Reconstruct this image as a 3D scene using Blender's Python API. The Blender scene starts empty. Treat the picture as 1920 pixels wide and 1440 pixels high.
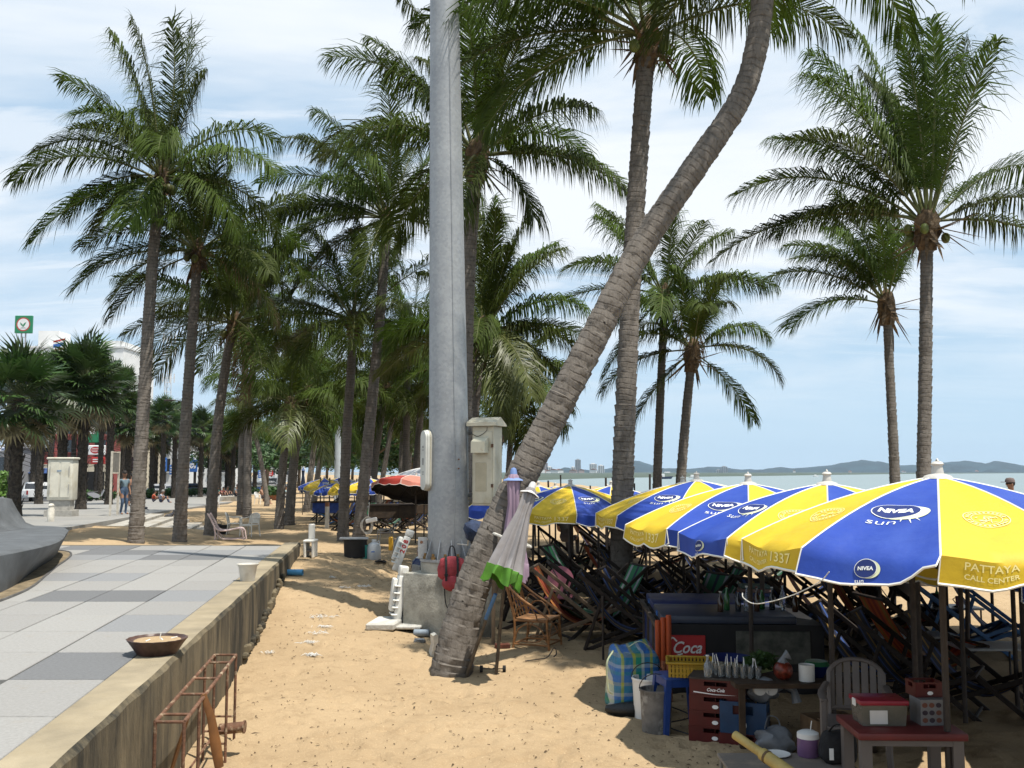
import bpy, bmesh, math, random
from mathutils import Vector, Matrix, Euler
R = math.radians
scn = bpy.context.scene
COL = scn.collection
# ------------------------------------------------------------------ camera, sky, sun, exposure
FPX, CAMH, PITCH = 1850.0, 2.4, math.atan(165 / 1850.0)      # focal length in photo pixels (1920 wide)
cam = bpy.data.cameras.new('camera'); camo = bpy.data.objects.new('camera', cam); COL.objects.link(camo)
camo.location = (0, 0, CAMH); camo.rotation_euler = (math.pi / 2 + PITCH, 0, 0)
cam.sensor_width = 36; cam.lens = 36 * FPX / 1920; cam.clip_start = 0.1; cam.clip_end = 40000
scn.camera = camo
SUN_DIR = Vector((0.27, -0.20, 0.94)).normalized()            # towards the sun
sun = bpy.data.lights.new('sun', 'SUN'); suno = bpy.data.objects.new('sun', sun); COL.objects.link(suno)
sun.energy = 5.0; sun.angle = R(0.55); sun.color = (1.0, 0.95, 0.86)
suno.rotation_euler = SUN_DIR.to_track_quat('Z', 'Y').to_euler(); suno.location = (5, -4, 30)
world = bpy.data.worlds.new('World'); scn.world = world; world.use_nodes = True
def build_world():
    nt = world.node_tree; N = nt.nodes; Lk = nt.links; N.clear()
    out = N.new('ShaderNodeOutputWorld'); bg = N.new('ShaderNodeBackground'); bg.inputs[1].default_value = 0.050
    sky = N.new('ShaderNodeTexSky'); sky.sky_type = 'NISHITA'; sky.sun_disc = False
    sky.sun_elevation = math.asin(SUN_DIR.z); sky.sun_rotation = math.atan2(SUN_DIR.x, SUN_DIR.y)
    sky.air_density = 1.15; sky.dust_density = 0.0; sky.ozone_density = 1.2
    tc = N.new('ShaderNodeTexCoord'); sep = N.new('ShaderNodeSeparateXYZ'); Lk.new(tc.outputs['Generated'], sep.inputs[0])
    def math_(op, a, b):
        m = N.new('ShaderNodeMath'); m.operation = op
        for i, q in enumerate((a, b)):
            if isinstance(q, (int, float)): m.inputs[i].default_value = q
            else: Lk.new(q, m.inputs[i])
        return m.outputs[0]
    zz = math_('ADD', math_('MAXIMUM', sep.outputs[2], 0.0), 0.10)
    px = math_('DIVIDE', sep.outputs[0], zz); py = math_('DIVIDE', sep.outputs[1], zz)
    cmb = N.new('ShaderNodeCombineXYZ'); Lk.new(px, cmb.inputs[0]); Lk.new(py, cmb.inputs[1])
    def noise(sc, det, rough, loc, dist=0.0, stretch=(1, 1, 1)):
        mp = N.new('ShaderNodeMapping'); mp.inputs['Location'].default_value = loc; mp.inputs['Scale'].default_value = stretch
        mp.inputs['Rotation'].default_value = (0, 0, 0.35)
        Lk.new(cmb.outputs[0], mp.inputs[0]); n = N.new('ShaderNodeTexNoise'); n.inputs['Scale'].default_value = sc
        n.inputs['Detail'].default_value = det; n.inputs['Roughness'].default_value = rough; n.inputs['Distortion'].default_value = dist
        Lk.new(mp.outputs[0], n.inputs['Vector']); return n.outputs['Fac']
    def ramp(f, a, b):
        r = N.new('ShaderNodeMapRange'); r.interpolation_type = 'SMOOTHSTEP'
        r.inputs[1].default_value = a; r.inputs[2].default_value = b; Lk.new(f, r.inputs[0]); return r.outputs[0]
    c1 = ramp(noise(0.62, 6, 0.58, (3.1, 1.7, 0), 0.6, (0.75, 1.35, 1)), 0.36, 0.64)
    c2 = ramp(noise(2.1, 8, 0.62, (7.3, 0.2, 0), 0.7, (0.5, 1.5, 1)), 0.44, 0.66)
    f = math_('MAXIMUM', math_('MULTIPLY', c1, 0.80), math_('MULTIPLY', c2, 0.50))
    f = math_('MULTIPLY', f, ramp(sep.outputs[2], 0.01, 0.20))          # cloud thins out to the pale horizon
    def mixc(fac, a, c):
        m = N.new('ShaderNodeMixRGB')
        for k, q in enumerate((fac, a, c)):
            if isinstance(q, (int, float)): m.inputs[k].default_value = q
            elif isinstance(q, tuple): m.inputs[k].default_value = (*q, 1)
            else: Lk.new(q, m.inputs[k])
        return m.outputs[0]
    veil = mixc(0.72, sky.outputs[0], (8.6, 12.2, 16.0))                  # thin high veil that whitens the blue
    hzf = math_('MULTIPLY', math_('SUBTRACT', 1.0, ramp(sep.outputs[2], -0.05, 0.26)), 0.7)
    veil = mixc(hzf, veil, (9.6, 12.8, 15.4))                             # humid air low over the sea
    pale = N.new('ShaderNodeMixRGB'); Lk.new(f, pale.inputs[0]); Lk.new(veil, pale.inputs[1]); pale.inputs[2].default_value = (16.6, 16.8, 17.0, 1)
    Lk.new(pale.outputs[0], bg.inputs[0]); Lk.new(bg.outputs[0], out.inputs[0])
build_world()
vs = scn.view_settings
vs.view_transform = 'Standard'; vs.look = 'None'; vs.gamma = 1.0; vs.exposure = 0.40; vs.use_curve_mapping = False
scn.cycles.max_bounces = 6; scn.cycles.diffuse_bounces = 1; scn.cycles.glossy_bounces = 2
scn.cycles.transparent_max_bounces = 8; scn.cycles.use_denoising = True; scn.cycles.denoising_input_passes = 'RGB_ALBEDO_NORMAL'; scn.cycles.denoising_prefilter = 'ACCURATE'; scn.cycles.volume_bounces = 0
scn.cycles.sample_clamp_indirect = 6.0

# ------------------------------------------------------------------ small geometry kit
def ray(px, py):
    u = (px - 960) / FPX; v = (720 - py) / FPX; c, s = math.cos(PITCH), math.sin(PITCH)
    return Vector((u, c - v * s, s + v * c))
def at(px, py, Y):                       # the point of the place seen at a photo pixel, Y metres ahead
    d = ray(px, py); k = Y / d.y
    return Vector((d.x * k, Y, CAMH + d.z * k))
def ppm(Y): return FPX / Y               # photo pixels per metre at a distance
def lerp(a, b, t): return a + (b - a) * t
def clamp(x, a=0.0, b=1.0): return max(a, min(b, x))
def sstep(a, b, x):
    t = clamp((x - a) / (b - a)); return t * t * (3 - 2 * t)
def pw(pts, x):                          # piecewise linear
    if x <= pts[0][0]: return pts[0][1]
    for (x0, y0), (x1, y1) in zip(pts, pts[1:]):
        if x <= x1: return lerp(y0, y1, (x - x0) / (x1 - x0))
    return pts[-1][1]
def cr(pts, n):                          # Catmull-Rom through points
    P = [Vector(p) for p in pts]; P = [P[0] * 2 - P[1]] + P + [P[-1] * 2 - P[-2]]; out = []
    for i in range(1, len(P) - 2):
        for k in range(n):
            t = k / n; a, b, c, d = P[i - 1], P[i], P[i + 1], P[i + 2]
            out.append(0.5 * ((2 * b) + (c - a) * t + (2 * a - 5 * b + 4 * c - d) * t * t + (3 * b - a - 3 * c + d) * t ** 3))
    out.append(P[-2].copy()); return out
def T(loc=(0, 0, 0), rx=0, ry=0, rz=0):
    return Matrix.Translation(Vector(loc)) @ Euler((rx, ry, rz)).to_matrix().to_4x4()

class MB:
    def __init__(s): s.v = []; s.f = []; s.m = []
    def add(s, vs_, fs, m=0, X=None):
        o = len(s.v)
        s.v += [tuple(X @ Vector(p)) for p in vs_] if X is not None else [tuple(p) for p in vs_]
        s.f += [tuple(i + o for i in f) for f in fs]; s.m += [m] * len(fs); return s
    def box(s, c, d, m=0, X=None, rz=0.0, top=1.0):
        hx, hy, hz = d[0] / 2, d[1] / 2, d[2] / 2
        vs_ = [(x * hx * (top if z > 0 else 1), y * hy * (top if z > 0 else 1), z * hz) for z in (-1, 1) for y in (-1, 1) for x in (-1, 1)]
        Y = T(c, 0, 0, rz); Y = X @ Y if X is not None else Y
        return s.add(vs_, [(0, 2, 3, 1), (4, 5, 7, 6), (0, 1, 5, 4), (2, 6, 7, 3), (0, 4, 6, 2), (1, 3, 7, 5)], m, Y)
    def rbox(s, c, d, r=0.01, m=0, X=None, rz=0.0, seg=1):
        bm = bmesh.new(); bmesh.ops.create_cube(bm, size=1.0)
        for v in bm.verts: v.co = Vector((v.co.x * d[0], v.co.y * d[1], v.co.z * d[2]))
        bmesh.ops.bevel(bm, geom=list(bm.edges), offset=min(r, min(d) * 0.45), segments=seg, affect='EDGES', profile=0.5)
        bm.verts.index_update(); Y = T(c, 0, 0, rz); Y = X @ Y if X is not None else Y
        s.add([tuple(v.co) for v in bm.verts], [tuple(v.index for v in f.verts) for f in bm.faces], m, Y); bm.free(); return s
    def tube(s, pts, rad, n=8, m=0, cap=True, X=None, flat=1.0):
        P = [Vector(p) for p in pts]; k = len(P)
        if isinstance(rad, (int, float)): rad = [rad] * k
        vs_ = []; fs = []; u = None
        for i in range(k):
            t = (P[min(i + 1, k - 1)] - P[max(i - 1, 0)]).normalized()
            if u is None:
                u = t.orthogonal().normalized() if abs(t.z) < 0.999 else Vector((1, 0, 0))
                if abs(t.z) < 0.9: u = t.cross(Vector((0, 0, 1))).normalized()
            u = (u - t * u.dot(t)).normalized(); w = t.cross(u)
            for j in range(n):
                a = 2 * math.pi * j / n; vs_.append(P[i] + (u * math.cos(a) + w * math.sin(a) * flat) * rad[i])
        for i in range(k - 1):
            for j in range(n):
                a, b = i * n + j, i * n + (j + 1) % n; fs.append((a, b, b + n, a + n))
        if cap: fs += [tuple(range(n - 1, -1, -1)), tuple(range((k - 1) * n, k * n))]
        return s.add(vs_, fs, m, X)
    def lathe(s, prof, n=16, m=0, X=None, jit=None):
        vs_ = []; fs = []; k = len(prof)
        for i, (r, z) in enumerate(prof):
            for j in range(n):
                a = 2 * math.pi * j / n; q = jit(a, i) if jit else 1.0
                vs_.append((r * q * math.cos(a), r * q * math.sin(a), z))
        for i in range(k - 1):
            for j in range(n):
                a, b = i * n + j, i * n + (j + 1) % n; fs.append((a, b, b + n, a + n))
        if prof[0][0] > 1e-6: fs.append(tuple(range(n - 1, -1, -1)))
        if prof[-1][0] > 1e-6: fs.append(tuple(range((k - 1) * n, k * n)))
        return s.add(vs_, fs, m, X)
    def prism(s, poly, a, b, m=0, X=None):      # poly in local xy, extruded along z from a to b
        n = len(poly); vs_ = [(x, y, a) for x, y in poly] + [(x, y, b) for x, y in poly]
        return s.add(vs_, [tuple(range(n - 1, -1, -1)), tuple(range(n, 2 * n))] + [(i, (i + 1) % n, n + (i + 1) % n, n + i) for i in range(n)], m, X)
    def ell(s, c, r, m=0, nu=12, nv=8, X=None):
        Y = T(c); Y = X @ Y if X is not None else Y
        pr = [(math.sin(math.pi * i / nv), -math.cos(math.pi * i / nv)) for i in range(nv + 1)]
        Z = Y @ Matrix.Diagonal((r[0], r[1], r[2], 1)); return s.lathe(pr, nu, m, Z)
    def mesh(s, name, mats, smooth=False):
        me = bpy.data.meshes.new(name); me.from_pydata(s.v, [], s.f)
        mats = mats if isinstance(mats, (list, tuple)) else [mats]
        for q in mats: me.materials.append(q)
        if len(mats) > 1: me.polygons.foreach_set('material_index', s.m)
        if smooth:
            me.polygons.foreach_set('use_smooth', [True] * len(me.polygons)); me.update()
            me.set_sharp_from_angle(angle=R(smooth if smooth is not True else 40))
        me.update(); return me
    def build(s, name, mats, parent=None, smooth=False, loc=None, rz=0.0):
        return put(name, s.mesh(name, mats, smooth), parent, loc, rz)
def put(name, me, parent=None, loc=None, rz=0.0):
    o = bpy.data.objects.new(name, me); COL.objects.link(o)
    if parent is not None: o.parent = parent
    if loc is not None: o.location = loc
    if rz: o.rotation_euler = (0, 0, rz)
    return o
def tag(o, label=None, cat=None, group=None, kind=None):
    for k, q in (('label', label), ('category', cat), ('group', group), ('kind', kind)):
        if q: o[k] = q
    return o
def thing(name, label, cat, loc=(0, 0, 0), rz=0.0, group=None, rot=None):
    o = bpy.data.objects.new(name, None); COL.objects.link(o); o.location = loc; o.empty_display_size = 0.1
    o.rotation_euler = rot if rot else (0, 0, rz)
    return tag(o, label, cat, group)
KIDS = {}
def dup(root, label, loc, rz=0.0, group=None, scale=None):
    def cp(o, par):
        c = o.copy(); COL.objects.link(c)
        if par is not None: c.parent = par
        for ch in o.children: cp(ch, c)
        return c
    r = cp(root, None); r.location = loc; r.rotation_euler = (0, 0, rz); r['label'] = label
    if group: r['group'] = group
    if scale: r.scale = scale if isinstance(scale, tuple) else (scale,) * 3
    return r

# ------------------------------------------------------------------ materials
MATS = {}
def mat(name, col, rough=0.6, var=0.12, sc=6.0, bump=0.0, bsc=None, metal=0.0, col2=None, trans=0.0, spec=0.4,
        rand=0.0, stain=None, ssc=1.5, sthr=(0.5, 0.7), stretch=(1, 1, 1), emit=0.0, alpha=1.0, transm=0.0, sheen=0.0):
    if name in MATS: return MATS[name]
    m = bpy.data.materials.new(name); m.use_nodes = True; nt = m.node_tree; N = nt.nodes; Lk = nt.links; N.clear()
    out = N.new('ShaderNodeOutputMaterial'); b = N.new('ShaderNodeBsdfPrincipled'); tc = N.new('ShaderNodeTexCoord')
    mp = N.new('ShaderNodeMapping'); mp.inputs['Scale'].default_value = stretch; Lk.new(tc.outputs['Object'], mp.inputs[0])
    n = N.new('ShaderNodeTexNoise'); n.inputs['Scale'].default_value = sc; n.inputs['Detail'].default_value = 5; n.inputs['Roughness'].default_value = 0.6
    Lk.new(mp.outputs[0], n.inputs['Vector'])
    c2 = col2 if col2 else tuple(max(0.0, q * (1 - 2 * var)) for q in col)
    c1 = col if col2 else tuple(min(1.0, q * (1 + var)) for q in col)
    mr = N.new('ShaderNodeMapRange'); mr.inputs[1].default_value = 0.32; mr.inputs[2].default_value = 0.68; Lk.new(n.outputs['Fac'], mr.inputs[0])
    mx = N.new('ShaderNodeMixRGB'); mx.inputs[1].default_value = (*c1, 1); mx.inputs[2].default_value = (*c2, 1); Lk.new(mr.outputs[0], mx.inputs[0])
    cur = mx.outputs[0]
    if stain:
        n2 = N.new('ShaderNodeTexNoise'); n2.inputs['Scale'].default_value = ssc; n2.inputs['Detail'].default_value = 7; n2.inputs['Roughness'].default_value = 0.65
        Lk.new(mp.outputs[0], n2.inputs['Vector']); r2 = N.new('ShaderNodeMapRange'); r2.inputs[1].default_value = sthr[0]; r2.inputs[2].default_value = sthr[1]
        Lk.new(n2.outputs['Fac'], r2.inputs[0]); m2 = N.new('ShaderNodeMixRGB'); Lk.new(r2.outputs[0], m2.inputs[0]); Lk.new(cur, m2.inputs[1])
        m2.inputs[2].default_value = (*stain, 1); cur = m2.outputs[0]
    if rand:
        oi = N.new('ShaderNodeObjectInfo'); hs = N.new('ShaderNodeHueSaturation')
        r3 = N.new('ShaderNodeMapRange'); r3.inputs[3].default_value = 1 - rand; r3.inputs[4].default_value = 1 + rand; Lk.new(oi.outputs['Random'], r3.inputs[0])
        Lk.new(r3.outputs[0], hs.inputs['Value'])
        r4 = N.new('ShaderNodeMapRange'); r4.inputs[3].default_value = 0.5 - rand * 0.06; r4.inputs[4].default_value = 0.5 + rand * 0.04
        Lk.new(oi.outputs['Random'], r4.inputs[0]); Lk.new(r4.outputs[0], hs.inputs['Hue']); Lk.new(cur, hs.inputs['Color']); cur = hs.outputs[0]
    Lk.new(cur, b.inputs['Base Color']); b.inputs['Roughness'].default_value = rough; b.inputs['Metallic'].default_value = metal
    b.inputs['Specular IOR Level'].default_value = spec
    if transm: b.inputs['Transmission Weight'].default_value = transm
    if emit: Lk.new(cur, b.inputs['Emission Color']); b.inputs['Emission Strength'].default_value = emit
    if bump:
        n3 = N.new('ShaderNodeTexNoise'); n3.inputs['Scale'].default_value = bsc or sc * 4; n3.inputs['Detail'].default_value = 6
        Lk.new(mp.outputs[0], n3.inputs['Vector']); bp = N.new('ShaderNodeBump'); bp.inputs['Strength'].default_value = min(1.0, bump); bp.inputs['Distance'].default_value = 0.02
        Lk.new(n3.outputs['Fac'], bp.inputs['Height']); Lk.new(bp.outputs[0], b.inputs['Normal'])
    sh = b.outputs[0]
    if trans:
        tr = N.new('ShaderNodeBsdfTranslucent'); Lk.new(cur, tr.inputs[0]); ms = N.new('ShaderNodeMixShader'); ms.inputs[0].default_value = trans
        Lk.new(b.outputs[0], ms.inputs[1]); Lk.new(tr.outputs[0], ms.inputs[2]); sh = ms.outputs[0]
    Lk.new(sh, out.inputs[0]); MATS[name] = m; return m
def pm(name, col, rough=0.5, **k): return mat(name, col, rough, **k)

# ------------------------------------------------------------------ lie of the land
def shore_x(y): return pw([(0, 15.5), (35, 15.5), (100, 17), (180, 14), (277, 6), (420, -10), (900, -120), (1500, -330)], y)
def prom_edge(y): return pw([(20.5, -11), (29.7, -13), (41, -15.4), (51, -17.5), (81, -22.8), (160, -38), (400, -85), (1000, -260), (1500, -480)], y)
def prom_z(y): return 0.95 if y < 20 else max(-0.25, 0.95 - 0.0158 * (y - 20))
def wall_x(y): return -1.566 - 0.136 * y
HP, WALL_END = 0.95, 20.4
from mathutils import noise as mnoise
def hn(x, y):       # unevenness of trodden sand
    return 0.055 * mnoise.noise(Vector((x * 0.55, y * 0.55, 3.1))) + 0.035 * mnoise.noise(Vector((x * 1.7, y * 1.7, 7.7))) + 0.012 * mnoise.noise(Vector((x * 4.3, y * 4.3, 1.2)))
def gz(x, y):
    s = shore_x(y) - x
    z = -1.0 + 1.0 * sstep(-1.0, 9.5, s) if s > -1 else -1.0 - 0.07 * (-1 - s)
    if s > 0:
        pe = prom_edge(y)
        if y > WALL_END:
            z = max(z, lerp(prom_z(y) - 0.10, min(0.2, prom_z(y) - 0.1), sstep(0, 10, x - pe)) * sstep(0, 5, s - 6))
            z = lerp(z, 0.12, sstep(32.3, 34.0, y) * (1 - sstep(42.5, 45.5, y)) * (1 - sstep(3.4, 8, x - pe)))
            t = math.hypot(max(0, x - wall_x(WALL_END)), y - WALL_END)
            z = max(z, lerp(0.72, 0.0, sstep(0, 5.5, t)))
            if x < wall_x(WALL_END) and y < WALL_END + 3: z = max(z, lerp(0.88, z, sstep(0, 3, y - WALL_END)))
        else:
            b = pw([(8, 0.0), (11, 0.08), (13.5, 0.25), (15.7, 0.55), (20.4, 0.72)], y)
            z = max(z, b * (1 - sstep(0.0, 4.2, x - wall_x(y))) + 0.0)
        z += hn(x, y) * clamp(s / 3) * (1.0 if y < 60 else 0.5)
    return z
def G(px, py, ymax=400.0):               # where a photo pixel meets the ground
    d = ray(px, py); y = 3.0
    while y < ymax:
        p = at(px, py, y)
        if p.z <= gz(p.x, p.y): return Vector((p.x, p.y, gz(p.x, p.y)))
        y += 0.04 if y < 40 else 0.3
    return at(px, py, ymax)
def GP(px, py):                          # where a photo pixel meets the promenade behind the sand
    y = 21.0
    while y < 300:
        p = at(px, py, y)
        if p.z <= prom_z(y): return Vector((p.x, p.y, prom_z(y)))
        y += 0.1
    return p
# ------------------------------------------------------------------ setting: sand, sea, promenade, road
def sand_material():
    m = bpy.data.materials.new('beach_sand'); m.use_nodes = True; nt = m.node_tree; N = nt.nodes; Lk = nt.links
    b = N['Principled BSDF']; tc = N.new('ShaderNodeTexCoord')
    def noise(sc, det=5, rough=0.6):
        n = N.new('ShaderNodeTexNoise'); n.inputs['Scale'].default_value = sc; n.inputs['Detail'].default_value = det; n.inputs['Roughness'].default_value = rough
        Lk.new(tc.outputs['Object'], n.inputs['Vector']); return n.outputs['Fac']
    def mixc(f, a, c, lo, hi):
        r = N.new('ShaderNodeMapRange'); r.inputs[1].default_value = lo; r.inputs[2].default_value = hi; Lk.new(f, r.inputs[0])
        x = N.new('ShaderNodeMixRGB'); Lk.new(r.outputs[0], x.inputs[0])
        for i, q in ((1, a), (2, c)):
            if isinstance(q, tuple): x.inputs[i].default_value = (*q, 1)
            else: Lk.new(q, x.inputs[i])
        return x.outputs[0]
    c = mixc(noise(0.45, 6), (0.395, 0.288, 0.172), (0.335, 0.240, 0.140), 0.4, 0.65)
    c = mixc(noise(5.0, 6, 0.7), c, (0.29, 0.205, 0.118), 0.5, 0.74)
    c = mixc(noise(60, 3, 0.7), c, (0.53, 0.40, 0.25), 0.58, 0.75)
    c = mixc(noise(38, 4, 0.85), c, (0.13, 0.085, 0.05), 0.70, 0.76)        # bits of bark and litter
    Lk.new(c, b.inputs['Base Color']); b.inputs['Roughness'].default_value = 0.95; b.inputs['Specular IOR Level'].default_value = 0.1
    w = N.new('ShaderNodeMath'); w.operation = 'MULTIPLY_ADD'; w.inputs[1].default_value = 0.35; Lk.new(noise(45, 5, 0.7), w.inputs[0]); Lk.new(noise(6, 5, 0.6), w.inputs[2])
    bp = N.new('ShaderNodeBump'); bp.inputs['Strength'].default_value = 0.75; bp.inputs['Distance'].default_value = 0.05
    Lk.new(w.outputs[0], bp.inputs['Height']); Lk.new(bp.outputs[0], b.inputs['Normal']); return m
SAND = sand_material()
def build_sand():
    rnd = random.Random(4)
    ys = []; y = 2.5
    while y < 60: ys.append(y); y += 0.036 + max(0, y - 7) * 0.0085
    while y < 6000: ys.append(y); y *= 1.12
    ys.insert(0, -30.0); ys.insert(1, 0.0)
    us = [-900, -500, -300, -150, -80]; u = -50.0
    feet = [(rnd.uniform(-4, 5), rnd.uniform(7, 26), rnd.uniform(0, 6.28), rnd.uniform(0.012, 0.042)) for _ in range(1100)]
    cell = {}
    for q in feet:
        for a in (-1, 0, 1):
            for b in (-1, 0, 1): cell.setdefault((int(q[0] // 0.5) + a, int(q[1] // 0.5) + b), []).append(q)
    xs = []
    x = -60.0
    while x < 60:
        xs.append(x); ax = abs(x - 0.5); x += 0.05 if ax < 4.6 else 0.05 + (ax - 4.6) * 0.07
    xs = [-5000, -2500, -1000, -500, -260, -150, -90] + xs + [75, 120, 200, 400]
    vs_ = []; fs = []
    for yy in ys:
        for xx in xs:
            z = gz(xx, yy)
            if 6 < yy < 27 and -5 < xx < 6:
                for (fx, fy, fa, dp) in cell.get((int(xx // 0.5), int(yy // 0.5)), ()):
                    dx, dy = xx - fx, yy - fy; a_ = dx * math.cos(fa) + dy * math.sin(fa); b_ = -dx * math.sin(fa) + dy * math.cos(fa)
                    r2 = (a_ / 0.14) ** 2 + (b_ / 0.065) ** 2
                    if r2 < 4: z += dp * (-math.exp(-r2 * 1.5) + 0.55 * math.exp(-(math.sqrt(r2) - 1.45) ** 2 * 6))
            if yy < 19.9 and xx < wall_x(yy) - 0.2: z = min(z, 0.2)
            if yy > 21 and xx < prom_edge(yy) - 0.6: z = min(z, prom_z(yy) - 0.2)
            if yy < WALL_END + 0.0 and xx < wall_x(yy) - 0.15: z = min(z, 0.4)
            vs_.append((xx, yy, z))
    n = len(xs)
    for j in range(len(ys) - 1):
        for i in range(n - 1): a = j * n + i; fs.append((a, a + 1, a + n + 1, a + n))
    b = MB(); b.v = vs_; b.f = fs; b.m = [0] * len(fs)
    tag(b.build('beach_sand', SAND, smooth=180), kind='structure')
build_sand()

def sea_material():
    m = bpy.data.materials.new('sea_water'); m.use_nodes = True; nt = m.node_tree; N = nt.nodes; Lk = nt.links; b = N['Principled BSDF']
    tc = N.new('ShaderNodeTexCoord'); n = N.new('ShaderNodeTexNoise'); n.inputs['Scale'].default_value = 0.02; n.inputs['Detail'].default_value = 6
    mp = N.new('ShaderNodeMapping'); mp.inputs['Scale'].default_value = (0.4, 1, 1); Lk.new(tc.outputs['Object'], mp.inputs[0]); Lk.new(mp.outputs[0], n.inputs['Vector'])
    mx = N.new('ShaderNodeMixRGB'); mx.inputs[1].default_value = (0.15, 0.195, 0.20, 1); mx.inputs[2].default_value = (0.18, 0.235, 0.24, 1); Lk.new(n.outputs['Fac'], mx.inputs[0])
    Lk.new(mx.outputs[0], b.inputs['Base Color']); b.inputs['Roughness'].default_value = 0.35; b.inputs['Specular IOR Level'].default_value = 0.35
    n2 = N.new('ShaderNodeTexNoise'); n2.inputs['Scale'].default_value = 0.7; n2.inputs['Detail'].default_value = 8; Lk.new(mp.outputs[0], n2.inputs['Vector'])
    bp = N.new('ShaderNodeBump'); bp.inputs['Strength'].default_value = 0.8; bp.inputs['Distance'].default_value = 0.35
    Lk.new(n2.outputs['Fac'], bp.inputs['Height']); Lk.new(bp.outputs[0], b.inputs['Normal']); return m
b = MB(); b.add([(-9000, -50, -1), (12000, -50, -1), (12000, 14000, -1), (-9000, 14000, -1)], [(0, 1, 2, 3)])
tag(b.build('sea', sea_material()), kind='structure')

# plaza: concrete body with coping, paved with separate stone slabs
CONC = mat('stained_concrete', (0.165, 0.132, 0.08), 0.9, 0.15, 3, bump=0.5, bsc=40, stain=(0.022, 0.020, 0.014), ssc=1.7, sthr=(0.40, 0.60), stretch=(1.4, 1.4, 0.36))
COPE = mat('coping_concrete', (0.29, 0.24, 0.16), 0.9, 0.14, 2.5, bump=0.35, bsc=60, stain=(0.27, 0.22, 0.14), ssc=3, sthr=(0.5, 0.75))
JOINT = mat('paving_joint', (0.13, 0.115, 0.09), 0.95, 0.1)
b = MB()
Y0, Y1 = 1.5, 20.62
wx = lambda y, o=0.0: wall_x(y) - o
b.prism([(wx(Y0, 0.06), Y0), (wx(Y1, 0.06), Y1 - 0.03), (-24, Y1 - 0.03), (-24, Y0)], -0.6, HP - 0.05)
plaza = tag(b.build('plaza', JOINT), 'raised grey stone paved plaza beside the sand', kind='structure')
def wall_mesh():
    bm = MB(); n = 120; z_ = []
    rnd = random.Random(2)
    for k in range(n + 1):
        y = lerp(Y0, Y1, k / n); x = wall_x(y)
        for (o, z) in ((0.32, HP - 0.12), (0.32, HP), (0.03, HP + 0.004 * math.sin(y * 5)), (0.0 + 0.008 * math.sin(y * 9), HP - 0.03), (-0.004, HP - 0.3), (0.006 * math.sin(y * 3.3), 0.25), (0.0, -0.6)):
            z_.append((x - o, y, z))
    f = []
    for k in range(n):
        for j in range(6): a = k * 7 + j; f.append((a, a + 1, a + 8, a + 7))
    f.append(tuple(range(6, -1, -1))); f.append(tuple(range(n * 7, n * 7 + 7)))
    bm.v = z_; bm.f = f; bm.m = [1 if i % 6 < 2 else 0 for i in range(n * 6)] + [0, 0]; return bm
wl = tag(wall_mesh().build('retaining_wall', [CONC, COPE], smooth=30), 'weathered concrete retaining wall with dark water stains edging the plaza', 'wall')
b = MB(); rn = random.Random(8)     # rough broken footing along the foot of the wall
for k in range(46):
    y = lerp(12.0, 16.4, k / 45); x = wall_x(y) + 0.01 + rn.uniform(0, 0.03); g = gz(x, y)
    b.rbox((x, y, g + 0.06 + 0.05 * math.sin(k)), (0.04 + rn.uniform(0, 0.04), 0.14, 0.06 + rn.uniform(0, 0.07)), 0.02, rz=rn.uniform(-0.3, 0.3))
b.build('broken_footing', CONC, wl)
PAVE = [mat('slab_pale_granite', (0.262, 0.254, 0.240), 0.75, 0.07, 40, bump=0.15, bsc=120, rand=0.07, stain=(0.235, 0.195, 0.14), ssc=0.9, sthr=(0.54, 0.74)),
        mat('slab_blue_grey_granite', (0.208, 0.210, 0.213), 0.75, 0.07, 40, bump=0.15, bsc=120, rand=0.06),
        mat('slab_charcoal_granite', (0.135, 0.136, 0.138), 0.75, 0.09, 40, bump=0.15, bsc=120, rand=0.05)]
TW, TD = 0.69, 1.05
darks = {}      # (row from y=7.08, start photo px at the row's near edge, count, tone)
rows = [7.08 + TD * k for k in range(-5, 13)]
def col_of(px, y): return int(math.floor(((px - 960) / FPX * y * 1.0 - (wall_x(y) - 0.32)) / TW))
for ry, px, cnt, tone in ((7.08, 115, 1, 2), (11.4, 140, 2, 2), (11.4, 345, 2, 1), (9.28, 270, 1, 1), (13.4, 115, 2, 1), (16.5, 300, 2, 2), (17.4, 185, 2, 2), (16.5, 160, 2, 1),
                          (18.4, 130, 2, 2), (17.4, 350, 3, 1), (19.4, 280, 3, 1), (19.4, 160, 1, 2)  ):
    k = min(range(len(rows)), key=lambda i: abs(rows[i] - ry)); c0 = col_of(px + 6, rows[k] + 0.02)
    for q in range(cnt): darks[(k, c0 + q)] = tone
g_ = 0.009
TILE = []
for tone in range(3):
    t = MB(); sh = -0.136
    x0, x1, y0, y1 = g_, TW - g_, g_, TD - g_
    top = [(x0 + 0.004 + sh * y0, y0 + 0.004), (x1 - 0.004 + sh * y0, y0 + 0.004), (x1 - 0.004 + sh * y1, y1 - 0.004), (x0 + 0.004 + sh * y1, y1 - 0.004)]
    low = [(x0 + sh * y0, y0), (x1 + sh * y0, y0), (x1 + sh * y1, y1), (x0 + sh * y1, y1)]
    t.add([(x, y, 0.049) for x, y in top] + [(x, y, 0.044) for x, y in low] + [(x, y, 0.0) for x, y in low],
          [(0, 1, 2, 3)] + [(4 + i, 4 + (i + 1) % 4, (i + 1) % 4, i) for i in range(4)] + [(8 + i, 8 + (i + 1) % 4, 4 + (i + 1) % 4, 4 + i) for i in range(4)])
    TILE.append(t.mesh('slab', PAVE[tone]))
rt = random.Random(5)
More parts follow.
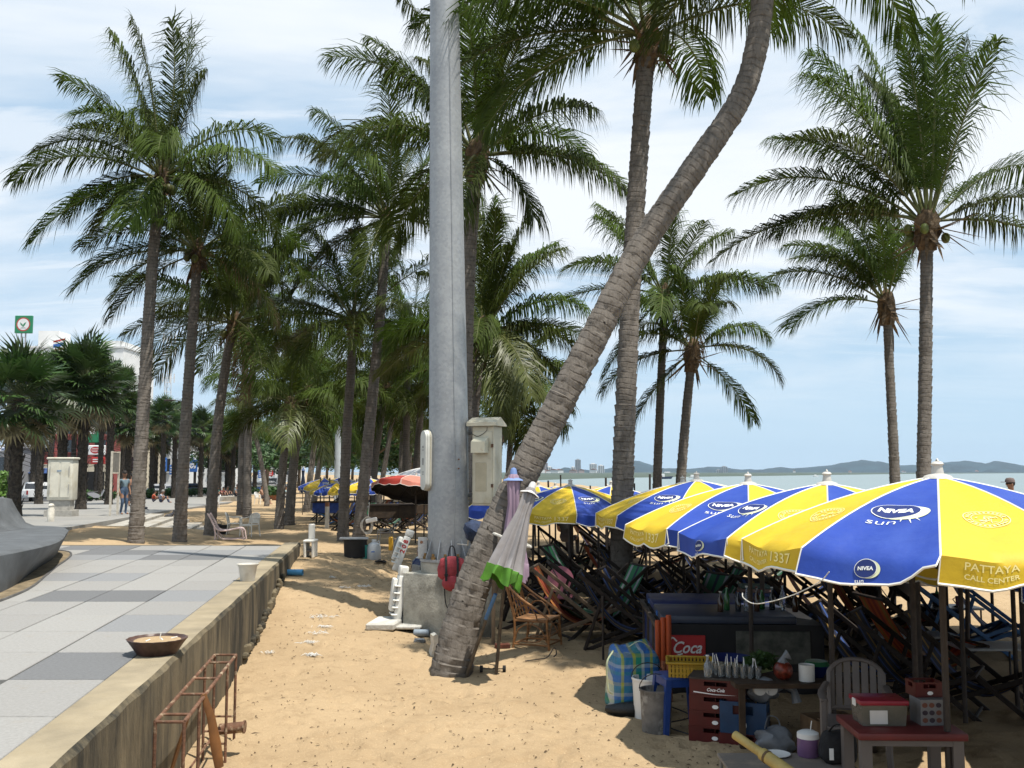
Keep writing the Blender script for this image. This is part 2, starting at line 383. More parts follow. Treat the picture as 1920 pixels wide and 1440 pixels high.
for k, ry in enumerate(rows):
    if ry + TD > Y1: continue
    for c in range(-1, -18, -1):
        x = wall_x(ry) - 0.32 + c * TW
        pxl = 960 + (x + TW) / ry * FPX
        if pxl < -60 or x < -14: continue
        o = put('slab', TILE[darks.get((k, c), 0)], plaza, (x, ry, HP - 0.05 + rt.uniform(-0.002, 0.002)))

# promenade behind the sand, its steps, kerb, road
PROM = mat('promenade_paving', (0.235, 0.228, 0.212), 0.85, 0.08, 1.2, bump=0.2, bsc=20, stain=(0.30, 0.28, 0.25), ssc=0.6, sthr=(0.5, 0.75))
def strip(name, left, right, zf, ys, m, thick=0.0, label=None):
    b = MB(); n = len(ys)
    for y in ys: b.v += [(left(y), y, zf(y)), (right(y), y, zf(y)), (right(y), y, zf(y) - thick)]
    for i in range(n - 1):
        a = i * 3; b.f += [(a, a + 1, a + 4, a + 3), (a + 1, a + 2, a + 5, a + 4)]; b.m += [0, 0]
    return tag(b.build(name, m), label, kind='structure')
PY = [20.6 + k * 1.5 for k in range(60)] + [112, 130, 160, 200, 260, 330, 400, 600, 900]
strip('promenade', lambda y: prom_edge(y) - 12 - y * 0.04, prom_edge, prom_z, PY, PROM, 0.5)
b = MB()
for k in range(26):   # paving joints as raised stone bands, then the slabs between stay plain
    pass
ROADM = mat('asphalt', (0.06, 0.06, 0.062), 0.9, 0.15, 8, bump=0.2, bsc=60)
strip('road', lambda y: prom_edge(y) - 24 - y * 0.04, lambda y: prom_edge(y) - 12.2 - y * 0.04, lambda y: prom_z(y) - 0.10, PY, ROADM)
b = MB()
for k in range(len(PY) - 1):
    y0, y1 = PY[k], PY[k + 1]; e = lambda y: prom_edge(y) - 12 - y * 0.04
    b.add([(e(y0) - 0.2, y0, prom_z(y0) + 0.03), (e(y0) + 0.1, y0, prom_z(y0) + 0.03), (e(y1) + 0.1, y1, prom_z(y1) + 0.03), (e(y1) - 0.2, y1, prom_z(y1) + 0.03),
           (e(y0) - 0.2, y0, prom_z(y0) - 0.12), (e(y1) - 0.2, y1, prom_z(y1) - 0.12)], [(0, 1, 2, 3), (4, 0, 3, 5)])
tag(b.build('kerb', mat('kerb_concrete', (0.42, 0.40, 0.36), 0.9, 0.15)), kind='structure')
strip('pavement', lambda y: prom_edge(y) - 40 - y * 0.2, lambda y: prom_edge(y) - 24 - y * 0.04, lambda y: prom_z(y) + 0.02, PY, mat('shop_pavement', (0.34, 0.33, 0.31), 0.9, 0.15, 2), 0.2)
STEPM = mat('step_concrete', (0.36, 0.34, 0.30), 0.9, 0.12, 3, bump=0.3, bsc=30, stain=(0.24, 0.2, 0.14), ssc=1.5)
steps = tag(thing('beach_steps', 'wide grey concrete steps descending from promenade into the sand', 'steps', (0, 0, 0)), kind='structure')
for k in range(5):
    b = MB(); yA, yB = 33.5 + k * 0.35, 44.0 - k * 0.5
    off0, off1 = 0.02 + k * 0.62, 0.02 + (k + 1) * 0.62
    P = [(prom_edge(yA) + off0, yA), (prom_edge(yA) + off1, yA), (prom_edge(yB) + off1, yB), (prom_edge(yB) + off0, yB)]
    b.prism(P, -0.4, prom_z(38) - 0.10 - 0.105 * k); b.build('step', STEPM, steps)
# ------------------------------------------------------------------ coconut palms
def bark_material():
    m = bpy.data.materials.new('palm_bark'); m.use_nodes = True; nt = m.node_tree; N = nt.nodes; Lk = nt.links; b = N['Principled BSDF']; tc = N.new('ShaderNodeTexCoord')
    def noise(sc, det=6, st=(1, 1, 1)):
        mp = N.new('ShaderNodeMapping'); mp.inputs['Scale'].default_value = st; Lk.new(tc.outputs['Object'], mp.inputs[0]); n = N.new('ShaderNodeTexNoise'); n.inputs['Scale'].default_value = sc; n.inputs['Detail'].default_value = det; n.inputs['Roughness'].default_value = 0.65; Lk.new(mp.outputs[0], n.inputs['Vector']); return n.outputs['Fac']
    def mt(op, a, c=0.0):
        q = N.new('ShaderNodeMath'); q.operation = op
        for k, v in enumerate((a, c)):
            if isinstance(v, (int, float)): q.inputs[k].default_value = v
            else: Lk.new(v, q.inputs[k])
        return q.outputs[0]
    def mr(f, a, c):
        r = N.new('ShaderNodeMapRange'); r.inputs[1].default_value = a; r.inputs[2].default_value = c; Lk.new(f, r.inputs[0]); return r.outputs[0]
    def mx(f, a, c):
        x = N.new('ShaderNodeMixRGB'); Lk.new(f, x.inputs[0])
        for k, v in ((1, a), (2, c)):
            if isinstance(v, tuple): x.inputs[k].default_value = (*v, 1)
            else: Lk.new(v, x.inputs[k])
        return x.outputs[0]
    al = N.new('ShaderNodeAttribute'); al.attribute_name = 'along'
    ph = mt('FRACT', mt('ADD', mt('MULTIPLY', al.outputs['Fac'], 11.5), mt('MULTIPLY', noise(2.3, 3), 1.6)))
    scar = mt('MULTIPLY', mt('SUBTRACT', 1.0, mr(mt('ABSOLUTE', mt('SUBTRACT', ph, 0.5)), 0.05, 0.17)), mr(noise(9, 4), 0.36, 0.58)); scar = mt('MULTIPLY', scar, mt('ADD', 0.22, mt('MULTIPLY', mr(al.outputs['Fac'], 0.4, 3.0), 0.45)))
    c = mx(mr(noise(4), 0.35, 0.65), (0.175, 0.155, 0.135), (0.118, 0.103, 0.088)); c = mx(mr(noise(26, 5, (1, 1, 0.35)), 0.5, 0.72), c, (0.08, 0.068, 0.056)); c = mx(scar, c, (0.062, 0.052, 0.042)); c = mx(mr(noise(7.5, 2), 0.70, 0.74), c, (0.03, 0.025, 0.02))
    Lk.new(c, b.inputs['Base Color']); b.inputs['Roughness'].default_value = 0.95; b.inputs['Specular IOR Level'].default_value = 0.15
    h = mt('SUBTRACT', mt('MULTIPLY', noise(30, 6, (1, 1, 0.4)), 0.6), mt('MULTIPLY', scar, 0.5)); bp = N.new('ShaderNodeBump'); bp.inputs['Strength'].default_value = 0.9; bp.inputs['Distance'].default_value = 0.02; Lk.new(h, bp.inputs['Height']); Lk.new(bp.outputs[0], b.inputs['Normal']); MATS['palm_bark'] = m; return m
BARK = bark_material()
BARKD = mat('palm_bark_young', (0.17, 0.125, 0.085), 0.95, 0.25, 6, bump=0.8, bsc=26, stretch=(1, 1, 2.2), stain=(0.06, 0.045, 0.03), ssc=6)
LEAF = mat('coconut_leaf', (0.056, 0.086, 0.012), 0.6, 0.22, 2.2, trans=0.34, spec=0.15, rand=0.34)
LEAFY = mat('coconut_leaf_yellowing', (0.085, 0.105, 0.02), 0.45, 0.2, 2.5, trans=0.25, rand=0.2)
LEAFD = mat('coconut_leaf_dry', (0.17, 0.115, 0.06), 0.7, 0.25, 3, trans=0.15, rand=0.2)
RACH = mat('frond_stalk', (0.10, 0.11, 0.03), 0.5, 0.2, 3, rand=0.2)
FIBRE = mat('crown_fibre', (0.13, 0.085, 0.045), 0.9, 0.35, 9, bump=0.8, bsc=30)
NUTM = mat('green_coconut', (0.12, 0.14, 0.03), 0.5, 0.25, 5, rand=0.3)
WIND = Vector((-0.85, 0.25, 0.12))
def frond_mesh(az, el, L, droop, seed, n=70, leafL=0.62, lw=0.032, wind=0.5, mats=None, hang=0.9, petiole=0.17):
    rnd = random.Random(seed); D = Vector((math.cos(az) * math.cos(el), math.sin(az) * math.cos(el), math.sin(el)))
    K = 18; P = [Vector((0, 0, 0))]; ds = 1.0 / K; twist = rnd.uniform(-0.5, 0.5)
    lat = Vector((-math.sin(az), math.cos(az), 0)) * rnd.uniform(-0.25, 0.25)
    for k in range(K):
        s = k * ds; D = (D + Vector((0, 0, -1)) * droop * ds * (0.25 + 1.5 * s) + WIND * wind * ds * s * 1.1 + lat * ds * s).normalized(); P.append(P[-1] + D * L * ds)
    b = MB(); b.tube(P, [max(0.004, 0.030 * (1 - s / K) ** 0.9 * L / 3.6 + 0.003) for s in range(K + 1)], 5, 1, cap=False)
    def samp(s):
        q = min(K - 1e-6, s * K); i = int(q); f = q - i; return P[i].lerp(P[i + 1], f), (P[i + 1] - P[i]).normalized()
    vs_ = []; fs = []
    for i in range(n):
        s = petiole + (1 - petiole) * (i + 0.5) / n
        p, t = samp(s); up = Vector((0, 0, 1)); S = t.cross(up)
        if S.length < 0.15: S = t.cross(Vector((math.cos(az), math.sin(az), 0.0)))
        S = S.normalized(); Nn = S.cross(t)
        sp = (s - petiole) / (1 - petiole); env = (math.sin(math.pi * (0.10 + 0.80 * sp))) ** 0.55 * (1.0 if sp < 0.85 else lerp(1, 0.62, (sp - 0.85) / 0.15))
        fw = lerp(0.45, 1.35, sp ** 1.3)
        ca, sa = math.cos(twist * sp), math.sin(twist * sp)
        S2 = S * ca + Nn * sa; N2 = Nn * ca - S * sa
        for sg in (-1, 1):
            if rnd.random() < 0.09: continue
            l = leafL * 1.72 * env * rnd.uniform(0.68, 1.14); d = (S2 * sg * rnd.uniform(0.75, 1.15) + t * fw * rnd.uniform(0.8, 1.25) + N2 * rnd.uniform(0.05, 0.5) + WIND * wind * 0.35).normalized()
            g = hang * rnd.uniform(0.45, 1.7)
            a = p; m = a + d * l * 0.36; d2 = (d + Vector((0, 0, -1)) * g * 1.0 + WIND * wind * 0.6).normalized(); m2 = m + d2 * l * 0.34
            d3 = (d2 + Vector((0, 0, -1)) * g * 0.9 + WIND * wind * 0.5).normalized(); e = m2 + d3 * l * 0.30
            wv = (t - d * t.dot(d)); wv = wv.normalized() * lw * 0.39 if wv.length > 0.05 else N2 * lw * 0.39
            o = len(vs_)
            vs_ += [a - wv * 0.6, a + wv * 0.6, m + wv, m - wv, m2 + wv * 0.8, m2 - wv * 0.8, e]
            fs += [(o, o + 1, o + 2, o + 3), (o + 3, o + 2, o + 4, o + 5), (o + 5, o + 4, o + 6)]
    b.add(vs_, fs, 0)
    me = b.mesh('frond', mats or [LEAF, RACH]); me.polygons.foreach_set('use_smooth', [True] * len(me.polygons)); return me
def trunk_mesh(P, r0, r1, seed, sides=11, pitch=0.095, flare=1.18, amp=0.035):
    rnd = random.Random(seed); cl = cr(P, 14); Ls = [0.0]
    for a, b_ in zip(cl, cl[1:]): Ls.append(Ls[-1] + (b_ - a).length)
    tot = Ls[-1]; b = MB(); pts = []; rr = []; al = []; s = 0.0; i = 0
    def pos(s):
        nonlocal i
        while i < len(Ls) - 2 and Ls[i + 1] < s: i += 1
        while i > 0 and Ls[i] > s: i -= 1
        return cl[i].lerp(cl[i + 1], clamp((s - Ls[i]) / max(1e-6, Ls[i + 1] - Ls[i])))
    while s < tot:
        f = s / tot; r = lerp(r0, r1, f ** 0.8) * (1 + (flare - 1) * math.exp(-s / 0.35)); st = pitch * rnd.uniform(0.75, 1.3)
        j = rnd.uniform(0.97, 1.03)
        al += [s, s + st * 0.82]; pts += [pos(s), pos(min(tot, s + st * 0.82))]; rr += [r * (1 - amp) * j, r * (1 + amp) * j]; s += st
    b.tube(pts, rr, sides, 0)
    vv = []
    for k, v in enumerate(b.v):
        c = pts[min(k // sides, len(pts) - 1)]; q = Vector(v) - c; a = (k % sides) * 2.3 + (k // sides // 2) * 1.7
        vv.append(tuple(c + q * (1 + 0.030 * math.sin(a * 1.9 + seed) + rnd.uniform(-0.016, 0.016))))
    b.v = vv; b.along = [al[min(k // sides, len(al) - 1)] for k in range(len(vv))]; return b
PALMGROUP = 'coconut palms along the beach'
def palm(label, pts, Y, r0, r1, fronds, seed, L=3.3, n=70, leafL=0.62, lw=0.034, bark=None, sheath=1.0, base=None, nuts=5, dead=3, wind=0.5, dirt=False, ys=None, extra=2, sides=11, pitch=0.095, flare=1.18, amp=0.035):
    rnd = random.Random(seed)
    P = [at(px, py, (ys[i] if ys else Y)) for i, (px, py) in enumerate(pts)]
    if base is not None: P[0] = base
    P0 = P[0].copy(); P0.z = gz(P0.x, P0.y) - 0.12 if base is None else base.z - 0.1
    if P[0].z > P0.z + 0.15: P = [P0] + P
    else: P[0] = P0
    root = thing('coconut_palm', label, 'palm tree', P0, 0, PALMGROUP)
    Q = [p - P0 for p in P]; tm = trunk_mesh(Q, r0, r1, seed, sides, pitch, flare, amp); tk = tm.build('trunk', bark or BARK, root, smooth=50); tk.data.attributes.new('along', 'FLOAT', 'POINT').data.foreach_set('value', tm.along)
    top = Q[-1]; crown = top + (Q[-1] - Q[-2]).normalized() * 0.25
    # fibrous sheath and old stalk bases round the growing point
    b = MB(); ax = (Q[-1] - Q[-2]).normalized(); X = Matrix.Translation(top) @ ax.to_track_quat('Z', 'Y').to_matrix().to_4x4()
    q = r1 * sheath
    b.lathe([(q * 0.95, -0.36), (q * 1.15, -0.15), (q * 1.42, 0.08), (q * 1.35, 0.30), (q * 0.9, 0.5), (0.02, 0.65)], 11, 0, X, jit=lambda a, i: 1 + 0.22 * math.sin(a * 5 + i * 1.9 + seed))
    for k in range(26):
        a = rnd.uniform(0, 6.28); l = rnd.uniform(0.25, 0.7) * sheath; e0 = rnd.uniform(-1.2, 0.6); rr0 = q * 1.15
        p0 = Vector((math.cos(a) * rr0, math.sin(a) * rr0, rnd.uniform(-0.15, 0.3))); d = Vector((math.cos(a) * math.cos(e0), math.sin(a) * math.cos(e0), math.sin(e0)))
        sv = Vector((-math.sin(a), math.cos(a), 0)) * rnd.uniform(0.03, 0.07); e1 = p0 + d * l + Vector((0, 0, -0.12 * sheath))
        b.add([p0 - sv, p0 + sv, p0.lerp(e1, 0.6) + sv * 0.8, p0.lerp(e1, 0.6) - sv * 0.8, e1], [(0, 1, 2, 3), (3, 2, 4)], 0, X)
    b.build('leaf_sheath', FIBRE, root)
    if nuts:
        for k in range(nuts):
            a = rnd.uniform(0, 6.28); c = MB(); c.ell((0, 0, 0), (0.095, 0.095, 0.12), 0, 9, 6)
            c.build('coconut', NUTM, root, smooth=True, loc=top + Vector((math.cos(a) * (q * 1.7 + 0.06), math.sin(a) * (q * 1.7 + 0.06), rnd.uniform(-0.12, 0.2))))
    spec = (fronds + gen_fronds(extra, seed + 500, 10, 72)) if isinstance(fronds, list) else gen_fronds(fronds, seed)
    for i, fr in enumerate(spec):
        az, el, lf, dr = fr[:4]; kind = fr[4] if len(fr) > 4 else 'g'
        ms = {'g': [LEAF, RACH], 'y': [LEAFY, RACH], 'd': [LEAFD, LEAFD]}[kind]
        o0 = crown + Vector((math.cos(R(az)) * r1 * 0.5, math.sin(R(az)) * r1 * 0.5, rnd.uniform(-0.05, 0.1)))
        put('frond', frond_mesh(R(az), R(el), L * lf, dr, seed * 97 + i, int(n * (0.8 if kind == 'd' else 1.4)), leafL * rnd.uniform(0.9, 1.08), lw, wind, ms, hang=(1.9 if kind == 'd' else rnd.uniform(0.8, 1.7))), root, o0)
    return root
def gen_fronds(n, seed, lo=-25, hi=82):
    rnd = random.Random(seed * 3 + 1); out = []; a0 = rnd.uniform(0, 360)
    for i in range(n):
        f = (i + 0.5) / n; el = 4 + lerp(hi, lo, f ** 0.9) + rnd.uniform(-7, 7); kind = 'g'
        if f > 0.86 and rnd.random() < 0.05: kind = 'd'
        elif f > 0.7 and rnd.random() < 0.25: kind = 'y'
        out.append((a0 + i * 137.5 + rnd.uniform(-10, 10), el, rnd.uniform(0.86, 1.06) * (0.85 if f < 0.12 else 1), lerp(0.5, 1.45, f) * rnd.uniform(0.75, 1.2), kind))
    return out
def mixfr(hero, n, seed, **k): return hero + [f for f in gen_fronds(n, seed, **k)]

# the nearest palms, frond by frond: (azimuth, elevation, length share, droop)
H1 = [(170, 84, 1.22, 0.35), (40, 80, 1.22, 0.2), (200, 78, 1.12, 0.6), (320, 78, 1.1, 0.4), (185, 62, 1.05, 1.0), (178, 38, 1.02, 1.35), (195, 26, 1.05, 1.5), (165, 10, 0.85, 1.5), (200, -12, 1.0, 1.3), (215, -30, 0.6, 1.4, 'y'),
      (10, 52, 0.95, 1.9), (-12, 28, 0.95, 1.5), (15, 8, 0.95, 1.6), (-25, -8, 0.9, 1.5), (250, 45, 0.85, 1.6), (290, 30, 0.85, 1.7), (95, 40, 0.9, 1.4), (120, 65, 0.9, 1.0), (60, 20, 0.9, 1.6), (270, -25, 0.7, 1.2), (340, 70, 0.8, 0.9)]
palm('tall coconut palm on the left with brown crown heart, nearest the plaza', [(255, 1008), (268, 780), (287, 480), (302, 352)], 24.2, 0.185, 0.125, H1, 11, 3.5, 84, 0.66, 0.036)
H2 = [(178, 30, 1.0, 1.4), (190, 5, 1.05, 1.35), (170, -15, 0.9, 1.3), (20, 35, 1.0, 1.7), (0, 12, 1.05, 1.5), (-15, -15, 0.95, 1.4), (100, 75, 0.9, 0.5), (200, 55, 0.9, 1.2)]
palm('coconut palm with slender pale trunk, second from the left above the sand', [(337, 1000), (348, 800), (362, 600), (370, 490)], 26.0, 0.175, 0.12, mixfr(H2, 15, 12), 12, 3.3, 76)
palm('coconut palm with curved trunk, third from the left beside the reclining chair', [(394, 992), (406, 820), (424, 680), (436, 620)], 29.5, 0.175, 0.13, gen_fronds(24, 13), 13, 3.7, 70)
H8 = [(178, 42, 1.1, 1.3), (182, 20, 1.1, 1.2), (172, 60, 1.1, 1.2, 'y'), (190, 2, 1.0, 1.6), (176, -18, 0.95, 1.5), (0, 40, 0.8, 1.6), (10, 10, 0.8, 1.6), (90, 76, 0.8, 0.6), (240, 30, 0.9, 1.5), (200, 70, 1.0, 0.9)]
palm('coconut palm with leaning trunk and wind-combed crown just left of the steel pole', [(672, 1014), (690, 830), (712, 600), (724, 425)], 30.0, 0.20, 0.14, mixfr(H8, 16, 14), 14, 4.1, 76, 0.75, 0.04)
palm('upright coconut palm left of the leaning one, in front of dark stall', [(643, 1010), (650, 820), (658, 700), (661, 615)], 31.0, 0.185, 0.13, gen_fronds(24, 15), 15, 3.7, 66)
H9 = [(0, 8, 1.0, 1.15, 'y'), (15, 35, 0.8, 1.7), (180, 55, 1.15, 1.25), (178, 75, 1.2, 0.9), (170, 32, 1.1, 1.5, 'y'), (350, -30, 0.55, 1.4), (200, 22, 0.9, 1.6), (90, 78, 1.1, 0.5), (60, 60, 1.0, 0.9), (130, 66, 1.0, 0.9), (270, 62, 0.9, 1.3), (300, 74, 1.1, 0.8), (20, 78, 1.05, 0.6)]
palm('coconut palm behind the steel pole with shaggy brown heart and one thin drooping frond', [(872, 990), (872, 720), (880, 480), (893, 312)], 20.0, 0.18, 0.135, mixfr(H9, 8, 16), 16, 3.35, 84, 0.66, 0.034, dead=6, sheath=1.35, nuts=0, wind=0.25)
H10 = [(180, 8, 1.1, 1.2), (190, 25, 1.15, 1.3), (172, -6, 0.9, 1.3), (200, 45, 1.2, 1.3), (160, 40, 1.15, 1.2), (210, 15, 1.1, 1.3), (0, 30, 1.0, 1.5), (-20, 45, 1.0, 1.4), (20, 60, 1.0, 1.0), (250, 40, 0.9, 1.5), (285, 55, 0.9, 1.3), (90, 55, 1.0, 1.0), (120, 30, 1.0, 1.3), (60, 30, 1.0, 1.4), (180, 65, 1.1, 1.1), (330, 75, 1.0, 0.7), (235, 70, 1.0, 1.0)]
palm('tall straight coconut palm crossing behind the leaning trunk, its crown at the top edge', [(1166, 1000), (1172, 780), (1188, 450), (1212, 95)], 16.2, 0.195, 0.145, H10, 17, 3.6, 96, 0.74, 0.036, dead=4, nuts=4, wind=0.3, extra=0)
H11 = [(0, 12, 1.1, 1.5), (20, 2, 1.0, 1.5), (350, 18, 1.1, 1.4), (180, 12, 0.95, 1.4), (165, 25, 1.0, 1.3), (200, 5, 0.85, 1.4), (40, 40, 1.0, 1.2), (90, 50, 1.0, 1.0), (140, 60, 1.0, 1.0), (230, 50, 1.0, 1.2), (280, 40, 0.95, 1.4), (320, 55, 1.0, 1.2), (70, 15, 1.0, 1.3), (115, 10, 1.0, 1.3)]
palm('big coconut palm leaning far to the right with scarred grey trunk in the foreground', [(848, 1250), (868, 1160), (905, 1050), (985, 880), (1105, 650), (1203, 462), (1300, 318), (1385, 190), (1418, 90), (1432, -30), (1436, -120)],
     12.0, 0.215, 0.135, H11, 18, 2.7, 90, 0.55, 0.03, nuts=3, wind=0.3, extra=0, sides=22, pitch=0.085, flare=1.26, amp=0.02, ys=[11.9, 11.9, 11.95, 12.0, 12.1, 12.2, 12.3, 12.4, 12.45, 12.5, 12.5])
H15 = [(182, 34, 1.02, 1.25), (176, 10, 1.12, 1.05), (170, 72, 1.1, 0.9), (150, 80, 1.15, 0.5), (60, 84, 1.0, 0.3), (25, 70, 1.12, 0.3), (35, 78, 1.1, 0.25), (195, 64, 1.0, 1.1), (0, 30, 0.9, 1.6), (-8, 5, 0.9, 1.5), (200, 48, 0.9, 1.3), (120, 76, 1.0, 0.7), (240, 82, 1.0, 0.5), (280, 80, 1.0, 0.6), (300, 68, 0.9, 0.9), (90, 70, 1.05, 0.6), (160, 55, 0.95, 1.1), (185, 20, 0.8, 1.2), (15, 45, 0.9, 1.2)]
palm('tallest coconut palm on the right with wind-blown upright crown and straight trunk', [(1732, 1100), (1732, 900), (1735, 700), (1738, 440)], 21.0, 0.165, 0.125, H15, 19, 4.3, 100, 0.72, 0.036, sheath=1.5, dead=8, nuts=6, wind=0.38, extra=0)
H14 = [(180, 34, 1.15, 1.1), (175, 55, 1.1, 1.2), (190, 12, 1.0, 1.4), (160, 72, 1.1, 1.0), (90, 80, 1.1, 0.6), (30, 78, 0.9, 0.4), (10, 62, 0.8, 0.5), (210, 60, 1.0, 1.2), (250, 70, 1.0, 1.0), (130, 60, 1.0, 1.0), (280, 60, 0.8, 1.2), (180, 78, 1.15, 0.8), (195, 45, 1.0, 1.2)]
palm('smaller coconut palm leaning beside the tallest right one, with shaggy bark tuft', [(1680, 1040), (1678, 900), (1668, 690), (1663, 585)], 26.0, 0.155, 0.11, H14, 20, 2.9, 80, 0.62, 0.036, sheath=1.45, dead=6, nuts=0, wind=0.5, extra=0)
H13 = [(180, 60, 0.9, 1.5), (200, 30, 0.9, 1.9), (170, 0, 1.0, 1.3), (0, 45, 0.85, 1.8), (-10, 10, 0.95, 1.6), (10, -35, 0.9, 0.8), (190, -40, 1.0, 0.9), (90, 75, 0.9, 0.8), (270, 50, 0.9, 1.6), (300, 70, 0.9, 1.6), (240, 75, 0.9, 1.5), (45, 60, 0.9, 1.4), (130, 50, 0.9, 1.5), (20, 70, 0.9, 1.0)]
palm('coconut palm with drooping rounded crown, right of the crossing trunks', [(1270, 1000), (1278, 880), (1288, 760), (1297, 675)], 28.0, 0.16, 0.12, H13, 21, 2.9, 76, 0.6, 0.036, sheath=1.35, dead=5, nuts=0, wind=0.15, extra=0)
H12 = [(180, 40, 1.0, 1.4), (176, 15, 1.15, 1.2), (170, 70, 1.0, 1.0), (0, 60, 0.9, 1.2), (195, -25, 1.0, 1.1), (185, -45, 0.9, 0.8), (60, 75, 1.0, 0.7)]
palm('coconut palm with thin trunk and crown half hidden behind the crossing trunks', [(1230, 1000), (1233, 880), (1240, 700), (1246, 570)], 29.0, 0.145, 0.11, mixfr(H12, 9, 22), 22, 3.3, 72, 0.62, 0.036, wind=0.3)
H17 = [(60, 82, 1.2, 0.2), (20, 72, 1.1, 0.5), (0, 40, 0.95, 1.4), (-10, 12, 0.95, 1.5), (5, -12, 0.9, 1.4), (180, 20, 0.9, 1.6), (100, 80, 1.1, 0.4), (300, 75, 1.0, 0.5), (330, 55, 1.0, 1.0), (270, 20, 0.8, 1.7), (240, -20, 0.8, 1.2), (290, -35, 0.85, 1.0, 'y'), (40, 60, 1.0, 0.8)]
palm('coconut palm with orange fruit stalks right of the pole above the meter cabinet', [(880, 985), (884, 840), (892, 720), (902, 640)], 24.0, 0.17, 0.13, mixfr(H17, 6, 23), 23, 2.9, 80, 0.62, 0.036, sheath=1.4, wind=0.15)
palm('low coconut palm crown hanging right behind the roof of the meter cabinet', [(925, 985), (930, 880), (940, 760), (946, 715)], 27.0, 0.16, 0.12, gen_fronds(20, 24, -50, 60), 24, 2.5, 66, 0.6, 0.036)
palm('young coconut palm with orange shaggy bark just right of the meter cabinet', [(952, 985), (953, 900), (956, 840), (958, 805)], 33.0, 0.12, 0.09, gen_fronds(14, 25, -40, 70), 25, 2.0, 54, 0.5, 0.036, sheath=1.4, nuts=0)
# the grove further along the beach
GROVE = [
    ('left one of a close pair of thin palm trunks behind the steps', [(452, 948), (456, 780), (462, 640), (466, 560)], 47, 0.20, 0.15, 24, 4.6, 31, 54),
    ('right one of a close pair of thin palm trunks behind the steps', [(464, 950), (466, 800), (474, 690), (480, 640)], 45, 0.19, 0.15, 20, 4.0, 32, 50),
    ('short palm with bright green low crown right of the plastic armchairs', [(524, 974), (530, 880), (538, 800), (543, 770)], 38, 0.18, 0.14, 24, 3.4, 33, 60),
    ('leaning short palm just right of the bright green low palm', [(543, 965), (552, 860), (562, 780), (568, 745)], 41, 0.22, 0.16, 22, 3.6, 34, 56),
    ('far palm with thin trunk behind the folded blue umbrella', [(575, 950), (586, 860), (594, 800), (598, 760)], 55, 0.19, 0.14, 20, 4.0, 35, 44),
    ('far palm with slanting trunk left of the far parasols', [(588, 948), (600, 860), (606, 800), (610, 770)], 58, 0.19, 0.14, 18, 4.0, 36, 44),
    ('palm with shaggy reddish crown heart and curved trunk behind the leaning palm', [(700, 930), (704, 860), (716, 780), (722, 740)], 44, 0.17, 0.13, 20, 3.6, 37, 54),
    ('far slanting palm between the curved trunk and the red canopy', [(712, 930), (722, 870), (732, 810), (738, 780)], 60, 0.17, 0.13, 18, 3.8, 38, 40),
    ('left of three far palm trunks standing behind the red canopy', [(752, 930), (753, 870), (756, 800), (757, 765)], 50, 0.17, 0.14, 18, 3.8, 39, 46),
    ('middle of three far palm trunks standing behind the red canopy', [(764, 930), (766, 870), (772, 810), (775, 780)], 52, 0.17, 0.14, 16, 3.6, 40, 44),
    ('right of three far palm trunks standing behind the red canopy', [(778, 930), (782, 860), (788, 780), (790, 740)], 46, 0.20, 0.15, 20, 4.0, 41, 48),
    ('tall far palm crown above the red canopy left of the pole', [(760, 930), (762, 800), (764, 690), (765, 650)], 44, 0.17, 0.14, 20, 3.8, 47, 50),
    ('far palm crown behind the meter cabinet on the beach', [(846, 940), (850, 800), (856, 730), (858, 700)], 42, 0.17, 0.14, 18, 3.4, 48, 46),
]
for lb, pts, Y, r0, r1, nf, L, sd, n in GROVE:
    palm(lb, pts, Y, r0, r1, nf, sd, L, n, 0.72, 0.042, nuts=3, bark=BARK, sheath=1.3, wind=0.4)
# a far trunk that leans left with a pale bark
palm('pale far palm trunk leaning sharply to the left over parked motorbikes', [(500, 935), (492, 880), (482, 830), (470, 800)], 66, 0.17, 0.14, 14, 49, 3.6, 34, 0.7, 0.06, nuts=0)

# ------------------------------------------------------------------ fan palms along the promenade
FANL = mat('fan_palm_leaf', (0.042, 0.082, 0.018), 0.45, 0.25, 3, trans=0.15, rand=0.38)
FANP = mat('fan_palm_stalk', (0.11, 0.13, 0.05), 0.55, 0.2, 3)
FAND = mat('fan_palm_leaf_dry', (0.20, 0.16, 0.08), 0.7, 0.2, 3, rand=0.25)
BOOT = mat('fan_palm_boots', (0.055, 0.045, 0.035), 0.95, 0.35, 9, bump=0.7, bsc=20)
def fan_leaf(seed, m, rad=0.80, seg=26):
    rnd = random.Random(seed); b = MB(); pl = rnd.uniform(0.55, 0.9)
    b.tube([(0, 0, 0), (pl * 0.5, 0, 0.03), (pl, 0, 0)], [0.022, 0.016, 0.012], 4, 1, cap=False)
    c = Vector((pl, 0, 0)); vs_ = []; fs = []
    for k in range(seg):
        a = lerp(-2.35, 2.35, k / (seg - 1)) + rnd.uniform(-0.03, 0.03); l = rad * rnd.uniform(0.85, 1.08) * lerp(1.0, 0.62, abs(a) / 2.35)
        d = Vector((math.cos(a), math.sin(a), 0.18 * math.cos(a * 0.5))); sv = Vector((-math.sin(a), math.cos(a), 0)) * 0.045 * rad
        m1 = c + d * l * 0.55 + Vector((0, 0, 0.03 * (k % 2))); e = c + d * l + Vector((0, 0, -l * rnd.uniform(0.05, 0.30)))
        o = len(vs_); vs_ += [c, m1 - sv, m1 + sv, e]; fs += [(o, o + 1, o + 2), (o + 1, o + 3, o + 2)]
    b.add(vs_, fs, 0); return b.mesh('fan_leaf', [m, FANP])
FL = [fan_leaf(s, FANL) for s in range(4)]; FLD = [fan_leaf(9, FAND), fan_leaf(10, FAND)]
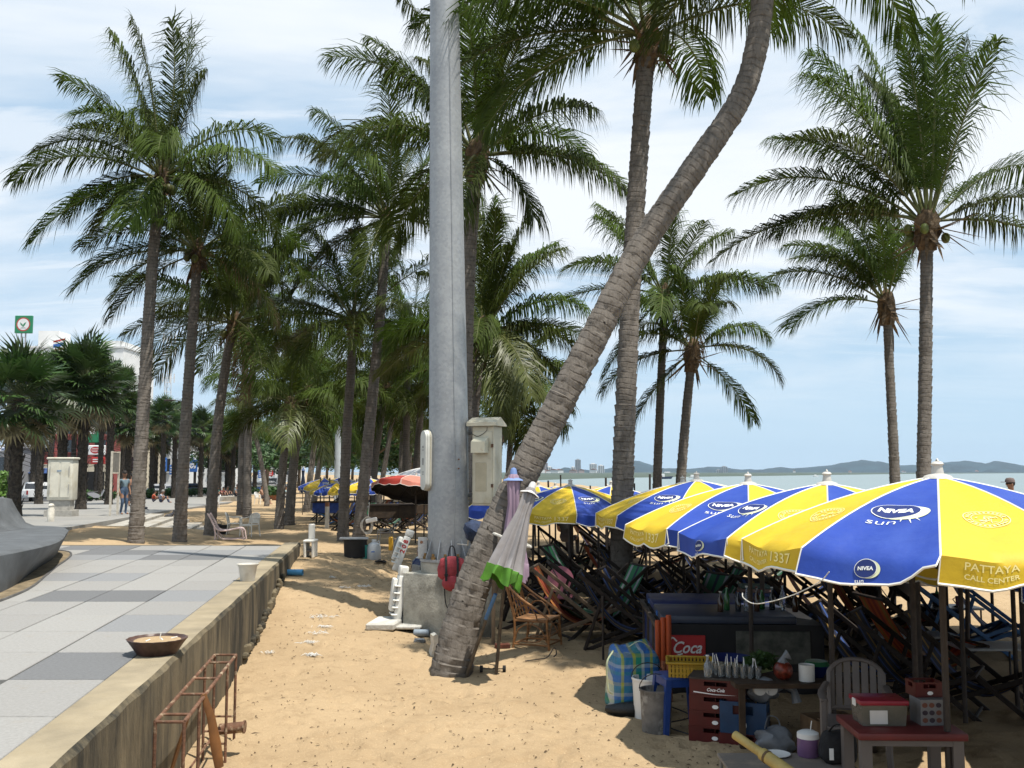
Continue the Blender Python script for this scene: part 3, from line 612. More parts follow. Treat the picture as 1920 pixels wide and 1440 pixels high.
def fan_trunk(h, r, seed):
    rnd = random.Random(seed); b = MB(); b.lathe([(r * 1.25, -0.1), (r * 1.1, 0.25), (r, 0.6), (r * 0.85, h)], 10, jit=lambda a, i: 1 + 0.05 * math.sin(3 * a + i))
    k = 0; z = 0.35
    while z < h:
        a = k * 2.3999; rr = r * lerp(1.05, 0.85, z / h); d = Vector((math.cos(a), math.sin(a), 0)); sv = Vector((-math.sin(a), math.cos(a), 0)) * 0.085
        p = d * rr + Vector((0, 0, z)); l = rnd.uniform(0.12, 0.24)
        e = p + d * l * 0.55 + Vector((0, 0, l)); th = Vector((0, 0, 0.05))
        b.add([p - sv - th, p + sv - th, p + sv * 0.5 + d * 0.05 + th, p - sv * 0.5 + d * 0.05 + th, e + sv * 0.25, e - sv * 0.25], [(0, 1, 2, 3), (3, 2, 4, 5), (0, 3, 5), (1, 4, 2)])
        k += 1; z += 0.055
    return b
def fan_palm(label, bx, by, cy_, seed, nl=44, Y=None, rad=1.0):
    p = GP(bx, by) if Y is None else Vector((at(bx, by, Y).x, Y, prom_z(Y))); h = at(bx, cy_, p.y).z - p.z; rnd = random.Random(seed)
    root = thing('fan_palm', label, 'palm tree', p, 0, 'fan palms along the promenade')
    fan_trunk(h, 0.26 * (rad ** 0.5), seed).build('trunk', BOOT, root)
    for i in range(nl):
        f = (i + 0.5) / nl; el = lerp(82, -62, f) + rnd.uniform(-8, 8); dead = f > 0.9
        o = put('fan_leaf', (rnd.choice(FLD) if dead else rnd.choice(FL)), root, (0, 0, h + lerp(0.25, -0.35, f)))
        o.rotation_euler = Euler((rnd.uniform(-0.5, 0.5), -R(el), i * 2.3999 + rnd.uniform(-0.2, 0.2)), 'XYZ'); s = rad * rnd.uniform(1.3, 1.8); o.scale = (s, s, s)
FANS = [('leftmost fan palm with thick dark trunk at the photo edge', 26, 968, 745, 1.0), ('fan palm right behind the cream street cabinet', 113, 955, 745, 1.0),
        ('fan palm with bulging boot-covered trunk right of the cabinet', 151, 955, 715, 1.05), ('tall fan palm left of the framed notice board', 203, 946, 742, 0.95),
        ('fan palm just behind the notice board posts', 238, 944, 790, 0.9), ('fan palm standing above the couple seated on paving', 283, 934, 800, 0.95), ('fan palm with crown below the mobile mast', 303, 936, 780, 0.9),
        ('fan palm right of the second coconut palm trunk', 375, 932, 800, 0.95), ('fan palm left of the third coconut palm trunk', 325, 934, 790, 0.9),
        ('far fan palm behind the man seated on the ledge', 410, 930, 815, 0.95), ('fan palm behind the close pair of thin trunks', 436, 928, 805, 1.0), ('farthest fan palm left of the parked motorbikes', 477, 924, 820, 1.0),
        ('fan palm crown between two leftmost fan palms', 72, 945, 730, 1.0), ('small fan palm behind shop sign with emblem', 186, 938, 770, 0.9), ('fan palm whose crown fills the gap above the pickup', 60, 938, 800, 0.9)]
FANS += [('fan palm in the back row left of the white hotel', 10, 934, 715, 1.1), ('fan palm in the back row before the white hotel', 92, 933, 700, 1.1), ('fan palm in the back row behind the tall one', 135, 932, 722, 1.1), ('fan palm in the back row right of the hotel', 180, 932, 700, 1.1), ('fan palm in the back row beside the first coconut trunk', 228, 931, 735, 1.1),
         ('back row fan palm right of the first coconut trunk', 262, 930, 800, 1.1), ('back row fan palm below the mobile mast', 290, 929, 815, 1.1), ('back row fan palm left of the second coconut trunk', 345, 929, 810, 1.1), ('back row fan palm left of the third coconut trunk', 392, 928, 822, 1.1), ('back row fan palm behind the seated man', 425, 927, 830, 1.1), ('back row fan palm right of the close pair', 455, 926, 825, 1.1)]
for i, (lb, bx, by, cy_, rad) in enumerate(FANS): fan_palm(lb, bx, by, cy_, 60 + i, 60 if i < 6 else 46, None, rad)

# ------------------------------------------------------------------ leafy trees and bushes far along the promenade
TLEAF = mat('tree_leaf', (0.045, 0.10, 0.025), 0.5, 0.3, 1.5, trans=0.2, rand=0.1)
TBARK = mat('tree_bark', (0.12, 0.09, 0.06), 0.95, 0.3, 4, bump=0.6)
BLEAF = mat('bright_bush_leaf', (0.10, 0.20, 0.03), 0.5, 0.3, 2, trans=0.25)
def crown_mesh(blobs, n, size, seed, m):
    rnd = random.Random(seed); b = MB(); vs_ = []; fs = []
    for (c, r) in blobs:
        for k in range(n):
            d = Vector((rnd.gauss(0, 1), rnd.gauss(0, 1), rnd.gauss(0, 1))).normalized() * (rnd.random() ** 0.4)
            p = Vector(c) + Vector((d.x * r[0], d.y * r[1], d.z * r[2])); u = Vector((rnd.gauss(0, 1), rnd.gauss(0, 1), rnd.gauss(0, 0.6))).normalized(); w = u.orthogonal().normalized()
            s = size * rnd.uniform(0.6, 1.3); o = len(vs_); vs_ += [p - u * s, p + w * s * 0.45, p + u * s, p - w * s * 0.45 + Vector((0, 0, -0.2 * s))]; fs += [(o, o + 1, o + 2, o + 3)]
    b.add(vs_, fs); return b.mesh('crown', m)
def tree(label, px, Y, h, w, seed, zb=None):
    rnd = random.Random(seed); p = at(px, 900, Y); p.z = gz(p.x, Y) if zb is None else zb; root = thing('leafy_tree', label, 'tree', p, 0, 'broad leafy trees behind the grove')
    b = MB(); b.tube([(0, 0, -0.3), (0.1, 0, h * 0.3), (0.0, 0.1, h * 0.55)], [0.28, 0.22, 0.16], 8)
    blobs = []
    for k in range(11):
        a = rnd.uniform(0, 6.28); rr = rnd.uniform(0.1, 0.8) * w / 2; z = rnd.uniform(0.38, 0.9) * h; c = (math.cos(a) * rr, math.sin(a) * rr, z)
        b.tube([(0, 0, h * 0.35), (c[0] * 0.5, c[1] * 0.5, (h * 0.4 + z) / 2), c], [0.12, 0.08, 0.03], 5); blobs.append((c, (w * 0.24, w * 0.24, h * 0.14)))
    b.build('trunk', TBARK, root, smooth=True); put('crown', crown_mesh(blobs, 420, 0.26, seed, TLEAF), root)
tree('dense leafy tree behind the upright palm left of the pole', 690, 78, 9.5, 8.5, 3)
tree('broad leafy tree behind the far parasols in the grove', 630, 92, 9, 9, 4)
tree('leafy tree at the far end of the promenade', 545, 110, 9, 10, 5)
tree('dark leafy tree behind the red canopy left of the pole', 770, 84, 7.5, 8, 6)
tree('leafy tree beside the far shops along the road', 430, 120, 9, 11, 7)
tree('leafy tree behind the close pair of thin trunks', 500, 135, 10, 12, 8)
for k, (px, Y, h, w) in enumerate(((560, 150, 9, 17), (612, 165, 9.5, 18), (700, 150, 8, 16), (752, 140, 8, 13), (660, 175, 10, 18), (806, 150, 6.5, 10))):
    tree('%s broad tree closing the far end of the beach, counted from the left' % ('first', 'second', 'fourth', 'fifth', 'third', 'sixth')[k], px, Y, h, w, 30 + k)
def bush(label, p, r, seed, m, n=350, size=0.09):
    rnd = random.Random(seed); root = thing('bush', label, 'bush', p)
    b = MB()
    for k in range(7):
        a = rnd.uniform(0, 6.28); b.tube([(0, 0, -0.1), (math.cos(a) * r[0] * 0.4, math.sin(a) * r[1] * 0.4, r[2]), (math.cos(a) * r[0] * 0.7, math.sin(a) * r[1] * 0.7, r[2] * 1.5)], [0.03, 0.02, 0.008], 5)
    b.build('stem', TBARK, root)
    put('foliage', crown_mesh([((rnd.uniform(-0.5, 0.5) * r[0], rnd.uniform(-0.5, 0.5) * r[1], r[2] * rnd.uniform(0.6, 1.4)), (r[0] * 0.6, r[1] * 0.6, r[2] * 0.6)) for _ in range(9)], n, size, seed, m), root)
p = GP(0, 952); bush('bright green rounded bush at the left photo edge', Vector((p.x - 0.2, p.y, p.z)), (0.9, 0.9, 1.15), 4, BLEAF, 260, 0.12)

for k in range(9):          # clipped hedge pieces along the kerb
    px = 168 + 38 * k; Y = 88 + 4 * k; p = at(px, 930, Y); bush('clipped dark hedge clump along the road, %s from the left' % ('first', 'second', 'third', 'fourth', 'fifth', 'sixth', 'seventh', 'eighth', 'ninth')[k], Vector((p.x, Y, prom_z(Y))), (1.1, 0.7, 0.5), 20 + k, TLEAF, 90, 0.16)
# ------------------------------------------------------------------ plaza and promenade furniture
def atz(px, py, z):                     # the point at height z seen at a photo pixel
    d = ray(px, py); k = (z - CAMH) / d.z; return Vector((d.x * k, d.y * k, z))
WHITEP = mat('white_plastic', (0.72, 0.71, 0.68), 0.45, 0.05, 3, spec=0.4)
CREAMP = mat('cream_plastic', (0.72, 0.68, 0.60), 0.5, 0.08, 3)
PINKP = mat('faded_pink_plastic', (0.66, 0.52, 0.49), 0.5, 0.08, 3)
GREYP = mat('grey_beige_plastic', (0.135, 0.115, 0.105), 0.5, 0.10, 3)
BLACKP = mat('black_plastic', (0.018, 0.018, 0.020), 0.5, 0.2, 5)
RUST = mat('rusty_steel', (0.17, 0.085, 0.05), 0.75, 0.25, 14, bump=0.3, stain=(0.42, 0.33, 0.22), ssc=9, sthr=(0.55, 0.66), metal=0.2)
DARKM = mat('dark_painted_steel', (0.035, 0.028, 0.024), 0.6, 0.25, 8)
TEXTM = mat('white_lettering', (0.78, 0.78, 0.78), 0.6, 0.03)
GLASSD = mat('dark_window_glass', (0.02, 0.024, 0.03), 0.08, 0.1, 3, spec=0.8)
TYRE = mat('tyre_rubber', (0.015, 0.015, 0.015), 0.85, 0.2)
RIM = mat('wheel_rim', (0.42, 0.42, 0.43), 0.35, 0.1, metal=0.8)

# curved stone bench
def bench():
    BM = mat('honed_grey_stone', (0.105, 0.112, 0.118), 0.62, 0.18, 3, bump=0.25, bsc=70, stain=(0.065, 0.068, 0.07), ssc=2.5, sthr=(0.42, 0.68))
    root = thing('bench', 'long curved charcoal stone bench with backrest at the left edge of the plaza', 'bench', (0, 0, HP - 0.001))
    top = cr([(-5.2, 6.0, 0), (-5.7, 8.5, 0), (-6.0, 10.5, 0), (-6.2, 11.9, 0), (-6.27, 12.75, 0), (-6.46, 14.0, 0), (-6.85, 15.2, 0), (-7.3, 16.3, 0), (-7.75, 17.4, 0), (-8.2, 18.1, 0), (-8.9, 18.5, 0), (-9.8, 18.7, 0)], 6)
    foot = cr([(-5.1, 6.0, 0), (-5.6, 8.5, 0), (-5.9, 10.5, 0), (-6.06, 11.6, 0), (-6.3, 12.6, 0), (-6.75, 13.9, 0), (-7.2, 15.2, 0), (-7.55, 16.3, 0), (-7.95, 17.4, 0), (-8.35, 18.1, 0), (-9.0, 18.4, 0), (-9.8, 18.5, 0)], 6)
    n = len(top); b = MB()
    for i in range(n):
        t, f = top[i], foot[i]; q = Vector((min(-9.0, t.x - 1.2), t.y, 0)); up = lambda v, z: Vector((v.x, v.y, z))
        o = (t - f) * 0.04; ring = [up(f, -0.002), up(f.lerp(t, 0.45), 0.20), up(f.lerp(t, 0.93), 0.40), up(t, 0.435), up(t - (t - q).normalized() * 0.05, 0.462), up(t - (t - q).normalized() * 0.25, 0.468), up(t.lerp(q, 0.6), 0.45), up(q, 0.45)]
        b.v += [tuple(v) for v in ring]
    for i in range(n - 1):
        for j in range(7): a = i * 8 + j; b.f.append((a, a + 8, a + 9, a + 1)); b.m.append(0)
    b.build('seat', BM, root, smooth=50)
    b = MB(); m = 26
    for i in range(m + 1):
        y = lerp(8.0, 18.25, i / m); x = -9.15 + 0.35 * math.sin((y - 8) * 0.28); e = sstep(17.6, 18.25, y); h = 1.02 - 0.06 * e
        b.v += [(x + 0.35, y, 0.452), (x + 0.14, y, 0.53), (x - 0.02, y, 0.75), (x - 0.10 - 0.02 * e, y, h - 0.04), (x - 0.14, y, h), (x - 0.5, y, h), (x - 0.7, y, 0.0)]
    for i in range(m):
        for j in range(6): a = i * 7 + j; b.f.append((a, a + 7, a + 8, a + 1)); b.m.append(0)
    b.f.append(tuple(range(m * 7, m * 7 + 7))); b.m.append(0); b.build('backrest', BM, root, smooth=50)
    b = MB()
    def outw(i): t = (foot[min(i + 1, n - 1)] - foot[max(i - 1, 0)]).normalized(); return Vector((t.y, -t.x, 0))
    for i in range(n): b.v += [tuple(foot[i] - outw(i) * 0.3 + Vector((0, 0, 0.008))), tuple(foot[i] + outw(i) * 0.22 + Vector((0, 0, 0.008)))]
    b.f = [(2 * i, 2 * i + 1, 2 * i + 3, 2 * i + 2) for i in range(n - 1)]; b.m = [0] * (n - 1)
    b.build('gutter', mat('gutter_soil', (0.20, 0.155, 0.095), 0.95, 0.3, 6, bump=0.5), root)
    b = MB(); b.tube([foot[i] + outw(i) * 0.24 + Vector((0, 0, 0.006)) for i in range(n)], 0.018, 6); b.build('gutter_edge', mat('gutter_edge_metal', (0.10, 0.095, 0.09), 0.6, 0.2), root)
bench()

# scalloped plastic basin full of sand, white scalloped flower pot
def scallop(a, i, n=20, amp=0.03): return 1 + (amp * math.sin(a * n) if i else 0)
def basin():
    p = atz(294, 1226, HP); root = thing('basin', 'shallow dark brown basin with wavy rim full of sand on the coping', 'basin', p)
    b = MB(); BR = mat('brown_basin_plastic', (0.075, 0.040, 0.030), 0.45, 0.3, 6)
    b.lathe([(0.150, 0.002), (0.195, 0.07), (0.225, 0.115), (0.235, 0.125), (0.228, 0.127), (0.213, 0.112)], 60, 0, jit=lambda a, i: 1 + (0.022 * math.sin(a * 17) if i in (2, 3, 4) else 0)); b.build('bowl', BR, root, smooth=40)
    b = MB(); b.lathe([(0.212, 0.100), (0.18, 0.112), (0.10, 0.120), (0.0, 0.123)], 28, 0, jit=lambda a, i: 1 + 0.02 * math.sin(a * 5 + i)); b.build('sand_fill', SAND, root, smooth=True)
    W = mat('cigarette_paper', (0.7, 0.68, 0.62), 0.8, 0.05)
    for (x, y, a, tl) in ((0.02, 0.0, 0.3, 1.4), (-0.05, -0.12, 1.2, 0.15), (0.07, -0.07, 2.2, 0.2), (0.10, 0.03, 0.4, 0.2)):
        b = MB(); d = Vector((math.cos(a) * math.cos(tl), math.sin(a) * math.cos(tl), math.sin(tl))); c = Vector((x, y, 0.118)); b.tube([c, c + d * 0.05], 0.0045, 6); b.build('cigarette_end', W, root)
basin()
def pot():
    p = atz(464, 1089, HP); root = thing('flower_pot', 'white plastic flower pot with scalloped rim standing on the coping', 'pot', p)
    PW = mat('dusty_white_pot', (0.60, 0.57, 0.50), 0.6, 0.1, 5, stain=(0.42, 0.37, 0.28), ssc=4)
    b = MB(); b.lathe([(0.092, 0.001), (0.095, 0.02), (0.122, 0.19), (0.140, 0.215), (0.143, 0.225), (0.134, 0.226), (0.118, 0.20), (0.09, 0.03), (0.0, 0.028)], 44, 0, jit=lambda a, i: 1 + (0.03 * math.sin(a * 14) if i in (3, 4, 5) else 0)); b.build('body', PW, root, smooth=45)
    b = MB(); b.lathe([(0.11, 0.15), (0.05, 0.165), (0.0, 0.167)], 16); b.build('soil', mat('dry_soil', (0.12, 0.08, 0.05), 0.95, 0.3, 20), root)
pot()
# blue pipe stub through the wall, brown junction box by it
p = Vector((wall_x(17.6), 17.6, 0.64)); b = MB(); b.lathe([(0.055, -0.1), (0.055, 0.28), (0.046, 0.28), (0.046, 0.0), (0.0, 0.0)], 14, 0, T(p, 0, math.pi / 2, -0.05))
tag(b.build('drain_pipe', mat('blue_pvc', (0.09, 0.32, 0.56), 0.4, 0.05), smooth=True), 'short blue plastic pipe sticking out of the plaza wall', 'pipe')

# rusty rack beside the wall
def rack():
    y0, y1 = 6.55, 8.9; root = thing('steel_rack', 'rusty tubular steel rack with ladder top standing beside the wall', 'rack', (0, 0, 0))
    A = lambda y, o: Vector((wall_x(y) + 0.15 + o * 0.85, y, 0.79)); g = lambda v: Vector((v.x, v.y, gz(v.x, v.y) - 0.05))
    for o in (0.0, 0.22):
        b = MB(); P = [A(lerp(y0, y1, k / 8), o) for k in range(9)]; b.tube(P, 0.013, 8); b.build('top_rail', RUST, root, smooth=True)
        for y in (y0, y0 + 0.55, y1 - 0.5, y1):
            if o == 0.0 and y == y0 + 0.55: continue
            b = MB(); q = A(y, o); f = g(q); b.tube([q, f], 0.012, 8); b.build('leg', RUST, root, smooth=True)
    for k, y in enumerate((y0, y0 + 0.2, 7.35, 7.9, 8.55, y1)):
        b = MB(); b.tube([A(y, 0), A(y, 0.22)], 0.010, 8); b.build('rung', RUST, root, smooth=True)
    for z in (0.16, 0.26):
        for y in (y1 - 0.5, y1):
            b = MB(); b.tube([A(y, 0) - Vector((0, 0, 0.79 - z)), A(y, 0.22) - Vector((0, 0, 0.79 - z))], 0.009, 6); b.build('lower_rung', RUST, root, smooth=True)
    b = MB(); b.tube([A(y0, 0.1) - Vector((0, 0.0, 0.5)), A(y1 - 0.5, 0.1) - Vector((0, 0, 0.56))], 0.009, 6); b.build('brace', RUST, root, smooth=True)
    LE = mat('orange_brown_leather', (0.17, 0.072, 0.022), 0.6, 0.2, 8); b = MB(); c = A(7.25, 0.22)
    for (dx, dy, w) in ((-0.20, -0.06, 0.075), (0.10, 0.10, 0.07)):
        top = c + Vector((0, 0, 0.02)); low = Vector((c.x + dx, c.y + dy, 0.79 - 0.52)); P = [top, top.lerp(low, 0.3) + Vector((dx * 0.2, 0, 0)), top.lerp(low, 0.7) + Vector((dx * 0.1, 0, 0)), low]
        b.tube(P, [0.022, w * 0.45, w * 0.62, w * 0.5], 8, flat=0.35)
    tag(b.build('hanging_flaps', LE, smooth=True), 'orange-brown leathery flaps draped over the rail of the rusty rack', 'flap')
    b = MB(); c = Vector((wall_x(8.5) + 0.47, 8.5, 0.27)); b.tube([c - Vector((0.2, 0, 0.02)), c], 0.045, 10); b.tube([c, c + Vector((0.012, 0, 0))], 0.055, 12)
    b.build('roller', RUST, root, smooth=40)
rack()

# plastic chairs
def chair_parts(root, m, w=0.54, d=0.50, hs=0.42, hb=0.82, arms=True, slats=7):
    b = MB(); b.rbox((0, 0, hs), (w * 0.86, d * 0.9, 0.03), 0.012, seg=2); b.rbox((0, d * 0.42, hs - 0.025), (w * 0.8, 0.03, 0.05), 0.01); b.build('seat', m, root, smooth=40)
    for sx in (-1, 1):
        for sy, t in ((1, 0.03), (-1, -0.06)):
            b = MB(); x, y = sx * w * 0.43, sy * d * 0.42; top = 0.64 if (arms and sy > 0) else hs
            b.tube([(x, y, top), (x * 1.02, y + t * 0.3, hs * 0.6), (x * 1.12, y + t, 0.0)], [0.03, 0.026, 0.02], 6, flat=0.7); b.build('leg', m, root, smooth=40)
        if arms:
            b = MB(); x = sx * w * 0.46; b.tube([(x * 0.9, d * 0.45, 0.62), (x, d * 0.3, 0.66), (x * 1.03, -d * 0.1, 0.65), (x * 0.92, -d * 0.46, 0.68)], [0.03, 0.033, 0.03, 0.025], 6, flat=0.45); b.build('armrest', m, root, smooth=40)
    # curved slatted backrest, top rail and uprights
    def bp(u, z): a = u * 0.9; return Vector((math.sin(a) * w * 0.5, -d * 0.40 - math.cos(a) * 0.10 - (z - hs) * 0.20 + 0.04, z))
    b = MB()
    top = [bp(lerp(-1, 1, k / 12), hb - 0.10 * abs(lerp(-1, 1, k / 12)) ** 2.4) for k in range(13)]
    b.tube([bp(-1, hs - 0.02), bp(-1, hs + 0.2)] + top + [bp(1, hs + 0.2), bp(1, hs - 0.02)], 0.026, 6, flat=0.6)
    b.tube([bp(lerp(-1, 1, k / 10), hs + 0.06) for k in range(11)], 0.02, 6)
    b.build('back_frame', m, root, smooth=40)
    for k in range(slats):
        u = lerp(-0.86, 0.86, k / (slats - 1)); q = MB(); hw = 0.86 / (slats - 1) * 0.78
        z1 = hb - 0.10 * abs(u) ** 2.4; nz = 5; vs_ = []
        for s_ in (0, 0.008):
            for i in range(nz):
                z = lerp(hs + 0.05, z1, i / (nz - 1))
                for e in (-hw, hw): v = bp(u + e, z); vs_.append((v.x, v.y - s_, v.z))
        f = []
        for s_ in range(2):
            for i in range(nz - 1): a = s_ * nz * 2 + i * 2; f.append((a, a + 1, a + 3, a + 2))
        for i in range(nz - 1):
            for e in (0, 1): a = i * 2 + e; f.append((a, a + 2, a + 2 + nz * 2, a + nz * 2))
        q.add(vs_, f); q.build('back_slat', m, root)
def chair(label, p, rz, m, s=1.0, **k):
    root = thing('plastic_chair', label, 'chair', p, rz, 'plastic armchairs'); chair_parts(root, m, **k); root.scale = (s, s, s); return root
chair('grey-white plastic armchair seen from behind on the sand, right of its pair', G(468, 1006) , 2.75, CREAMP, 0.86)
chair('cream plastic armchair seen side-on, left of its pair on the sand', G(440, 1003) , -1.45, CREAMP, 0.84)
chair('white plastic armchair with a bare-chested sunbather beside the potted plants', G(487, 946), -1.9, WHITEP, 1.1)
chair('white plastic chair facing away near the ledge by the third palm', G(402, 953), 2.0, WHITEP, 0.95)
chair('white plastic chair half hidden behind the short palm trunk', G(532, 945), 1.9, WHITEP, 1.0)
def lounge(label, p, rz, m, s=1.0):
    root = thing('reclining_chair', label, 'chair', p, rz)
    prof = cr([(-0.62, 0, 0.92), (-0.50, 0, 0.72), (-0.36, 0, 0.45), (-0.20, 0, 0.33), (0.15, 0, 0.34), (0.42, 0, 0.40), (0.55, 0, 0.34), (0.60, 0, 0.15), (0.63, 0, 0.0)], 5)
    for sy in (-0.28, 0.28):
        b = MB(); b.tube([v + Vector((0, sy, 0)) for v in prof], 0.035, 7, flat=0.8); b.build('side_frame', m, root, smooth=True)
        b = MB(); b.tube([(-0.38, sy, 0.47), (-0.33, sy, 0.2), (-0.35, sy, 0.0)], 0.032, 7, flat=0.8); b.tube([(-0.33, sy, 0.24), (-0.1, sy, 0.04), (0.2, sy, 0.03), (0.6, sy, 0.05)], 0.022, 6); b.build('leg', m, root, smooth=True)
    for k in range(1, len(prof) - 9):
        v = prof[k]; b = MB(); b.box((v.x, 0, v.z), (0.05, 0.54, 0.014), rz=0, X=None); b.build('slat', m, root)
    root.scale = (s, s, s)
lounge('faded pink-white reclining plastic chair seen side-on at the plaza edge', G(413, 1013) + Vector((0.1, 0.25, 0)), 0.12, PINKP, 0.80)
def bucket(name, label, p, r0, r1, h, m, handle=False, cat='bucket', group=None):
    root = thing(name, label, cat, p, 0, group); b = MB(); b.lathe([(r0, 0.0), (r0, 0.005), (r1, h - 0.02), (r1 * 1.05, h - 0.02), (r1 * 1.05, h), (r1 * 0.95, h), (r0 * 0.93, 0.03), (0, 0.03)], 22); b.build('body', m, root, smooth=40)
    if handle: b = MB(); b.tube([(math.cos(a) * r1 * 1.05, 0.0, h + math.sin(a) * r1 * 0.9) for a in [math.pi * k / 10 for k in range(11)]], 0.005, 5); b.build('handle', DARKM, root)
    return root
bucket('bucket', 'left of two small black buckets behind the reclining chair', G(404, 1000), 0.13, 0.17, 0.28, BLACKP, True)
bucket('bucket', 'right of two small black buckets, beside the plastic armchairs', G(417, 1001), 0.15, 0.19, 0.27, BLACKP, True)

# street cabinet, bollard, notice board on the promenade
def cabinet():
    p = GP(115, 968); root = thing('street_cabinet', 'cream fibreglass street cabinet on a round concrete plinth', 'cabinet', p, 0.12)
    CM = mat('cream_cabinet_paint', (0.66, 0.63, 0.53), 0.5, 0.07, 3, stain=(0.5, 0.45, 0.33), ssc=2); CG = mat('plinth_concrete', (0.40, 0.38, 0.34), 0.9, 0.15, 5, bump=0.3)
    k = p.y / FPX; w, h = 45 * k, 75 * k; z0 = 30 * k
    b = MB(); b.prism([(-w * 0.55, -w * 0.45), (w * 0.55, -w * 0.45), (w * 0.6, w * 0.3), (-w * 0.6, w * 0.3)], -0.1, z0 * 0.38, 0); b.prism([(-w * 0.42, -w * 0.3), (w * 0.42, -w * 0.3), (w * 0.42, w * 0.25), (-w * 0.42, w * 0.25)], z0 * 0.36, z0 * 1.02); b.build('plinth', CG, root)
    b = MB(); b.rbox((0, 0, z0 + h / 2), (w, w * 0.75, h), 0.05, seg=2); b.build('body', CM, root, smooth=40)
    b = MB(); b.rbox((0, 0, z0 + h + 0.045), (w * 1.1, w * 0.85, 0.09), 0.04, seg=2); b.build('roof_cap', CM, root, smooth=40)
    for x in (-0.21, 0.21):
        b = MB(); b.rbox((x * w, -w * 0.375 - 0.008, z0 + h * 0.5), (w * 0.36, 0.02, h * 0.86), 0.008); d = b.build('door', CM, root)
        for zz in (0.28, 0.72): b = MB(); b.box((x * w * 1.85 - 0.02 * (x > 0), -w * 0.375 - 0.03, z0 + h * zz), (0.03, 0.02, h * 0.22)); b.build('hinge', mat('hinge_grey', (0.4, 0.39, 0.36), 0.5), d)
    b = MB(); b.box((-0.03 * w, -w * 0.375 - 0.026, z0 + h * 0.72), (0.17 * w, 0.008, 0.06)); b.build('name_plate', mat('blue_plate', (0.25, 0.33, 0.42), 0.5), root)
cabinet()
p = GP(95, 978); root = thing('bollard', 'low white concrete bollard in front of the cream cabinet', 'bollard', p); b = MB()
b.lathe([(0.11, -0.02), (0.11, 0.42), (0.085, 0.46), (0.085, 0.5), (0.10, 0.54), (0.06, 0.6), (0, 0.61)], 12); b.build('post', mat('white_bollard', (0.62, 0.58, 0.50), 0.8, 0.15, 5), root, smooth=40)
def board():
    a = GP(206, 967); c = GP(218, 966); root = thing('notice_board', 'tall narrow notice board on two pale steel posts by the sand', 'sign', a); PM = mat('pale_post_paint', (0.60, 0.55, 0.46), 0.6, 0.15, 6, stain=(0.3, 0.16, 0.08), ssc=5, sthr=(0.6, 0.7))
    h = 120 * a.y / FPX; d = Vector((c.x - a.x, 0.9, 0))
    for q in (Vector((0, 0, 0)), d): b = MB(); b.box((q.x, q.y, h / 2), (0.07, 0.07, h)); b.build('post', PM, root)
    b = MB(); m_ = d * 0.5; b.box((m_.x, m_.y, h * 0.82), (d.length - 0.08, 0.03, h * 0.33), rz=math.atan2(d.y, d.x)); b.build('panel', mat('board_face', (0.20, 0.19, 0.17), 0.6), root)
    for zz in (0.66, 0.985): b = MB(); b.box((m_.x, m_.y, h * zz), (d.length, 0.05, 0.05), rz=math.atan2(d.y, d.x)); b.build('rail', PM, root)
board()

# vehicles
def prof_body(b, prof, w, m=0, inset=0.0, X=None):   # side profile (x, z) extruded across y with slightly narrower top
    n = len(prof); zs = [z for _, z in prof]; z0, z1 = min(zs), max(zs)
    vs_ = []
    for s_ in (-1, 1):
        for (x, z) in prof: vs_.append((x, s_ * (w / 2 - inset * ((z - z0) / (z1 - z0))), z))
    b.add(vs_, [tuple(range(n)), tuple(range(2 * n - 1, n - 1, -1))] + [(i, n + i, n + (i + 1) % n, (i + 1) % n) for i in range(n)], m, X)
def wheels(root, xs, w, r, m=TYRE):
    for x in xs:
        for s_ in (-1, 1):
            b = MB(); b.lathe([(r * 0.62, -0.10), (r, -0.09), (r, 0.09), (r * 0.62, 0.10)], 18, 0, T((x, s_ * (w / 2 - 0.10), r), math.pi / 2)); o = b.build('wheel', TYRE, root, smooth=40)
            b = MB(); b.lathe([(0, -0.06), (r * 0.62, -0.09), (r * 0.62, 0.09), (0, 0.06)], 14, 0, T((x, s_ * (w / 2 - 0.10), r), math.pi / 2)); b.build('rim', RIM, o, smooth=40)
def paint(name, c): return mat('car_paint_' + name, c, 0.25, 0.02, 2, spec=0.6)
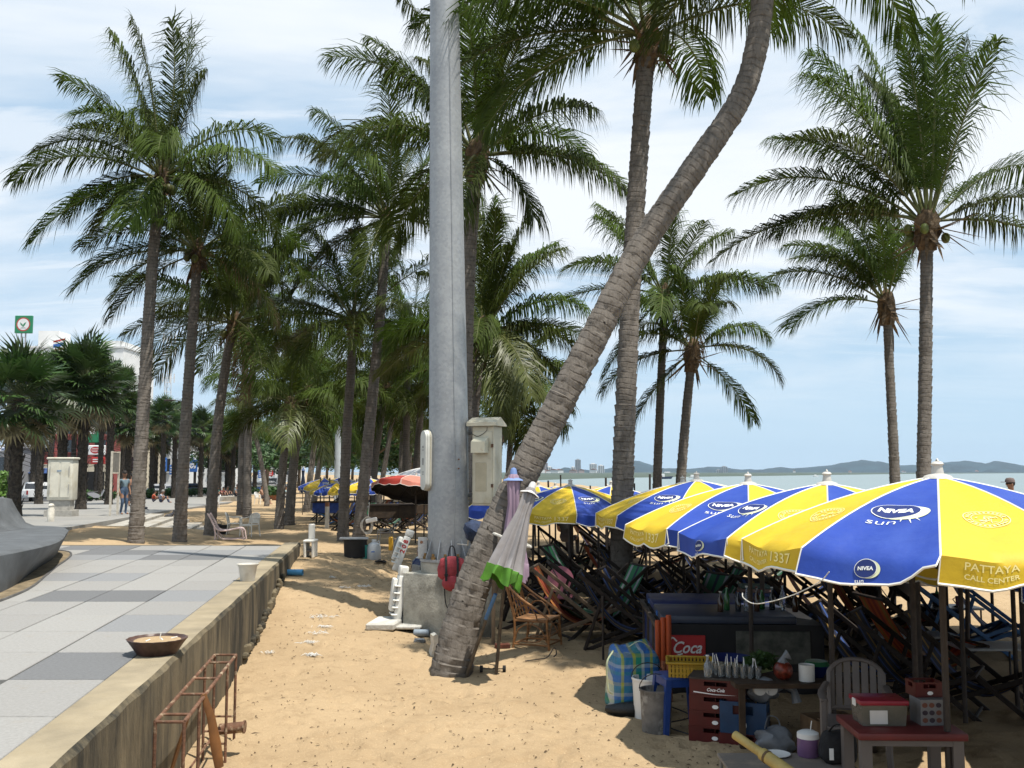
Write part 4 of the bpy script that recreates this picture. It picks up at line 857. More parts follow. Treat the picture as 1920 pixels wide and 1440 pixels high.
def pickup(label, p, rz, m):
    root = thing('pickup_truck', label, 'pickup', p, rz, 'vehicles on the beach road'); wheels(root, (-1.55, 1.55), 1.8, 0.38); w = 1.82
    b = MB(); prof_body(b, [(-2.55, 0.45), (-2.58, 1.05), (-0.72, 1.08), (-0.70, 0.42)], w); b.build('cargo_bed', m, root)
    b = MB(); prof_body(b, [(-0.72, 0.42), (-0.72, 1.08), (1.25, 1.08), (2.35, 0.98), (2.55, 0.72), (2.5, 0.42)], w); b.build('body', m, root)
    b = MB(); prof_body(b, [(-0.72, 1.07), (-0.55, 1.68), (-0.35, 1.75), (0.35, 1.73), (1.25, 1.07)], w, 0, 0.14); b.build('cab', m, root)
    b = MB(); prof_body(b, [(-0.725, 1.14), (-0.585, 1.62), (-0.575, 1.62), (-0.715, 1.14)], w * 0.8); b.build('rear_window', GLASSD, root)
    b = MB(); prof_body(b, [(-0.55, 1.12), (-0.45, 1.62), (0.35, 1.62), (0.95, 1.12)], w + 0.012, 0, 0.13); b.build('side_window', GLASSD, root)
    b = MB(); b.box((-2.6, 0, 0.47), (0.1, 1.7, 0.14)); b.build('bumper', mat('chrome', (0.5, 0.5, 0.5), 0.3, 0.05, metal=0.9), root)
    b = MB(); b.box((-2.592, 0, 0.82), (0.02, 1.35, 0.38)); o = b.build('tailgate', m, root); b = MB(); b.box((-2.61, 0, 0.92), (0.02, 0.2, 0.07)); b.build('handle', DARKM, o)
    for s_ in (-1, 1): b = MB(); b.box((-2.58, s_ * 0.82, 0.85), (0.05, 0.14, 0.36)); b.build('tail_light', mat('tail_light_red', (0.35, 0.02, 0.02), 0.3), root)
    for s_ in (-1, 1): b = MB(); b.rbox((0.9, s_ * 1.0, 1.15), (0.12, 0.18, 0.2), 0.03); b.build('wing_mirror', m, root)
    return root
def car(label, p, rz, m, van=False):
    root = thing('van' if van else 'car', label, 'van' if van else 'car', p, rz, 'vehicles on the beach road'); wheels(root, (-1.3, 1.3), 1.7, 0.32); w = 1.72
    b = MB(); prof_body(b, [(-2.1, 0.3), (-2.15, 0.85), (-2.0, 0.98), (1.2, 0.95), (2.05, 0.80), (2.15, 0.55), (2.1, 0.3)], w); b.build('body', m, root)
    ro = 1.95 if van else 1.45; b = MB(); prof_body(b, [(-2.05, 0.96), (-1.8, ro - 0.05), (-1.5, ro), (0.35, ro), (1.25, 0.94)], w, 0, 0.16); b.build('cabin', m, root)
    b = MB(); prof_body(b, [(-1.85, 1.02), (-1.62, ro - 0.12), (0.32, ro - 0.1), (0.98, 1.0)], w + 0.012, 0, 0.15); b.build('side_window', GLASSD, root)
    b = MB(); prof_body(b, [(-2.06, 1.0), (-1.83, ro - 0.12), (-1.81, ro - 0.12), (-2.03, 1.0)], w * 0.8); b.build('rear_window', GLASSD, root)
    b = MB(); prof_body(b, [(0.45, ro - 0.07), (1.22, 0.99), (1.24, 0.99), (0.47, ro - 0.07)], w * 0.8); b.build('windscreen', GLASSD, root)
    for s_ in (-1, 1):
        b = MB(); b.box((-2.13, s_ * 0.68, 0.75), (0.06, 0.24, 0.14)); b.build('tail_light', mat('tail_light_red', (0.35, 0.02, 0.02), 0.3), root)
        b = MB(); b.box((2.09, s_ * 0.62, 0.66), (0.06, 0.3, 0.13)); b.build('headlight', mat('headlight_lens', (0.6, 0.62, 0.62), 0.15), root)
    return root
def rd(px, py): p = GP(px, py); p.z -= 0.10; return p
WH = paint('white', (0.72, 0.72, 0.72)); SV = paint('silver', (0.42, 0.43, 0.45))
pickup('white pickup truck parked with its tail to the beach', rd(68, 938), R(82), WH)
car('white car cut off by the left photo edge', rd(2, 938), R(80), WH)
car('white car parked far off left of the leaning pale trunk', rd(482, 921), R(75), WH)
car('silver car parked far off behind the short palms', rd(503, 919), R(75), SV)
car('white van parked at the far end of the road', rd(520, 918), R(80), WH, True)
car('silver car standing behind the seated couple', rd(315, 930), R(78), SV)
car('dark blue car far behind the notice board', rd(356, 928), R(78), paint('blue', (0.03, 0.05, 0.10)))
def motorbike(label, p, rz, c):
    root = thing('motorbike', label, 'motorbike', p, rz, 'motorbikes parked by the promenade'); pm_ = paint('bike_%.2f' % c[0], c)
    for x in (-0.6, 0.62):
        b = MB(); P = [(x + 0.26 * math.cos(a), 0, 0.29 + 0.26 * math.sin(a)) for a in [2 * math.pi * k / 16 for k in range(17)]]; b.tube(P, 0.045, 6); b.build('wheel', TYRE, root, smooth=True)
    b = MB(); prof_body(b, [(-0.75, 0.55), (-0.85, 0.72), (-0.3, 0.76), (0.05, 0.6), (0.2, 0.45), (0.1, 0.3), (-0.3, 0.3)], 0.26); b.build('body', pm_, root)
    b = MB(); prof_body(b, [(0.2, 0.42), (0.32, 0.45), (0.52, 0.95), (0.42, 1.0), (0.3, 0.8)], 0.34); b.build('front_fairing', pm_, root)
    b = MB(); b.rbox((-0.35, 0, 0.79), (0.75, 0.26, 0.09), 0.03); b.build('seat', BLACKP, root)
    b = MB(); b.tube([(0.62, 0, 0.3), (0.45, 0, 0.95)], 0.03, 6); b.tube([(0.40, -0.32, 1.02), (0.46, 0, 0.98), (0.40, 0.32, 1.02)], 0.014, 6); b.build('handlebar', DARKM, root)
    for s_ in (-1, 1): b = MB(); b.tube([(0.43, s_ * 0.25, 1.0), (0.42, s_ * 0.28, 1.18)], 0.006, 4); b.ell((0.42, s_ * 0.28, 1.2), (0.02, 0.06, 0.04)); b.build('mirror', DARKM, root)
for i, (px, py, rz, c, lb) in enumerate(((183, 940, 0.4, (0.3, 0.3, 0.32), 'grey motorbike parked behind the boot-covered fan palm trunk'), (489, 925, 1.0, (0.03, 0.10, 0.35), 'blue motorbike parked by the far short palms'), (508, 924, 0.8, (0.30, 0.03, 0.04), 'red motorbike parked left of the far short palms'),
        (235, 942, 2.2, (0.05, 0.05, 0.06), 'black motorbike under the bare-backed man'), (268, 934, 0.6, (0.4, 0.4, 0.4), 'silver motorbike parked behind the seated couple'), (388, 927, 0.7, (0.25, 0.03, 0.03), 'dark red motorbike parked far right of the third palm'))):
    motorbike(lb, rd(px, py) + Vector((0, 0, 0.1)), rz, c)

# far shops, hotel, signs, mast, lamp, wires
WALLW = mat('white_render', (0.70, 0.70, 0.69), 0.8, 0.06, 0.3); REDW = mat('faded_red_render', (0.30, 0.075, 0.065), 0.85, 0.15, 0.6); CREAMW = mat('cream_render', (0.55, 0.48, 0.36), 0.85, 0.1, 0.6)
SHOPD = mat('shop_interior', (0.015, 0.014, 0.014), 0.9, 0.2)
def building(label, px0, px1, pyt, Y, depth, m, rows=4, cols=6, name='building', zb=None, win=True, rz=0.0, wz0=0.2, wz1=0.93):
    a = at(px0, pyt, Y); c = at(px1, pyt, Y); z0 = (prom_z(Y) - 0.2) if zb is None else zb; w = c.x - a.x; h = a.z - z0
    root = thing(name, label, 'building', ((a.x + c.x) / 2, Y + depth / 2, z0), rz)
    b = MB(); b.box((0, 0, h / 2), (w, depth, h)); o = b.build('wall', m, root)
    b = MB(); b.box((0, 0, h + 0.15), (w + 0.4, depth + 0.4, 0.3)); b.build('parapet', m, root)
    if win:
        cw, rh = w / cols, h * (wz1 - wz0) / rows; FR = mat('window_frame_white', (0.6, 0.6, 0.6), 0.5)
        g1 = MB(); g1.box((0, 0, 0), (cw * 0.62, 0.06, rh * 0.55)); gm = g1.mesh('window', GLASSD); s1 = MB(); s1.box((0, -0.12, 0), (cw * 0.74, 0.3, 0.12)); sm = s1.mesh('sill', m)
        for i in range(rows):
            for j in range(cols):
                q = put('window', gm, root, (-w / 2 + cw * (j + 0.5), -depth / 2 - 0.025, h * wz0 + rh * (i + 0.55))); put('sill', sm, q, (0, 0, -rh * 0.31))
    return root, w, h, depth
root, w, h, dp = building('white multi-storey hotel rising behind the fan palms', 50, 232, 652, 185, 16, WALLW, 6, 9, 'hotel_building')
b = MB(); b.box((w * 0.36, -1, h + 0.6), (w * 0.2, dp * 0.8, 1.6)); b.build('penthouse', WALLW, root)
for k in range(4): b = MB(); b.box((w * 0.5 - 1.2, -dp / 2 - 0.6, h * (0.45 + 0.14 * k)), (3.4, 1.2, 0.9)); b.build('balcony', WALLW, root)
b = MB(); b.box((-w * 0.42, 0, h + 2.0), (4, 5, 4)); b.build('roof_house', WALLW, root)
root, w, h, dp = building('red-fronted two-storey shop with cream ground floor behind the pickup', 45, 205, 818, 132, 9, REDW, 1, 5, 'shop_building', wz0=0.62, wz1=1.0)
b = MB(); b.box((0, -dp / 2 - 0.15, h * 0.26), (w * 0.98, 0.28, h * 0.5)); b.build('ground_floor_front', CREAMW, root)
for x in (-0.3, 0.08, 0.36): b = MB(); b.box((x * w, -dp / 2 - 0.31, h * 0.2), (w * 0.22, 0.06, h * 0.36)); b.build('shop_opening', SHOPD, root)  # near-black panels on the wall paint the shade inside the shops
b = MB(); b.add([(-w * 0.5, -dp / 2 - 0.3, h * 0.44), (w * 0.1, -dp / 2 - 0.3, h * 0.44), (w * 0.1, -dp / 2 - 2.2, h * 0.36), (-w * 0.5, -dp / 2 - 2.2, h * 0.36), (-w * 0.5, -dp / 2 - 0.3, h * 0.43), (w * 0.1, -dp / 2 - 0.3, h * 0.43), (w * 0.1, -dp / 2 - 2.2, h * 0.35), (-w * 0.5, -dp / 2 - 2.2, h * 0.35)], [(0, 1, 2, 3), (7, 6, 5, 4), (3, 2, 6, 7), (0, 3, 7, 4), (1, 5, 6, 2)]); b.build('awning', mat('blue_awning', (0.03, 0.07, 0.2), 0.7), root)
b = MB(); b.box((-w * 0.33, -dp / 2 - 0.35, h * 0.95), (w * 0.3, 0.2, h * 0.3)); b.build('upper_panel', mat('grey_panel', (0.42, 0.42, 0.43), 0.7), root)
for (lb, a, c, t, Y, m, r_, q) in (('grey shop house right of the red-fronted shop', 210, 262, 790, 138, CREAMW, 2, 3), ('white shop house with blue signs behind the palms', 266, 345, 800, 150, WALLW, 2, 4), ('pale shop house at the far right of the row', 348, 430, 812, 165, WALLW, 2, 4), ('distant white hotel seen low between short palms', 478, 560, 850, 260, WALLW, 3, 6), ('dark shop house at the left edge', -60, 42, 840, 128, mat('grey_render', (0.25, 0.25, 0.26), 0.85), 1, 4)):
    building(lb, a, c, t, Y, 9, m, r_, q, 'shop_building')
for k, (a, c, t, Y) in enumerate(((-330, -70, 835, 125), (-620, -345, 800, 122), (-980, -640, 822, 118), (-1400, -1000, 790, 116))):
    building('%s shop house beyond the left photo edge' % ('nearest', 'second', 'third', 'farthest')[k], a, c, t, Y, 10, (WALLW, CREAMW, WALLW, MATS['grey_render'])[k], 2, 6, 'shop_building')
# lettering helper: flat text mesh in the xz plane, facing -y
def text_verts(body, size, bold=0.0, shear=0.0):
    cu = bpy.data.curves.new('lettering', 'FONT'); cu.body = body; cu.size = size; cu.align_x = 'CENTER'; cu.align_y = 'CENTER'; cu.offset = bold; cu.shear = shear; cu.resolution_u = 3
    o = bpy.data.objects.new('lettering', cu); COL.objects.link(o); dg = bpy.context.evaluated_depsgraph_get(); me = o.evaluated_get(dg).to_mesh()
    v = [tuple(q.co) for q in me.vertices]; f = [tuple(p_.vertices) for p_ in me.polygons]; o.evaluated_get(dg).to_mesh_clear(); bpy.data.objects.remove(o); bpy.data.curves.remove(cu); return v, f
def sign_text(name, parent, body, size, loc, m, bold=0.0, shear=0.0, roll=0.0, rz=0.0):
    v, f = text_verts(body, size, bold, shear); b = MB(); X = T(loc, 0, 0, rz) @ T((0, 0, 0), 0, -roll, 0); b.add([(x, 0, y) for x, y, _ in v], f, 0, X); return b.build(name, m, parent)
def signboard(label, px0, px1, py0, py1, Y, m, frame=None, post=True, cat='sign', name='shop_sign'):
    a = at(px0, py1, Y); c = at(px1, py0, Y); w, h = c.x - a.x, c.z - a.z; zb = prom_z(Y)
    root = thing(name, label, cat, ((a.x + c.x) / 2, Y, zb)); zc = (a.z + c.z) / 2 - zb
    b = MB(); b.rbox((0, 0, zc), (w, 0.35, h), 0.05); b.build('panel', m, root)
    if post: b = MB(); b.box((w * 0.3, 0.05, (zc - h / 2) / 2), (0.14, 0.14, zc - h / 2)); b.build('post', DARKM, root)
    return root, w, h, zc
GRN = mat('sign_green', (0.02, 0.20, 0.09), 0.4, 0.05); REDS = mat('sign_red', (0.45, 0.03, 0.03), 0.45, 0.05); BLUS = mat('sign_blue', (0.03, 0.13, 0.42), 0.45, 0.05); WHS = mat('sign_white', (0.72, 0.72, 0.72), 0.5, 0.03)
root, w, h, zc = signboard('green square bank sign with white leaf roundel on twin posts', 28, 62, 592, 625, 118, GRN, post=False, name='bank_sign')
def disc(b, c, r, m, y, n=28, sx=1.0):
    b.add([(c[0] + math.cos(2 * math.pi * k / n) * r * sx, y, c[1] + math.sin(2 * math.pi * k / n) * r) for k in range(n)], [tuple(range(n))], m)
b = MB(); disc(b, (0, zc), w * 0.40, 0, -0.181); disc(b, (0, zc), w * 0.335, 1, -0.187)
b.add([(x * w, -0.193, zc + z * w) for x, z in ((0, -0.17), (-0.03, -0.02), (-0.17, 0.12), (-0.16, 0.0), (-0.10, -0.06))], [(0, 1, 2, 3, 4)], 2); b.add([(x * w, -0.193, zc + z * w) for x, z in ((0, -0.17), (0.10, -0.04), (0.18, 0.14), (0.05, 0.06), (-0.01, -0.03))], [(0, 1, 2, 3, 4)], 2)
b.add([(x * w, -0.193, zc + z * w) for x, z in ((-0.20, -0.24), (0.20, -0.24), (0.10, -0.18), (-0.08, -0.17))], [(0, 1, 2, 3)], 3)
b.build('emblem', [REDS, WHS, GRN, mat('sign_grey', (0.4, 0.42, 0.42), 0.5)], root)
for x in (-0.12, 0.12):
    b = MB(); b.box((x * w, 0, (zc - h / 2) / 2), (0.13, 0.13, zc - h / 2)); b.build('post', mat('galvanised_post', (0.35, 0.35, 0.36), 0.5), root)
for k in range(9): b = MB(); b.box((0, 0, zc - h / 2 - 0.5 - k * 0.7), (0.24 * w, 0.06, 0.06)); b.build('cross_bar', MATS['galvanised_post'], root)
root, w, h, zc = signboard('white shop sign with red fish-shaped emblem behind the fan palm', 166, 198, 835, 853, 100, WHS)
b = MB(); disc(b, (-0.06 * w, zc), h * 0.36, 0, -0.181, 24, 1.45); b.add([(0.20 * w, -0.183, zc), (0.42 * w, -0.183, zc + h * 0.28), (0.36 * w, -0.183, zc), (0.42 * w, -0.183, zc - h * 0.28)], [(0, 1, 2, 3)], 0)
for k in range(3): b.box((-0.06 * w, -0.186, zc + h * (0.16 - 0.16 * k)), (w * (0.5 - 0.1 * abs(k - 1)), 0.004, h * 0.05), 1)
b.build('emblem', [REDS, WHS], root)
root, w, h, zc = signboard('small red sign under the fish emblem sign', 172, 196, 857, 870, 101, REDS)
b = MB()
for k in range(2): b.box((0, -0.18, zc + h * (0.15 - 0.3 * k)), (w * 0.75, 0.01, h * 0.16))
b.build('lettering_strip', WHS, root)
root, w, h, zc = signboard('tall green shop sign with white panel above the fish emblem sign', 164, 190, 785, 830, 104, GRN)
b = MB(); b.box((-0.1 * w, -0.18, zc + h * 0.05), (w * 0.45, 0.02, h * 0.36)); b.build('white_panel', WHS, root)
for lb, x0, x1, y0, y1, Y, m in (('blue vertical sign with white letters right of the second palm trunk', 356, 370, 862, 885, 125, BLUS), ('small blue sign left of the second palm trunk', 303, 313, 858, 884, 128, BLUS), ('small white sign behind the seated couple', 284, 294, 868, 880, 122, WHS),
        ('blue sign above the seated couple', 318, 330, 872, 890, 124, BLUS), ('red and white sign seen far off above the motorbikes', 498, 512, 880, 892, 190, REDS), ('blue sign seen far off left of the red one', 484, 494, 882, 896, 185, BLUS), ('white sign right of the third palm trunk', 402, 410, 868, 880, 140, WHS), ('white stacked sign above the blue vertical sign', 357, 367, 850, 862, 125, WHS), ('white sign with red disc left of the first fan palm', 0, 22, 838, 846, 112, WHS)):
    root, w, h, zc = signboard(lb, x0, x1, y0, y1, Y, m)
    if m is BLUS and x0 == 356: sign_text('lettering', root, 'SI', h * 0.62, (0, -0.19, zc), TEXTM, 0.03, 0, math.pi / 2)
    else:
        b = MB()
        for k in range(3): b.box((0, -0.18, zc + h * (0.26 - 0.26 * k)), (w * 0.7, 0.012, h * 0.10))
        b.build('lettering_strip', WHS if m is not WHS else BLUS, root)
# flag
p = at(112, 700, 150); root = thing('flag', 'striped red and white flag flying on a pole above the hotel', 'flag', (p.x, 150, at(0, 690, 150).z)); hh = at(0, 633, 150).z - at(0, 690, 150).z
b = MB(); b.tube([(0.6, 0, -2), (0.6, 0, hh)], 0.05, 6); b.build('pole', DARKM, root)
for k, m in enumerate((REDS, WHS, BLUS, WHS, REDS)):
    b = MB(); hgt = (0.28, 0.28, 0.56, 0.28, 0.28)[k]; zt = hh - 0.1 - (0, 0.28, 0.56, 1.12, 1.40)[k]
    q = [(0.6 - 1.8 * i / 8, 0.10 * math.sin(i * 1.1), zt - 0.05 * i + 0.03 * math.sin(i)) for i in range(9)]
    b.add(q + [(x, y, z - hgt) for x, y, z in q], [(i, i + 1, 10 + i, 9 + i) for i in range(8)]); b.build('stripe', m, root)
# mobile phone mast
p = at(315, 700, 210); zb = prom_z(210); zt = at(315, 632, 210).z - zb; root = thing('radio_mast', 'white lattice mobile phone mast rising behind the palms', 'mast', (p.x, 210, zb)); MW = mat('mast_white', (0.62, 0.62, 0.62), 0.5)
for a in (0, 2.09, 4.19): b = MB(); b.tube([(math.cos(a) * 1.1, math.sin(a) * 1.1, 0), (math.cos(a) * 0.55, math.sin(a) * 0.55, zt)], 0.08, 5); b.build('leg', MW, root)
n = 16; b = MB()
for k in range(n):
    z0, z1 = zt * k / n, zt * (k + 1) / n; r0 = lerp(1.1, 0.55, k / n); r1 = lerp(1.1, 0.55, (k + 1) / n)
    for i in range(3): a, c = i * 2.094, (i + 1) * 2.094; b.tube([(math.cos(a) * r0, math.sin(a) * r0, z0), (math.cos(c) * r1, math.sin(c) * r1, z1)], 0.04, 4); b.tube([(math.cos(a) * r1, math.sin(a) * r1, z1), (math.cos(c) * r1, math.sin(c) * r1, z1)], 0.04, 4)
b.build('bracing', MW, root)
for zz in (0.99, 0.90, 0.72, 0.55):
    for a in (0.4, 1.6, 2.9, 4.1, 5.4): b = MB(); b.box((math.cos(a) * 1.3, math.sin(a) * 1.3, zt * zz), (0.25, 0.25, 1.9), rz=a); b.tube([(0, 0, zt * zz), (math.cos(a) * 1.3, math.sin(a) * 1.3, zt * zz)], 0.05, 4); b.build('antenna', MW, root)
# street lamps and far steel pole
def lamp(label, px, py_top, py_b, Y, arm=-1):
    p = at(px, py_b, Y); zb = prom_z(Y); zt = at(px, py_top, Y).z - zb; root = thing('street_lamp', label, 'street lamp', (p.x, Y, zb)); b = MB(); b.tube([(0, 0, -0.1), (0, 0, zt)], [0.09, 0.06], 8); b.tube([(0, 0, zt - 0.02), (arm * 0.9, 0, zt + 0.08)], 0.035, 6); b.build('pole', DARKM, root, smooth=True)
    b = MB(); b.rbox((arm * 1.1, 0, zt + 0.06), (0.75, 0.28, 0.12), 0.04); b.build('lamp_head', DARKM, root)
lamp('black street lamp with flat head under the mobile mast', 337, 752, 930, 78)
p = at(634, 800, 66); root = thing('steel_mast', 'slim grey steel mast rising behind the far parasols', 'pole', (p.x, 66, gz(p.x, 66))); b = MB(); b.tube([(0, 0, -0.1), (0, 0, 13)], [0.22, 0.16], 12); b.build('shaft', mat('galvanised_far', (0.38, 0.42, 0.45), 0.5, 0.08, 2), root, smooth=True)
b = MB(); b.box((0, 0, 0.05), (0.6, 0.6, 0.1)); b.build('base_plate', MATS['galvanised_far'], root)
# sagging cables
for k in range(7):
    a = at(-30, 805 + 6 * k, 92); c = at(230, 835 + 3 * k, 108); b = MB(); b.tube([a.lerp(c, t / 10) - Vector((0, 0, 1.0 * math.sin(math.pi * t / 10) * (1 + 0.15 * k))) for t in range(11)], 0.025, 4)
    tag(b.build('overhead_cable', BLACKP), 'sagging black cable strung in front of the shops', 'cable', 'bundle of sagging cables')
p = at(146, 940, 88); root = thing('utility_pole', 'dark square utility pole carrying the sagging cables', 'pole', (p.x, 88, prom_z(88))); b = MB(); b.box((0, 0, 4.2), (0.26, 0.26, 8.5)); b.build('shaft', DARKM, root); b = MB(); b.box((0, 0, 6.2), (1.6, 0.12, 0.12)); b.build('cross_arm', DARKM, root)
# ------------------------------------------------------------------ steel pole on its concrete block, and what leans there
def galv():
    m = bpy.data.materials.new('galvanised_steel'); m.use_nodes = True; nt = m.node_tree; N = nt.nodes; Lk = nt.links; b = N['Principled BSDF']; tc = N.new('ShaderNodeTexCoord')
    v = N.new('ShaderNodeTexVoronoi'); v.inputs['Scale'].default_value = 26; Lk.new(tc.outputs['Object'], v.inputs['Vector'])
    n = N.new('ShaderNodeTexNoise'); n.inputs['Scale'].default_value = 2.2; n.inputs['Detail'].default_value = 6; Lk.new(tc.outputs['Object'], n.inputs['Vector'])
    m1 = N.new('ShaderNodeMixRGB'); m1.inputs[1].default_value = (0.315, 0.325, 0.33, 1); m1.inputs[2].default_value = (0.375, 0.385, 0.39, 1); sp = N.new('ShaderNodeSeparateColor'); Lk.new(v.outputs['Color'], sp.inputs[0]); Lk.new(sp.outputs[0], m1.inputs[0])
    r = N.new('ShaderNodeMapRange'); r.inputs[1].default_value = 0.35; r.inputs[2].default_value = 0.7; Lk.new(n.outputs['Fac'], r.inputs[0])
    m2 = N.new('ShaderNodeMixRGB'); m2.blend_type = 'MULTIPLY'; m2.inputs[2].default_value = (0.82, 0.83, 0.85, 1); Lk.new(r.outputs[0], m2.inputs[0]); Lk.new(m1.outputs[0], m2.inputs[1])
    Lk.new(m2.outputs[0], b.inputs['Base Color']); b.inputs['Metallic'].default_value = 0.35; b.inputs['Roughness'].default_value = 0.48; return m
GALV = galv(); BLKC = mat('block_concrete', (0.40, 0.38, 0.32), 0.9, 0.16, 4, bump=0.45, bsc=30, stain=(0.17, 0.16, 0.13), ssc=2.4, sthr=(0.5, 0.68))
PX, PYY, PZ = -0.92, 14.4, 0.0
def mast():
    root = thing('concrete_footing', 'square stained concrete block carrying the steel pole', 'concrete block', (PX, PYY, 0)); s = 0.46
    b = MB(); b.rbox((0, 0, 0.42), (2 * s, 2 * s, 1.1), 0.025, rz=R(-35), seg=2); b.build('block', BLKC, root, smooth=30)
    b = MB(); b.lathe([(0.39, 0.96), (0.40, 1.10), (0.385, 1.13), (0.0, 1.13)], 28); b.build('round_pedestal', BLKC, root, smooth=40)
    root = thing('steel_pole', 'huge galvanised steel lamp mast with bolted flange in the middle', 'pole', (PX, PYY, 1.13))
    b = MB(); b.tube([(0, 0, 0.03), (-0.006, 0, 2.0), (-0.10, 0, 8.0), (-0.24, 0, 18)], [0.300, 0.285, 0.222, 0.12], 28); b.build('shaft', GALV, root, smooth=60)
    b = MB(); b.tube([(0.115, -0.277, 0.03), (0.10, -0.267, 2.0), (-0.02, -0.209, 8.0)], 0.010, 5); b.build('weld_seam', GALV, root)
    b = MB(); b.lathe([(0.41, 0.0), (0.41, 0.035), (0.28, 0.036)], 30); b.build('base_flange', GALV, root, smooth=30)
    for k in range(12):
        a = k * math.pi / 6 + 0.2; c, s_ = math.cos(a), math.sin(a); X = Matrix(((c, -s_, 0, 0), (s_, c, 0, 0), (0, 0, 1, 0), (0, 0, 0, 1)))
        b = MB(); b.add([(0.27, -0.006, 0.035), (0.40, -0.006, 0.035), (0.40, -0.006, 0.06), (0.285, -0.006, 0.34), (0.27, -0.006, 0.34), (0.27, 0.006, 0.035), (0.40, 0.006, 0.035), (0.40, 0.006, 0.06), (0.285, 0.006, 0.34), (0.27, 0.006, 0.34)],
                        [(0, 1, 2, 3, 4), (9, 8, 7, 6, 5), (0, 5, 6, 1), (1, 6, 7, 2), (2, 7, 8, 3), (3, 8, 9, 4)], 0, X); b.build('gusset_plate', GALV, root)
        a += math.pi / 12; b = MB(); q = T((math.cos(a) * 0.355, math.sin(a) * 0.355, 0)); b.lathe([(0.034, 0.036), (0.034, 0.075), (0.02, 0.078), (0.02, 0.115), (0, 0.117)], 6, 0, q); b.build('anchor_bolt', mat('rusty_bolt', (0.26, 0.15, 0.05), 0.7, 0.3, 20), root)
    b = MB(); b.box((-0.36, -0.13, 0.19), (0.13, 0.02, 0.30)); o = b.build('earthing_plate', GALV, root); b = MB(); b.lathe([(0.022, -0.012), (0.022, 0.012)], 12, 0, T((-0.375, -0.13, 0.27), math.pi / 2)); b.build('bolt_hole', RUST, o)
    # oval access cover on the left flank
    b = MB(); st = []; hh, rr = 0.33, 0.105
    for k in range(13): a = math.pi * k / 12; st.append((math.cos(a) * rr, hh + math.sin(a) * rr))
    for k in range(13): a = math.pi + math.pi * k / 12; st.append((math.cos(a) * rr, -hh + math.sin(a) * rr))
    X = T((-0.288, -0.10, 1.44)) @ Euler((0, 0, R(-62))).to_matrix().to_4x4() @ Euler((math.pi / 2, 0, 0)).to_matrix().to_4x4()
    b.prism(st, -0.08, 0.06, 0, X); b.prism([(x * 0.93, y * 0.98) for x, y in st], 0.06, 0.085, 0, X); CV = mat('pale_grey_cover', (0.55, 0.55, 0.50), 0.5, 0.08, 4); o = b.build('access_cover', CV, root, smooth=30)
    b = MB(); b.prism([(x * 1.05, y * 1.015) for x, y in st], 0.0, 0.022, 0, X); b.build('cover_gasket', mat('cover_gasket', (0.45, 0.42, 0.33), 0.7), o)
    b = MB()
    for (x, y, w, h) in ((0.0, 0.19, 0.05, 0.03), (0.0, 0.145, 0.06, 0.012), (0.0, -0.02, 0.05, 0.10), (0.0, -0.17, 0.07, 0.012), (0.0, -0.20, 0.05, 0.012)): b.box((x, y, 0.0865), (w, h, 0.002), 0, X)
    b.build('faded_marking', mat('faded_marking', (0.25, 0.25, 0.24), 0.7), o)
    for k, z in ((0, 1.55), (1, 1.42)): b = MB(); b.lathe([(0.012, 0), (0.012, 0.03)], 8, 0, T((0.16, -0.25, z - 0.1), math.pi / 2)); b.build('bolt', RUST, root)
mast()
